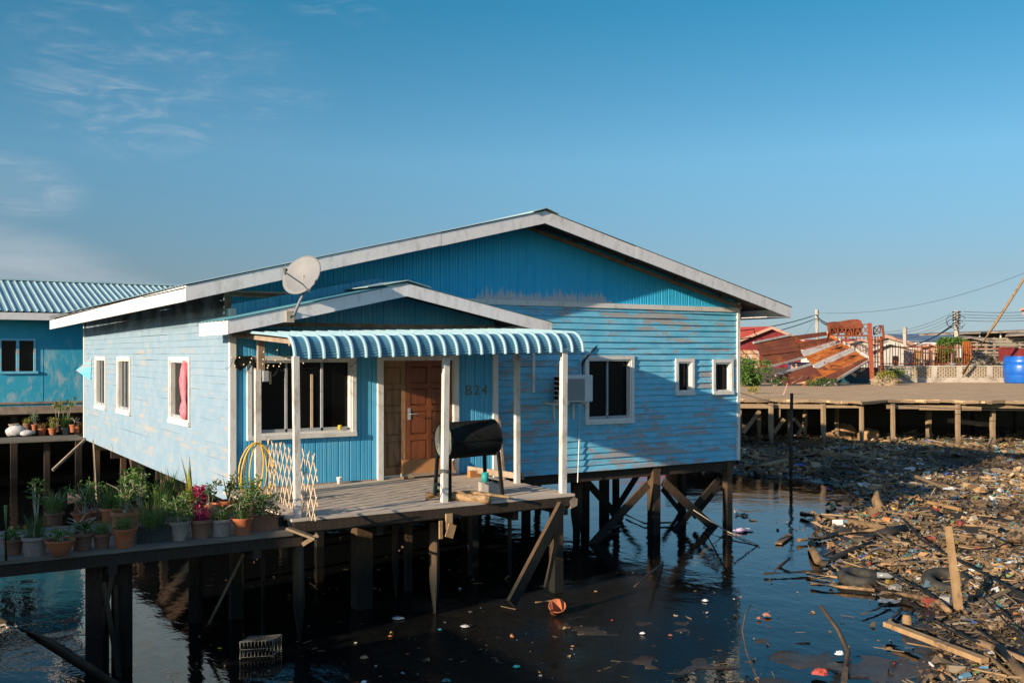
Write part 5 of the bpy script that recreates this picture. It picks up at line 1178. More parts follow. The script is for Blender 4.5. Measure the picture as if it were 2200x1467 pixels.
# breeze block wall
bw = thing('breeze_block_wall', 'low breeze-block wall with pierced panels along the back of the pier', 'wall', tuple(CG(2020, 61.8, PZ)))
DW = 61.8
def lat_x(px, D=DW): return (px - HX) / FPX * D
def WP(l, d, z): return Vector((RT.x * l + FW.x * d, RT.y * l + FW.y * d, z))
def wbox(mb, l0, l1, d0, d1, z0, z1):
    v = [WP(l, d, z) for z in (z0, z1) for d in (d0, d1) for l in (l0, l1)]; return mb.add(v, [(0, 1, 3, 2), (4, 6, 7, 5), (0, 4, 5, 1), (2, 3, 7, 6), (0, 2, 6, 4), (1, 5, 7, 3)])
l0, l1 = lat_x(1888), lat_x(2320); zt = 2.98
mb = MB(); wbox(mb, l0, l1, DW, DW + .18, PZ - .05, PZ + .30); wbox(mb, l0, l1, DW - .04, DW + .22, zt, zt + .07); mb.build('base', M['concrete'], bw)
pill = [1893, 1950, 2008, 2062, 2127, 2200, 2290]
for px in pill: mb = MB(); l = lat_x(px); wbox(mb, l - .16, l + .16, DW - .03, DW + .2, PZ + .30, zt); mb.build('pillar', M['concrete'], bw)
M['breeze'] = mnoise('cream_breeze_block', (.30, .235, .165, 1), (.38, .31, .225, 1), scale=2, rough=.9, bump=.1, coord='World')
for a, b in zip(pill, pill[1:]):
    mb = MB(); la, lb = lat_x(a) + .17, lat_x(b) - .17; nc = max(2, int((lb - la) / .145)); cw = (lb - la) / nc; zs = np.linspace(PZ + .30, zt, 7)
    for i in range(nc + 1): l = la + i * cw; wbox(mb, l - .024, l + .024, DW + .01, DW + .12, PZ + .30, zt)
    for z in zs: wbox(mb, la, lb, DW + .012, DW + .118, z - .02, z + .02)
    for i in range(nc):
        for j in range(6):
            if (i + j) % 2: wbox(mb, la + i * cw + .05, la + (i + 1) * cw - .05, DW + .014, DW + .1, zs[j] + .02, zs[j + 1] - .045)
    mb.build('pierced_panel', M['breeze'], bw)
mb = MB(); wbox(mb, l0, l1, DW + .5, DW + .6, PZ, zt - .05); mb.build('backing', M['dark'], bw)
# rusty railing above the wall
rl = thing('rusty_railing', 'leaning rusty iron railing standing on the breeze-block wall', 'railing', tuple(CG(1980, 61.9, zt)))
mb = MB(); x = 1893
while x < 2086:
    ln = R(-3, 6) if x > 2000 else R(-2, 3); mb.bar(C(x, 789, 61.9), C(x + ln, 738 + R(-3, 3) + (x - 1893) * .01, 61.9), .03, .03, (FW.x, FW.y, 0)); x += R(5.2, 6.6)
mb.build('bars', M['rust'], rl)
mb = MB(); mb.bar(C(1893, 745, 61.85), C(2150, 748, 61.85), .04, .06); mb.bar(C(1893, 781, 61.85), C(2085, 782, 61.85), .04, .06); mb.build('rail', M['rust'], rl)
# gate posts and lattice arch
gt = thing('rusty_gateway', 'rusty iron gateway with a lattice girder across the top of red posts', 'gate', tuple(CG(1872, 57, PZ)))
mb = MB(); mb.bar(C(1874, 818, 57), C(1868, 694, 57), .20, .18, (FW.x, FW.y, 0)); mb.build('post', M['red_rust'] if 'red_rust' in M else M['rust_bright'], gt)
mb = MB(); mb.bar(C(1895, 812, 57.6), C(1894, 722, 57.6), .16, .14, (FW.x, FW.y, 0)); mb.build('post', M['rust'], gt)
def lattice(mb, x0, x1, yt, yb, D, n, tilt_=0):
    w_ = .05; mb.bar(C(x0, yt, D), C(x1, yt + tilt_, D), w_, w_); mb.bar(C(x0, yb, D), C(x1, yb + tilt_, D), w_, w_)
    for i in range(n):
        a, b = x0 + (x1 - x0) * i / n, x0 + (x1 - x0) * (i + 1) / n; ta, tb = tilt_ * i / n, tilt_ * (i + 1) / n
        mb.bar(C(a, yt + ta, D), C(a, yb + ta, D), w_, w_); mb.bar(C(a, yt + ta, D - .04), C(b, yb + tb, D - .04), .04, .04); mb.bar(C(b, yt + tb, D + .04), C(a, yb + ta, D + .04), .04, .04)
    mb.bar(C(x1, yt + tilt_, D), C(x1, yb + tilt_, D), w_, w_)
mb = MB(); lattice(mb, 1784, 1868, 697, 720, 57.2, 5); mb.build('girder', M['rust'], gt)
mb = MB(); lattice(mb, 1877, 1891, 703, 719, 57.4, 1, -4); mb.bar(C(1893, 698, 57.4), C(1899, 728, 57.4), .05, .05); mb.bar(C(1897, 698, 57.4), C(1900, 728, 57.4), .05, .05)
for k in range(4): mb.bar(C(1892 + k, 702 + k * 6, 57.4), C(1898 + k * .5, 702 + k * 6, 57.4), .04, .04)
mb.build('bent_girder', M['rust'], gt)
mb = MB(); mb.bar(C(1795, 722, 57.1), C(1868, 722, 57.1), .05, .05)
for x in range(1800, 1868, 8): mb.bar(C(x, 722, 57.1), C(x, 732, 57.1), .03, .03)
for x in range(1874, 1896, 6): mb.bar(C(x, 722, 57.3), C(x, 808, 57.3), .045, .045)
for y in range(730, 810, 12): mb.bar(C(1874, y, 57.3), C(1896, y, 57.3), .04, .04)
for x in range(1836, 1872, 6): mb.bar(C(x, 745, 58), C(x, 812, 58), .035, .035)
for y in (742, 775, 790): mb.bar(C(1830, y, 58), C(1872, y, 58), .04, .04)
mb.build('grating', M['rust'], gt)
# rusted curved sign sheet
mb = MB(); up_, lo_ = [], []
prof = [(1776, 695, 736), (1782, 692, 722), (1790, 691, 718), (1800, 691, 716), (1812, 689, 715), (1822, 687, 717), (1834, 686, 720), (1844, 686, 720), (1850, 689, 714), (1851, 694, 704)]
for i, (x, a, b) in enumerate(prof):
    D = 57.9 + .5 * math.sin(i / 9 * 3.1); up_.append(C(x, a, D)); lo_.append(C(x, b, D - .3))
m_ = len(prof); mid = [u.lerp(l, .5) - FW * .35 for u, l in zip(up_, lo_)]
mb.v = [tuple(v) for v in up_ + mid + lo_] + [tuple(v + FW * .05) for v in up_ + mid + lo_]
for r_ in (0, 1):
    for i in range(m_ - 1): a = r_ * m_ + i; mb.f.append((a, a + 1, a + m_ + 1, a + m_)); a += 3 * m_; mb.f.append((a, a + m_, a + m_ + 1, a + 1))
for i in range(m_ - 1): mb.f.append((i + 1, i, 3 * m_ + i, 3 * m_ + i + 1)); mb.f.append((2 * m_ + i, 2 * m_ + i + 1, 5 * m_ + i + 1, 5 * m_ + i))
o = mb.solo('sheet_hood', M['rust'], 'bent rusted metal hood stuck above the lattice of the gateway', 'metal sheet', smooth=False)
mb = MB(); a = [C(x, y, 57.6) for x, y in ((1818, 716), (1838, 714), (1832, 722), (1822, 724), (1816, 732), (1812, 734), (1815, 726))]; mb.prism(a, tuple(FW * .06)); mb.solo('torn_scrap', M['rust_bright'], 'torn orange scrap hanging below the rusted hood', 'metal sheet')
# collapsed roof of rusty sheets
rf_ = thing('collapsed_roof', 'collapsed roof of rusty orange and brown corrugated sheets slumped on the pier', 'roof', tuple(CG(1740, 57, PZ)))
def zp(x, y): return (1600 + x / 7.333, 660 + y / 7.333)
def S(x, y, D): a, b = zp(x, y); return C(a, b, D)
def sheet(name, mat, a, b, c, d, n, amp=.02):
    """a->b along the ridges; d->c far side"""
    mb = MB(); mb.corr(a, b, c, d, max(2, (n + 1) // 2), amp * 1.6, 4, 0, .018); o = mb.build(name, M[mat], rf_, True); return o
Da, Db = 56.6, 59.0
sheet('sheet', 'rust_dark', S(140, 570, 56.5), S(730, 440, 57.8), S(890, 690, 57.4), S(250, 760, 56.1), 8); sheet('sheet', 'rust_dark', S(235, 755, 56.2), S(880, 690, 57.4), S(935, 775, 57.1), S(385, 945, 55.6), 8)
sheet('sheet', 'rust_dark', S(725, 455, 57.8), S(1285, 385, 59.3), S(1330, 440, 59.1), S(770, 530, 57.7), 4); sheet('sheet', 'rust_dark', S(765, 560, 57.6), S(1350, 470, 58.9), S(1430, 520, 58.7), S(830, 680, 57.4), 5)
mb = MB(); mb.bar(S(135, 560, 56.45), S(735, 432, 57.75), .12, .10); mb.bar(S(375, 945, 55.5), S(950, 785, 57.0), .10, .10); mb.bar(S(480, 1070, 55.2), S(1045, 895, 56.4), .12, .12); mb.bar(S(1330, 1215, 54.8), S(1990, 822, 57.2), .1, .12); mb.bar(S(1690, 630, 58.3), S(1990, 815, 57.3), .12, .2); mb.bar(S(1290, 395, 59.2), S(1690, 632, 58.4), .08, .12)
mb.build('batten', M['zinc'], rf_)
# bright slope in strips, each a separate sheet: (left-near edge, right-far edge) pairs running down the slope
Ls = [(880, 690), (945, 775), (1015, 860), (1060, 905), (1140, 975), (1210, 1070), (1255, 1100), (1340, 1205)]
Rs = [(1420, 525), (1520, 565), (1600, 610), (1680, 630), (1745, 690), (1850, 765), (1900, 790), (1990, 820)]
mats = ['zinc', 'rust_bright', 'rust_bright', 'rust_dark', 'zinc', 'rust_bright', 'rust_dark']
mats = ['zinc', 'rust_bright', 'rust_bright', 'zinc', 'rust_bright', 'rust_bright', 'rust_dark']
for i in range(7):
    f0, f1 = i / 7, (i + 1) / 7; dl, dr_ = 57.2 - 2.3 * f0, 58.6 - 1.3 * f0; dl2, dr2 = 57.2 - 2.3 * f1, 58.6 - 1.3 * f1
    sheet('sheet', mats[i], S(*Ls[i], dl), S(*Rs[i], dr_), S(*Rs[i + 1], dr2), S(*Ls[i + 1], dl2), 4 if i in (1, 5, 6) else 3)
sheet('sheet', 'rust_bright', S(1290, 395, 59.15), S(1400, 440, 58.9), S(1530, 565, 58.4), S(1300, 470, 58.8), 3)
mb = MB()
for a, b, c_ in (((1050, 770), (1180, 725), (1090, 765)), ((1340, 1000), (1470, 955), (1380, 1010)), ((1410, 660), (1560, 600), (1500, 655))): mb.prism([S(*a, 56.2), S(*b, 56.3), S(*c_, 56.2)], tuple(FW * .02))
mb.build('torn_hole', M['black'], rf_)
sheet('sheet', 'rust_dark', S(500, 1085, 55.2), S(1045, 905, 56.4), S(1140, 985, 56.1), S(590, 1160, 54.9), 6); sheet('sheet', 'rust_dark', S(590, 1160, 54.9), S(1140, 985, 56.1), S(1235, 1095, 55.7), S(660, 1230, 54.7), 6); sheet('sheet', 'rust_bright', S(1030, 1120, 55.5), S(1240, 1080, 55.5), S(1250, 1110, 55.4), S(900, 1240, 54.6), 4)
for a, b in ((S(720, 865, 57), S(820, 955, 56.8)), (S(1680, 1035, 57.5), S(1750, 1080, 57.3)), (S(1430, 1185, 56), S(1510, 1235, 55.8)), (S(1790, 550, 59), S(1725, 640, 58.6))):
    mb = MB(); mb.bar(a, b, .07, .16); mb.build('rafter', M['twig'], rf_)
log('fallen_twig', [S(740, 1195, 54.5), S(860, 1130, 54.8), S(975, 1055, 55.3)], .02, 'twig', 'thin pale branch lying on the lower brown sheets of the collapsed roof', 'branch', None, 5)
# what the collapsed roof lies over
mb = MB(); wbox(mb, lat_x(1700, 60), lat_x(1745, 60), 60, 60.1, PZ, 3.2); mb.solo('tin_screen', M['rusty_white'], 'grey ribbed tin screen glimpsed under the collapsed roof', 'screen')
mb = MB(); mb.bar(C(1685, 780, 59), C(1750, 780, 59), .06, .09); mb.bar(C(1696, 780, 59), C(1696, 796, 59), .06, .1, (FW.x, FW.y, 0)); mb.bar(C(1745, 780, 59), C(1745, 830, 59), .06, .1, (FW.x, FW.y, 0)); mb.solo('blue_frame', M['barrel'], 'bright blue pipe frame under the collapsed roof', 'frame')
mb = MB(); wbox(mb, lat_x(1812, 60), lat_x(1866, 60), 60, 61.2, PZ - .02, PZ + .62); wbox(mb, lat_x(1811, 60), lat_x(1867, 60), 59.96, 61.25, PZ + .62, PZ + .70); wbox(mb, lat_x(1814, 60), lat_x(1820, 60), 59.95, 60, PZ, PZ + .6)
M['tank_teal'] = mnoise('dark_teal_paint', (.012, .05, .075, 1), (.02, .075, .10, 1), scale=2, rough=.6, bump=.05); mb.solo('storage_tank', M['tank_teal'], 'dark teal tank standing behind the right end of the collapsed roof', 'tank')
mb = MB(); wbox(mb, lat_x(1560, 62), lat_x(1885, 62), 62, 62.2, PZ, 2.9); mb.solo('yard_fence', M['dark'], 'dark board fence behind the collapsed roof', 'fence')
# plastic tank
bt = thing('water_drum', 'big bright blue plastic drum on the pier in front of the breeze-block wall', 'drum', tuple(CG(2200, 60.3, PZ)))
c_ = CG(2196, 60.3, PZ + .01); h_ = 1.60; r_ = 1.06
mb = MB(); pr = [(.001, 0), (.88, 0), (.92, .05), (.97, .35), (.985, .50), (.965, .52), (.985, .54), (1, .75), (1.0, .95), (.985, 1.16), (.965, 1.18), (.985, 1.2), (.98, 1.35), (.93, 1.50), (.90, 1.56), (.90, 1.60), (.84, 1.60), (.82, 1.56), (.001, 1.57)]
mb.lathe([(a * r_, b * h_ / 1.6) for a, b in pr], 44, c_); o = mb.build('body', M['barrel'], bt, True); o.modifiers.new('e', 'EDGE_SPLIT').split_angle = math.radians(50)
mb = MB(); mb.lathe([(r_ * .91, h_ - .03), (r_ * .93, h_ - .02), (r_ * .93, h_ + .02), (r_ * .9, h_ + .025)], 44, c_); mb.build('rim', M['barrel'], bt, True)
# houses behind
def gable_house(name, label, px_apex, y_apex, D, xl, yl, xr, yr, ybase, depth, wall, roof, skew=(0, 0), fas='fascia', fh=.16, windows=()):
    t_ = thing(name, label, 'house', tuple(CG(px_apex, D, 1.8)))
    A, Lp, Rp = C(px_apex, y_apex, D), C(xl, yl, D), C(xr, yr, D); base = E - (ybase - HY) / FPX * D
    back = FW * depth + RT * skew[0]; ins = FW * .35
    bl, br = Vector((Lp.x, Lp.y, base)), Vector((Rp.x, Rp.y, base)); k = .06
    pl_, pr_ = Lp.lerp(A, .06) + ins, Rp.lerp(A, .06) + ins
    mb = MB(); mb.prism([Vector((pl_.x, pl_.y, base)), Vector((pr_.x, pr_.y, base)), pr_ - UP * .07, A + ins - UP * .12, pl_ - UP * .07], tuple(back - ins * 2)); mb.build('wall', M[wall], t_)
    mb = MB(); mb.prism([Lp, A, A + back, Lp + back], (0, 0, -.05)); mb.prism([A, Rp, Rp + back, A + back], (0, 0, -.05)); r_ = mb.build('roof', M[roof], t_)
    mb = MB(); mb.prism([Lp - FW * .02, A - FW * .02, A - FW * .02 - UP * fh, Lp - FW * .02 - UP * fh], tuple(FW * -.04)); mb.prism([A - FW * .02, Rp - FW * .02, Rp - FW * .02 - UP * fh, A - FW * .02 - UP * fh], tuple(FW * -.04)); mb.build('fascia', M[fas], r_)
    for (a, b, c, d) in windows:
        mb = MB(); q = [C(a, d, D + .3), C(b, d, D + .3), C(b, c, D + .3), C(a, c, D + .3)]; mb.prism(q, tuple(FW * -.03)); mb.build('window', M['black'], t_)
    return t_
M['redfascia'] = mnoise('faded_red_board', (.40, .22, .16, 1), (.48, .30, .22, 1), rough=.8, bump=.1)
gable_house('red_house', 'dark red board house with a bright red roof, just right of the blue house', 1658, 701, 70, 1540, 748, 1728, 729, 800, 9, 'red_paint', 'red_roof', (-9, 0), 'redfascia', .2)
mb = MB(); wbox(mb, lat_x(1560, 66), lat_x(1641, 66), 66, 66.4, 3.80, 4.02); wbox(mb, lat_x(1560, 66), lat_x(1632, 66), 66.1, 66.3, 2, 3.8); mb.solo('white_canopy', M['rusty_white'], 'pale flat canopy in front of the dark red house', 'canopy')
gable_house('tile_house', 'low house with a dull red roof behind the gateway lattice', 1850, 727, 84, 1770, 748, 1912, 744, 800, 8, 'cream', 'red_roof', (-4, 0), 'redfascia', .2)
gable_house('cream_house', 'cream house with a pinkish gable behind the railing', 1905, 719, 92, 1862, 731, 1965, 737, 800, 8, 'cream', 'red_roof', (3, 0), 'redfascia', .3, ((1890, 1896, 733, 741), (1905, 1912, 733, 741)))
gable_house('white_house', 'white-walled house with a weathered gable right behind the railing', 1911, 733, 70, 1868, 752, 1990, 753, 800, 7, 'cream', 'shed', (2, 0), 'cream', .2)
gable_house('small_gable_hut', 'small hut with a pale peeling gable behind the railing, left of the vine', 2000, 737, 72, 1972, 747, 2035, 748, 800, 4, 'rusty_white', 'redfascia', (1, 0), 'rusty_white', .14)
lb = thing('long_building', 'long low building with a blue-grey roof far behind the railing', 'building', tuple(CG(1980, 120, 1.8)))
mb = MB(); a = [C(1890, 733, 118), C(2110, 731, 118), C(2080, 715, 126), C(1905, 718, 126)]; mb.prism(a, (0, 0, -.2)); mb.build('roof', M['slate'], lb)
mb = MB(); wbox(mb, lat_x(1940, 118), lat_x(2110, 118), 118, 118.2, E + 29 / FPX * 118 - .5, E + 30 / FPX * 118); mb.build('fascia', M['fascia'], lb)
mb = MB(); wbox(mb, lat_x(1900, 119), lat_x(2110, 119), 119, 125, 1.7, E + 25 / FPX * 119); mb.build('wall', M['cream'], lb)
mb = MB(); [wbox(mb, lat_x(x, 118.9), lat_x(x + 16, 118.9), 118.9, 119, E + 8 / FPX * 119, E + 19 / FPX * 119) for x in (1952, 1985, 2020)]; mb.build('window_band', M['black'], lb)
sh = thing('open_shed', 'open shed with a flat rusty-edged roof on white posts at the right edge', 'shed', tuple(CG(2120, 82, 1.8)))
mb = MB(); mb.prism([C(1975, 718, 80), C(2260, 708, 80), C(2260, 706, 92), C(1985, 715.5, 92)], (0, 0, -.12)); mb.build('roof', M['shed'], sh)
for x in (2063, 2104, 2149, 2205): mb = MB(); wbox(mb, lat_x(x, 80.5), lat_x(x + 2.2, 80.5), 80.5, 80.6, 3.5, E + 46 / FPX * 80); mb.build('post', M['white_plastic'], sh)
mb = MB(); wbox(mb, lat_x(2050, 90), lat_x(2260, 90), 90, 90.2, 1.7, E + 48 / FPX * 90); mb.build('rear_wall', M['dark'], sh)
ss = thing('slatted_shed', 'grey slatted timber shed behind the wall at the right edge', 'shed', tuple(CG(2130, 66, 1.8)))
mb = MB()
for y in (728, 734, 742, 749, 757, 764, 772, 779): a, b = C(2068 + R(-3, 5), y + R(-1, 1), 66), C(2262, y + R(-3, 1), 66); mb.bar(a, b, .06, .13)
mb.build('slats', M['shed'], ss)
for x in (2072, 2098, 2118, 2136, 2158, 2190): mb = MB(); mb.bar(C(x, 800, 66.1), C(x, 725, 66.1), .12, .12, (FW.x, FW.y, 0)); mb.build('post', M['shed'], ss)
mb = MB(); wbox(mb, lat_x(2066, 69), lat_x(2262, 69), 69, 69.1, 1.8, E + 34 / FPX * 69); mb.build('rear_wall', mnoise('green_grey_wall', (.13, .15, .12, 1), (.19, .20, .16, 1), coord='World', scale=.8), ss)
mb = MB(); mb.prism([C(2160, 720, 65), C(2262, 714, 65), C(2262, 711, 70), C(2165, 716, 70)], (0, 0, -.1)); mb.prism([C(2040, 731, 65.5), C(2085, 724, 65.5), C(2125, 733, 65.5), C(2130, 726, 70), C(2060, 720, 70)], (0, 0, -.08)); mb.build('roof', M['shed'], ss)
mb = MB(); wbox(mb, lat_x(2161, 64), lat_x(2210, 64), 64, 65, 3.3, 4.14); wbox(mb, lat_x(2160, 63.9), lat_x(2188, 63.9), 63.9, 65, 4.15, 4.22); mb.solo('red_crate', M['red_paint'], 'dark red crate above the blue drum', 'crate')
# rusty sheets standing behind the railing
def stand(px0, px1, yt, yb, D, mat, label, n):
    mb = MB(); mb.corr(C(px0, yb, D), C(px0 + 1, yt, D), C(px1 + 1, yt + 1, D + .3), C(px1, yb, D + .3), n, .03, 2); return mb.solo('tin_sheet', M[mat], label, 'metal sheet', smooth=True)
stand(1962, 2008, 751, 788, 62.6, 'rusty_white', 'upright tin sheet streaked orange with rust behind the railing, left of the vine', 9); stand(1942, 1964, 752, 789, 63, 'cream', 'pale grey upright tin sheet behind the railing', 5)
stand(2066, 2086, 733, 782, 62.9, 'rust_bright', 'bright orange rusted tin sheet behind the railing, right of the vine', 5); stand(2042, 2050, 757, 786, 62.7, 'rusty_white', 'narrow rust-stained upright board below the vine', 2)
mb = MB(); mb.lathe([(.12, 0), (.2, .25), (.2, .5), (.13, .6)], 12, CG(1924, 62.4, 3.05)); mb.solo('orange_pot', M['terra'], 'small orange pot on top of the breeze-block wall', 'pot', smooth=True)
mb = MB(); mb.lathe([(.15, 0), (.3, .12), (.31, .14), (.28, .13), (.001, .05)], 14, CG(2046, 62.0, 3.05)); mb.solo('metal_bowl', M['alu'], 'shiny metal bowl on top of the breeze-block wall', 'bowl', smooth=True)
# vegetation at the pier
def shrub(name, label, c, rx, ry, rz, n, L_, w_, mat, cat='shrub', stems=5, lob=None):
    t_ = thing(name, label, cat, tuple(c)); lf, tw = MB(), MB(); lob = lob or [((R(-.6, .6) * rx, R(-.6, .6) * ry, R(.35, 1.4) * rz), R(.35, .6)) for _ in range(9)]
    for i in range(n):
        (o_, s_) = random.choice(lob); u = Vector((R(-1, 1), R(-1, 1), R(-1, 1))); u = u.normalized() * (R(.3, 1) ** .5)
        p = Vector(c) + RT * (o_[0] + u.x * rx * s_) + FW * (o_[1] + u.y * ry * s_) + UP * max(.03, o_[2] + u.z * rz * s_); lf.leaf(p, (u.x + R(-.7, .7), u.y + R(-.7, .7), R(-.5, .9)), L_ * R(.6, 1.3), w_ * R(.7, 1.2))
    for o_, s_ in lob[:stems]:
        e = Vector(c) + RT * o_[0] + FW * o_[1] + UP * o_[2]; tw.tube([Vector(c) + RT * o_[0] * .15, Vector(c).lerp(e, .55) + RT * R(-.1, .1), e], [.05, .035, .012], 5)
    lf.build('foliage', M[mat], t_); tw.build('stems', M['twig'], t_); return t_
shrub('bush', 'bright green bush on the pier against the corner of the blue house', CG(1606, 54.5, PZ), 1.15, .9, .85, 2600, .17, .10, 'leaf')
shrub('weed_clump', 'low weeds growing below the collapsed roof sheets', CG(1765, 54.2, PZ), .9, .4, .28, 420, .14, .07, 'leafd')
shrub('weed_clump', 'yellow-green weeds at the left end of the pier edge', CG(1618, 44, PZ), .3, .3, .22, 160, .12, .05, 'leafy_yellow')
shrub('weed_clump', 'weeds sprouting between the bush and the collapsed roof', CG(1665, 55, PZ), .6, .4, .3, 260, .14, .06, 'leafd'); shrub('weed_clump', 'sprig of green weeds against the breeze-block wall', CG(1928, 61.2, PZ + .3), .5, .3, .3, 180, .16, .09, 'leaf')
shrub('weed_clump', 'dry and green weeds on the concrete heap by the gateway', CG(1900, 56, PZ + .3), .7, .4, .35, 300, .14, .06, 'leafy_yellow')
vl = [((R(-.5, .5), R(-.3, .3), R(.1, 1.45)), .5) for _ in range(14)] + [((R(-.6, 1.7), R(-.3, .3), R(1.4, 1.65)), .36) for _ in range(10)]
shrub('vine', 'creeping green vine climbing over an old post behind the railing', CG(2031, 63.6, 3.0), .75, .5, .55, 2600, .19, .12, 'leafy_yellow' if False else 'leaf', 'vine', 4, vl)
mb = MB()
for k in range(46):
    a = CG(2128, 62.8, 3.0) + RT * R(-.6, .6) + FW * R(-.3, .3); b = a + RT * R(-.7, .7) + UP * R(.1, 1.0); mb.tube([a, a.lerp(b, .5) + UP * R(-.05, .1), b], [.025, .018, .01], 4)
mb.solo('branch_pile', M['logdark'], 'tangle of dead branches behind the wall, left of the blue drum', 'branches')
# distant treetops over the roofs
for px, y, D, r_ in ((1330, 735, 190, 5),):
    pass
# poles and wires
def upole(px, yt, yb, D, w_, label):
    t_ = thing('utility_pole', label, 'utility pole', tuple(CG(px, D, 1.8))); mb = MB(); mb.tube([CG(px, D, 1.7), C(px, yt, D)], [w_ * .62, w_ * .42], 10); mb.build('pole', M['concrete'], t_, True); return t_
u1 = upole(1755, 665, 790, 88, .36, 'pale concrete utility pole rising behind the collapsed roof'); u2 = upole(2055, 668, 790, 76, .46, 'utility pole with many insulators behind the vine'); u3 = upole(1944, 703, 790, 74, .36, 'short bare concrete pole behind the railing')
for y in (670, 676, 682, 688, 694): mb = MB(); mb.bar(C(2049, y, 75.6), C(2061, y + .5, 75.6), .05, .05); mb.tube([C(2048, y - 1, 75.6), C(2048, y + 2, 75.6)], .07, 6); mb.tube([C(2062, y - 1, 75.6), C(2062, y + 2, 75.6)], .07, 6); mb.build('insulator', M['cable'], u2)
mb = MB()
for cx, cy, rx, ry in ((2043, 690, 10, 12), (2047, 695, 12, 9), (2063, 697, 7, 9), (2066, 690, 8, 12)): mb.tube([C(cx + rx * math.cos(a), cy + ry * math.sin(a), 75.5) for a in np.linspace(.5, 5.9, 22)], .022, 4, False)
mb.build('coiled_cable', M['cable'], u2)
mb = MB(); mb.bar(C(1752, 677, 87.8), C(1759, 677, 87.8), .06, .06); mb.build('insulator', M['cable'], u1)
def wire(a, b, label, r_=.022, sag=.5, n=20):
    a, b = C(*a), C(*b); pts = [a.lerp(b, i / n) - UP * (sag * 4 * (i / n) * (1 - i / n)) for i in range(n + 1)]; mb = MB(); mb.tube(pts, r_, 4, False); return mb.solo('wire', M['wire'], label, 'wire', 'overhead wires')
wire((1754, 676, 88), (1500, 716, 60), 'upper black wire running left from the pale pole to behind the blue house', .035, .35); wire((1754, 684, 88), (1500, 742, 60), 'lower black wire running left from the pale pole over the red roof', .035, .3)
wire((1756, 672, 88), (2330, 530, 70), 'long thin wire climbing across the sky to the upper right', .014, 1.4); wire((1756, 680, 88), (1786, 697, 66), 'short sagging black cable from the pale pole to the rusted hood', .05, .12); wire((1756, 683, 88), (1783, 700, 66), 'second short sagging cable just beneath the first at the pale pole', .05, .12)
wire((1752, 686, 88), (1728, 722, 86), 'thin stay wire slanting down left of the pale pole', .014, .0)
for k, (ya, yb) in enumerate(((669, 664), (675, 671), (681, 677), (688, 682))):
    wire((2062, ya, 75.6), (2300, yb, 60), ('topmost', 'second', 'third', 'lowest')[k] + ' wire running right from the pole with insulators', .017, .15)
for k, (ya, yb, xb) in enumerate(((671, 712, 1880), (678, 716, 1885), (684, 722, 1900), (690, 727, 1905))):
    wire((2048, ya, 75.6), (xb, yb, 95), ('topmost', 'second', 'third', 'lowest')[k] + ' faint wire running left from the pole with insulators', .013, .5)
wire((2050, 694, 75.6), (1965, 741, 68), 'thick black cable slanting down left from the insulator pole', .045, .2); wire((2052, 697, 75.6), (1945, 747, 67), 'second thick cable slanting down below the other from the insulator pole', .04, .2)
log('leaning_pole', [C(2068, 803, 61.3), C(2135, 700, 60.8), C(2222, 565, 60)], [.09, .085, .07], 'brown_board' if False else 'logpale', 'long brown pole leaning to the right over the wall, up into the sky', 'pole', None, 8, .02)
mb = MB(); mb.prism([C(2196, 662, 64), C(2290, 640, 64), C(2290, 660, 64), C(2197, 678, 64)], tuple(FW * 5 + RT * 3.5)); mb.prism([C(2189, 664, 63.8), C(2290, 628, 63.8), C(2290, 636, 63.8), C(2192, 668, 63.8)], tuple(FW * 5.5 + RT * 3.8))
mb.solo('red_roofed_house', M['redfascia'], 'corner of a red and white roof at the far right edge of the photo', 'house')
# stakes standing in the shallows
log('thin_black_pole', [C(1701, 845, 31), C(1700, 900, 30.8), C(1699, 1024, 30.2)], [.05, .055, .055], 'logdark', 'thin black pole standing upright in the shaded water before the pier', 'pole', None, 7, .05)
mb = MB(); mb.bar(C(1691, 826, 43.2), C(1680, 858, 42.6), .16, .03, (RT.x, RT.y, 0)); mb.solo('red_striped_post', mnoise('pale_red_stripe', (.62, .20, .17, 1), (.62, .48, .44, 1), scale=9), 'short leaning pink and white marker post on the pier edge', 'post')
wire((1570, 835, 37), (1700, 868, 37), 'thin cable sagging along the front edge of the pier', .012, .1); wire((1900, 868, 36.8), (2320, 880, 36.6), 'thin wire strung along the pier posts', .012, .1)

# unseen slab and board fence added left of frame to shade pots and piles
mb = MB(); mb.box(-14, -.9, -4, 10.2, 1.86, 2.0)
for x in (-12, -8.5, -5, -1.4):
    for y in (-2, 2.5, 7, 10): mb.bar((x, y, -.4), (x, y, 1.86), .2, .2, (0, 1, 0))
for k in range(16): y = 10.55 + k * .205; mb.box(-3.03, -3.0, y, y + .198, .3, 3.42 + R(-.04, .04))
for y in (10.6, 12.1, 13.7): mb.bar((-3.08, y, -.4), (-3.08, y, 3.2), .1, .1, (0, 1, 0))
struct(mb.build('unseen_shade_pier', M['shed']))
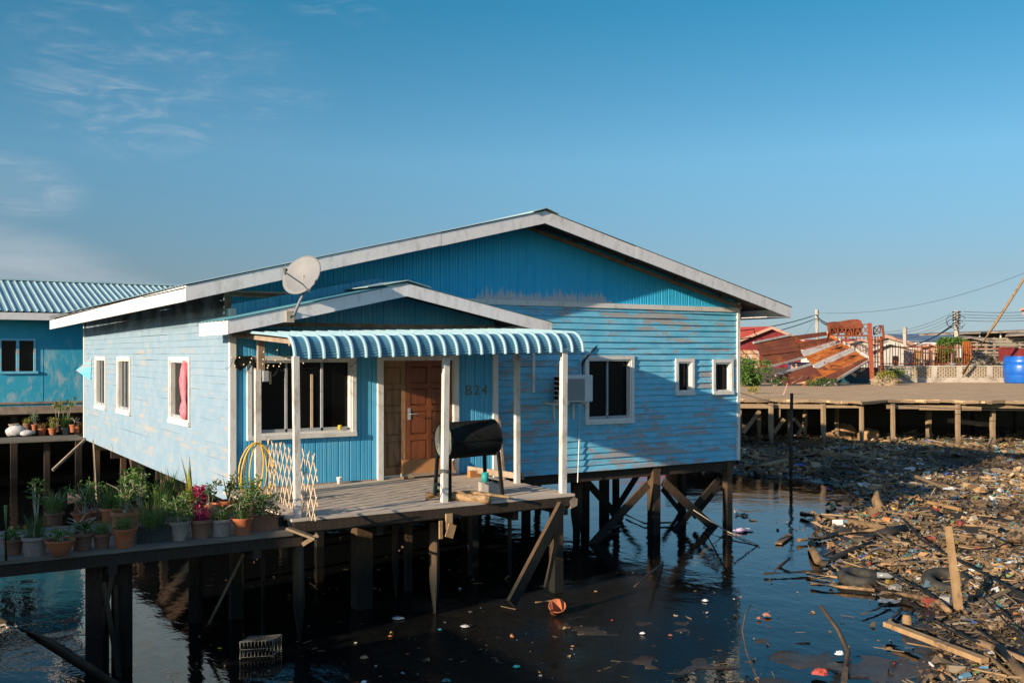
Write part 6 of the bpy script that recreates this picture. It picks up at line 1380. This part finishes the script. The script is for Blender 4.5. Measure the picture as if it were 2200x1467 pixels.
# ------------------------------------------------------------------ single pieces among the rubbish and on the water
def gl(pts, rpx, mat, label, name='log', cat='log', group=None, z0=.10, n=9, jit=.14, taper=1.0, zs=None):
    P3 = []; rs = []
    for i, (x, y) in enumerate(pts):
        p = GZ(x, y, .12); zz = max(float(bank_z(np.array([[p.x, p.y]]))[0]), 0) + z0 * .4; p = GZ(x, y, zz + .03); D = p.dot(FW)
        r = rpx / FPX * D * (1 + (taper - 1) * i / max(1, len(pts) - 1)); p.z = zz + r * .6; P3.append(p); rs.append(r)
    if len(P3) == 2: P3.insert(1, P3[0].lerp(P3[1], .5) + Vector((R(-.04, .04), R(-.04, .04), R(0, .03)))); rs.insert(1, (rs[0] + rs[1]) / 2)
    mb = MB(); mb.tube(P3, rs, n, True, jit); return mb.solo(name, M[mat], label, cat, group, True)
gl([(1722, 1104), (1790, 1112), (1902, 1134)], 5.5, 'log', 'long brown log along the top edge of the open water')
gl([(1714, 1160), (1760, 1156), (1803, 1146)], 5, 'log', 'mossy log end pointing left into the water, below the long top log')
gl([(1800, 1147), (1870, 1139), (1940, 1130)], 4.5, 'logpale', 'pale pole continuing right from the mossy log')
gl([(1838, 1163), (1890, 1150), (1945, 1138)], 10, 'logdark', 'thick dark log half buried among the thin poles')
gl([(1767, 1212), (1795, 1199), (1815, 1189), (1874, 1168)], 7, 'logdark', 'bent dark branch rising right from the waterline', 'branch', 'branch')
gl([(1744, 1170), (1747, 1185), (1757, 1206)], 9, 'log', 'short stubby curved log floating upright near the bent branch')
gl([(1749, 1147), (1790, 1168), (1848, 1200)], 2.2, 'logpale', 'thin pale stick crossing over the bent branch', 'stick', 'stick')
gl([(1642, 1229), (1720, 1226), (1806, 1221)], 3.0, 'logdark', 'long thin black pole lying flat over the water', 'pole', 'pole')
gl([(1733, 1229), (1800, 1238), (1874, 1247)], 3.4, 'logpale', 'straight pinkish slat floating below the black pole', 'slat', 'plank')
gl([(1742, 1252), (1810, 1259), (1885, 1266)], 4.2, 'logpale', 'pale pole with a pointed end furthest left over the water', 'pole', 'pole')
gl([(1880, 1265), (1945, 1276), (2008, 1289)], 5.5, 'log', 'brown log continuing from the pointed pale pole')
gl([(1880, 1216), (1925, 1212), (1972, 1207)], 5, 'logpale', 'smooth pale timber lying level among the litter', 'timber', 'plank')
gl([(1860, 1208), (1910, 1203), (1960, 1196)], 3.5, 'log', 'brown stick just above the smooth pale timber', 'stick', 'stick')
gl([(1938, 1156), (1975, 1178), (2012, 1198)], 4.5, 'log', 'brown branch slanting down right in the middle of the litter', 'branch', 'branch')
gl([(1976, 1122), (2070, 1126), (2185, 1133)], 3, 'logpale', 'long straight pale lath lying across the upper litter', 'slat', 'plank')
gl([(1990, 1270), (2015, 1290), (2040, 1312)], 6, 'logpale', 'grey pole end slanting towards the foot of the leaning stake', 'pole', 'pole')
gl([(2055, 1360), (2110, 1382), (2215, 1424)], 8, 'log', 'long mossy log running off the right edge of the photo')
gl([(2150, 1398), (2185, 1438), (2225, 1490)], 13, 'log', 'thick weathered log end in the lower right corner')
gl([(2100, 1345), (2150, 1388), (2222, 1448)], 3, 'logdark', 'thin dark stick in the lower right corner', 'stick', 'stick')
gl([(1920, 1328), (1968, 1346), (2010, 1350)], 3, 'logdark', 'short black stick left of the big plank', 'stick', 'stick')
gl([(2092, 1195), (2150, 1188), (2215, 1178)], 4, 'log', 'brown pole at the right edge near the yellow bag', 'pole', 'pole')
gl([(2120, 1217), (2170, 1216), (2222, 1214)], 7, 'log', 'brown timber at the right edge beside the clear bottle', 'timber', 'plank')
gl([(2150, 1140), (2190, 1155), (2225, 1168)], 7, 'logdark', 'dark timber pile end at the right edge', 'timber', 'plank')
gl([(1853, 1315), (1880, 1306), (1912, 1290)], 2.4, 'logdark', 'thin twig floating left of the clear plastic sheet', 'stick', 'stick')
gl([(1912, 1330), (1925, 1318), (1936, 1305)], 4, 'logdark', 'short forked dark stick standing near the grey jar', 'stick', 'stick')
# big squared plank
mb = MB(); a, b = GZ(1905, 1344, .12), GZ(2116, 1424, .14); mb.bar(a + UP * .03, b + UP * .03, .115, .06); mb.solo('plank', M['logpale'], 'long squared yellowish plank lying at the bottom right', 'plank')
mb = MB(); a, b = GZ(1672, 1167, .03), GZ(1697, 1148, .03); mb.bar(a, b, .14, .03); mb.solo('plank', M['log'], 'short flat board floating beside the thin black pole', 'plank')
# leaning stake
b = GZ(2062, 1312, .08); mb = MB(); mb.bar(b - UP * .1, C(2037, 1130, b.dot(FW) + .25), .10, .09, (FW.x, FW.y, 0), .08, .07); mb.solo('stake', M['logpale'], 'yellowish stake standing upright and leaning left in the mud', 'stake')
mb = MB(); mb.bar(C(2064, 1258, b.dot(FW)), C(2060, 1228, b.dot(FW)), .03, .03); mb.solo('splinter', M['log'], 'splinter leaning on the yellowish stake', 'stick')
# poles and reeds standing in the water
log('curved_pole', [GZ(1813, 1470, 0), C(1822, 1400, 12.3), C(1800, 1352, 12.4), C(1762, 1300, 12.6)], [.035, .035, .03, .022], 'logdark', 'curved black pole rising out of the mud at the bottom', 'pole', None, 8)
log('reed', [GZ(1634, 1478, 0), C(1604, 1400, 12.0), C(1595, 1355, 12.1), C(1601, 1320, 12.2), C(1613, 1298, 12.3)], [.012, .011, .01, .009, .006], 'logdark', 'thin bent reed standing in the blue water', 'reed', None, 6)
log('branch', [GZ(1652, 1248, .0), C(1668, 1222, 17.4), C(1698, 1198, 17.6)], [.012, .03, .02], 'logdark', 'dark leaf-shaped stick poking up left of the black pole', 'stick', None, 6)
log('branch', [GZ(1515, 1143, 0), C(1560, 1158, 18.6), GZ(1628, 1172, 0)], [.014, .018, .012], 'logdark', 'black branch trailing in the water beside the last corner stilt', 'branch', None, 6)
log('branch', [C(1490, 1095, 20.5), GZ(1560, 1140, .02), GZ(1632, 1172, .02)], [.012, .015, .01], 'twig', 'pale stick slanting into the water at the last corner stilt', 'stick', None, 6)
log('branch', [C(1362, 1260, 15.3), C(1395, 1232, 15.6), GZ(1425, 1208, .02)], [.012, .022, .012], 'logdark', 'black stick breaking the dark water under the house front', 'stick', None, 6)
gl([(1276, 1160), (1296, 1138), (1332, 1128)], 3, 'logdark', 'dark twig caught among the stilts', 'twig', 'stick'); gl([(1345, 1104), (1385, 1122), (1440, 1120)], 2, 'logdark', 'thin curved cable in the water between the stilts', 'cable', 'cable')
# cables over the litter
def cab(pts, r, label): 
    P3 = []
    for x, y in pts: p = GZ(x, y, .15); z = max(float(bank_z(np.array([[p.x, p.y]]))[0]), 0) + .10 + R(0, .05); P3.append(GZ(x, y, z))
    mb = MB(); mb.tube(P3, r, 6, False); return mb.solo('cable', M['cable'], label, 'cable', smooth=True)
cab([(1918, 1094), (1945, 1120), (1978, 1158), (2010, 1178), (2052, 1200), (2110, 1230), (2170, 1262), (2230, 1300)], .018, 'black cable snaking down right from the stump')
cab([(1880, 1214), (1920, 1236), (1965, 1260), (2010, 1285)], .015, 'black cable crossing behind the brown log'); cab([(1900, 1262), (1945, 1288), (1990, 1325), (2040, 1352), (2095, 1378)], .014, 'thin cable trailing past the big plank')
cab([(2050, 1178), (2095, 1180), (2140, 1176), (2165, 1165), (2130, 1150)], .014, 'loop of black cable beside the stake'); cab([(2090, 1262), (2130, 1300), (2170, 1345), (2225, 1385)], .015, 'black cable along the right edge')
# tyres
def tyre(px, py, rpx, tilt_, label, half=1.0, sink=0):
    g = GZ(px, py, .1); D = g.dot(FW); r = rpx / FPX * D; t_ = r * .30; mb = MB(); n, m_ = 36, 10
    Rm = Matrix.Rotation(tilt_, 4, Vector((RT.x, RT.y, 0))); o = 0
    for i in range(n + 1 if half < 1 else n):
        a = 2 * math.pi * i / n * half + (math.pi if half < 1 else 0)
        for k in range(m_):
            b_ = 2 * math.pi * k / m_; rr = r * .74 + t_ * math.cos(b_) * .9; v = Rm @ Vector((rr * math.cos(a), rr * math.sin(a), t_ * math.sin(b_) * .9)); mb.v.append(tuple(g + v + UP * (t_ * .5 - sink)))
    N_ = n if half < 1 else n
    for i in range(N_):
        i2 = i + 1 if half < 1 else (i + 1) % n
        for k in range(m_): k2 = (k + 1) % m_; mb.f.append((i * m_ + k, i2 * m_ + k, i2 * m_ + k2, i * m_ + k2))
    return mb.solo('tyre', M['tyre'], label, 'tyre', smooth=True)
tyre(2035, 1258, 52, .28, 'old tyre lying flat in the mud behind the leaning stake'); tyre(1846, 1238, 46, .1, 'old tyre half sunk among the floating slats', 1.0, .07); tyre(2150, 1268, 34, .5, 'smaller muddy tyre at the right edge', 1.0, .03); tyre(1985, 1110, 32, .2, 'pale dusty tyre in the upper litter, left of the stake top')
# bottles, bags and boxes
def bottle(px, py, lpx, mat, rot, label, mt=None):
    g = GZ(px, py, .12); D = g.dot(FW); l = lpx / FPX * D; r = l * .16; d = (RT * math.cos(rot) + FW * math.sin(rot)); th_ = thing('plastic_bottle', label, 'bottle', (g.x, g.y, g.z))
    mb = MB(); ax = [(-.5, .8), (-.47, 1), (-.1, .95), (0, 1), (.2, 1), (.36, .5), (.44, .36)]; mb.tube([g + UP * r + d * (l * a) for a, b_ in ax], [r * b_ for a, b_ in ax], 12); mb.build('body', M[mat], th_, True)
    mb = MB(); mb.tube([g + UP * r + d * (l * .44), g + UP * r + d * (l * .52)], r * .42, 10); mb.build('cap', M['white_plastic'], th_, True); return th_
t = T('clear_dirty_plastic'); M['clear'] = t.fin((.36, .37, .36, 1), .25, None, .5); t.b.inputs['Transmission Weight'].default_value = .45
M['clear_green'] = mnoise('green_bottle_plastic', (.03, .16, .10, 1), (.05, .2, .13, 1), rough=.25, spec=.5, bump=0); M['clear_blue'] = mnoise('blue_bottle_plastic', (.05, .2, .36, 1), (.08, .26, .42, 1), rough=.3, spec=.5, bump=0)
bottle(2142, 1226, 42, 'clear', -.15, 'large clear bottle lying near the right edge'); bottle(2098, 1264, 36, 'clear', -.6, 'clear bottle with its base to the left, right of the flat tyre'); bottle(1904, 1242, 40, 'clear', -.25, 'brown-tinted clear bottle beside the half sunk tyre')
bottle(2128, 1232, 20, 'clear_blue', .5, 'small blue bottle below the large clear bottle'); bottle(2176, 1262, 22, 'clear_blue', 1.2, 'blue-capped bottle at the right edge'); bottle(1997, 1192, 24, 'clear_green', .3, 'green bottle in the middle of the litter'); bottle(2060, 1098, 22, 'clear', .2, 'clear bottle in the sunlit upper litter')
def crumple(px, py, wpx, mat, label, cat='bag', name='plastic_bag', flat=.5, z=.08, w0=True):
    g = GZ(px, py, z); D = g.dot(FW); w_ = wpx / FPX * D / 2 * (.8 if py < 1130 or px > 1590 and w0 else .62); n, m_ = 9, 5; mb = MB()
    for i in range(m_ + 1):
        for k in range(n):
            a = 2 * math.pi * k / n; q = math.sin(math.pi * (i / m_) * .5 + .05); j = R(.7, 1.25); mb.v.append(tuple(g + RT * (math.cos(a) * w_ * q * j) + FW * (math.sin(a) * w_ * .8 * q * j) + UP * max(0, (1 - (i / m_) ** 2) * w_ * flat * R(.25, 1.0))))
    for i in range(m_):
        for k in range(n): k2 = (k + 1) % n; mb.f.append((i * n + k, (i + 1) * n + k, (i + 1) * n + k2, i * n + k2))
    mb.f.append(tuple(range(n))); return mb.solo(name, M[mat], label, cat)
def col(name, c, rough=.5): M[name] = mnoise(name, tuple(c) + (1,), tuple(min(1, x * 1.25 + .01) for x in c) + (1,), scale=12, rough=rough, bump=.2); return name
crumple(1592, 1140, 36, col('mauve_bag_plastic', (.40, .27, .40)), 'mauve half of a torn bag floating by the corner stilt', z=.02); crumple(1608, 1138, 26, 'white_plastic', 'white half of a torn bag floating by the corner stilt', z=.02)
crumple(1763, 1446, 50, col('red_wrapper', (.30, .045, .03)), 'crumpled red wrapper on the mud at the bottom', 'wrapper', 'wrapper', .6, .05); crumple(2165, 1174, 30, col('yellow_bag_plastic', (.62, .34, .02)), 'bright yellow-orange bag at the right edge'); crumple(1964, 1181, 32, col('striped_wrapper', (.45, .50, .48)), 'pale shiny wrapper in the middle of the litter', 'wrapper', 'wrapper', .3)
crumple(1972, 1216, 62, 'sack', 'crumpled beige cloth heap beside the pale timber', 'cloth', 'cloth_heap'); crumple(1910, 1290, 60, 'clear', 'clear plastic sheet floating below the brown log', 'plastic sheet', 'plastic_sheet', .12, .03); crumple(2120, 1320, 70, 'clear', 'grey plastic sheet on the mud right of the stake', 'plastic sheet', 'plastic_sheet', .15)
crumple(1804, 1404, 24, 'white_plastic', 'white carton on the mud near the curved pole', 'carton', 'carton', .8, .05); crumple(1648, 1322, 22, col('brown_carton', (.30, .13, .08)), 'reddish brown carton floating in the blue water', 'carton', 'carton', .9, .02); crumple(1630, 1328, 14, 'terra', 'small orange scrap floating beside the brown carton', 'scrap', 'scrap', .8, .02)
crumple(1796, 1188, 16, 'terra', 'round orange lump floating near the bent branch', 'scrap', 'scrap', 1.2, .03); crumple(2108, 1056, 40, 'logpale', 'block of yellowed foam in the sunlit upper litter', 'foam block', 'foam_block', .9, .25); crumple(2040, 1050, 40, 'white_plastic', 'white plastic scrap in the sunlit upper litter', 'plastic sheet', 'plastic_sheet', .3, .2)
crumple(1778, 1050, 14, col('purple_bag_plastic', (.30, .03, .36)), 'small purple bag in the shaded litter', z=.12); crumple(1948, 1056, 16, 'white_plastic', 'small white bag in the shaded litter', z=.12); crumple(1960, 1012, 44, 'sack', 'dusty grey mound in the shaded litter', 'cloth', 'cloth_heap', .6, .2)
crumple(2160, 1300, 40, col('teal_bag_plastic', (.07, .22, .20)), 'dull teal bag in the mud at the right edge'); crumple(2098, 1098, 36, col('cyan_bag_plastic', (.03, .24, .30)), 'cyan bag in the upper litter at the right')
mb = MB(); g = GZ(1949, 1344, .04); mb.lathe([(.06, 0), (.065, .02), (.065, .12), (.055, .13), (.055, .15), (.001, .15)], 14, g); o = mb.solo('jar', M['logpale'], 'small brown jar standing in the shallows above the big plank', 'jar', smooth=True)
# stump wrapped in cloth
mb = MB(); g = GZ(1890, 1112, .05); mb.tube([g - UP * .1, g + UP * .2, g + UP * .40 - RT * .08, g + UP * .58 - RT * .02 + FW * .1], [.20, .13, .09, .04], 8, True, .3); mb.tube([g + RT * .35, g + RT * .16 + UP * .12, g + UP * .3], [.06, .07, .08], 7, True, .25); mb.tube([g - RT * .34 - FW * .1, g - RT * .14 + UP * .14, g + UP * .34], [.05, .06, .07], 7, True, .25); mb.tube([g - UP * .02 - FW * .4, g - FW * .16 + UP * .1, g + UP * .25], [.05, .07, .08], 7, True, .25); mb.solo('tree_stump', M['log'], 'rooty brown stump leaning out of the litter at the shadow edge', 'stump', smooth=True)
# rocks in the light under the pier
for px, py, w_, lb in ((1815, 942, 24, 'big orange-brown boulder under the pier'), (1866, 948, 22, 'orange-brown boulder between two pier posts'), (1782, 950, 16, 'smaller boulder left of the big one under the pier')):
    g = GZ(px, py, .15); s_ = w_ / FPX * g.dot(FW); mb = MB(); mb.ball(g + UP * s_ * .5, s_, 10, 7, (1.2, 1, .8), .15); mb.solo('boulder', mnoise('ochre_rock', (.30, .17, .08, 1), (.40, .25, .13, 1), scale=2) if 'ochre' not in M else M['ochre'], lb, 'boulder')
pass
gl([(1590, 975), (1625, 985), (1650, 990)], 5, 'log', 'broken board lying in the shade by the corner of the house', 'board', 'plank'); gl([(1600, 1004), (1650, 1001), (1690, 992)], 7, 'logpale', 'pale rounded slab in the shade beyond the corner of the house', 'slab', 'plank'); gl([(1700, 985), (1760, 978), (1800, 985)], 9, 'concrete' if False else 'log', 'wide brown board in the deep shade before the pier', 'board', 'plank')
gl([(1670, 940), (1740, 946), (1790, 944)], 3, 'logpale', 'pale lath lying under the pier posts', 'slat', 'plank'); gl([(1590, 935), (1640, 945), (1690, 940)], 3, 'log', 'brown lath lying under the left end of the pier', 'slat', 'plank')
# wire crate and bits on the dark water
ct = thing('wire_crate', 'floating wire-mesh crate at the lower left of the dark water', 'crate', tuple(GZ(556, 1408, 0)))
mb = MB(); o_ = GZ(516, 1412, .03); ex = (GZ(586, 1408, .03) - o_); ey = FW * .24 + RT * .05; hh = .19; ez_ = UP * hh
def cw(a, b, r=.006): mb.tube([a, b], r, 5)
nxc = 9
for i in range(nxc + 1):
    p = o_ + ex * (i / nxc); cw(p, p + ez_); cw(p + ez_, p + ez_ + ey); cw(p + ey, p + ey + ez_)
for k in range(5): cw(o_ + ey * (k / 4) + ez_, o_ + ey * (k / 4) + ez_ + ex); cw(o_ + ey * (k / 4), o_ + ey * (k / 4) + ez_); cw(o_ + ex + ey * (k / 4), o_ + ex + ey * (k / 4) + ez_)
for z in (0, .5): cw(o_ + ez_ * z, o_ + ez_ * z + ex); cw(o_ + ez_ * z, o_ + ez_ * z + ey); cw(o_ + ez_ * z + ex, o_ + ez_ * z + ey + ex)
mb.build('mesh_wires', M['galv'], ct)
mb = MB()
for a in (o_, o_ + ex, o_ + ey, o_ + ex + ey): mb.tube([a - UP * .02, a + ez_], .011, 6)
for a, b in ((o_, o_ + ex), (o_ + ey, o_ + ey + ex), (o_, o_ + ey), (o_ + ex, o_ + ex + ey)): mb.tube([a + ez_, b + ez_], .010, 6)
mb.build('rim', M['galv'], ct)
mb = MB(); g = GZ(1197, 1318, .0); D = g.dot(FW)
for i, (r, h_) in enumerate(((.085, -.12), (.12, .06), (.128, .06), (.128, .075), (.118, .075), (.08, -.10))):
    for k in range(22): a = 2 * math.pi * k / 22; v = Vector((r * math.cos(a), r * math.sin(a), h_)); v = Matrix.Rotation(.62, 4, Vector((RT.x, RT.y, 0))) @ v; mb.v.append(tuple(g + v + UP * .07))
for i in range(5):
    for k in range(22): k2 = (k + 1) % 22; mb.f.append((i * 22 + k, i * 22 + k2, (i + 1) * 22 + k2, (i + 1) * 22 + k))
mb.f.append(tuple(range(5 * 22, 6 * 22))); mb.solo('bucket', M['terra'], 'half-sunk orange bucket floating under the porch', 'bucket', smooth=True)
crumple(1202, 1300, 32, 'log', 'brown clod floating just behind the orange bucket', 'clod', 'clod', 1.0, .02); gl([(1150, 1290), (1180, 1287), (1208, 1284)], 1.6, 'logpale', 'thin pale slat floating behind the orange bucket', 'slat', 'plank')
for px, py, w_, mt, lb, ct_ in ((782, 1412, 28, 'logpale', 'pale foam block floating below the porch', 'foam block'), (876, 1404, 16, 'door_orange', 'orange leaf floating at the bottom', 'leaf'), (838, 1366, 14, 'terra', 'orange-brown scrap floating in the dark water', 'scrap'), (1380, 1360, 20, 'white_plastic', 'white scrap in the dark water before the house', 'scrap'), (1440, 1364, 14, 'terra', 'small reddish scrap right of the white scrap', 'scrap'), (1110, 1432, 26, 'teal', 'teal bag floating at the bottom', 'bag'), (960, 1462, 30, 'teal', 'teal bag cut off by the bottom edge', 'bag'), (782, 1464, 20, 'white_plastic', 'pale scrap at the bottom edge', 'scrap'), (945, 1352, 16, 'teal', 'little teal scrap under the porch', 'scrap'), (775, 1258, 14, 'teal', 'pale teal scrap between the deck piles', 'scrap'), (988, 1264, 12, 'white_plastic', 'white speck of plastic right of the deck pile', 'scrap'), (472, 1392, 16, 'hose', 'small yellow scrap left of the wire crate', 'scrap'), (1360, 1230, 10, 'white_plastic', 'small pale scrap below the stilts', 'scrap'), (1280, 1270, 14, 'logpale', 'beige scrap in the dark water right of the brace', 'scrap'), (1515, 1290, 22, 'white_plastic', 'torn white scrap at the edge of the house reflection', 'scrap'), (1315, 1332, 10, 'red_roof', 'tiny red cap on the dark water', 'bottle cap'), (855, 1328, 40, 'sack', 'grey plastic strip trailing in the dark water', 'plastic strip'), (1000, 1345, 34, 'sack', 'faint grey plastic film near the teal scrap', 'plastic strip')):
    crumple(px, py, w_, mt, lb, ct_, ct_.replace(' ', '_'), .35 if ct_ in ('plastic strip', 'leaf') else .6, .012)
mb = MB(); mb.tube([C(137 + 20 * (1 - math.cos(a)), 1349 - 18 * math.sin(a), 13.2) for a in np.linspace(0, 3.14, 14)], .008, 6); mb.solo('hoop', M['red_roof'], 'half-sunk orange-red hoop in the water at lower left', 'hoop', smooth=True)
mb = MB(); g = GZ(145, 1069, .0); mb.prism([g, g + RT * .35, g + RT * .3 + UP * .07, g + UP * .16], tuple(FW * .15)); mb.solo('broken_board', M['logdark'], 'dark board end sticking out of the water behind the canes', 'board')
# last touch: label sub-things that share a kind
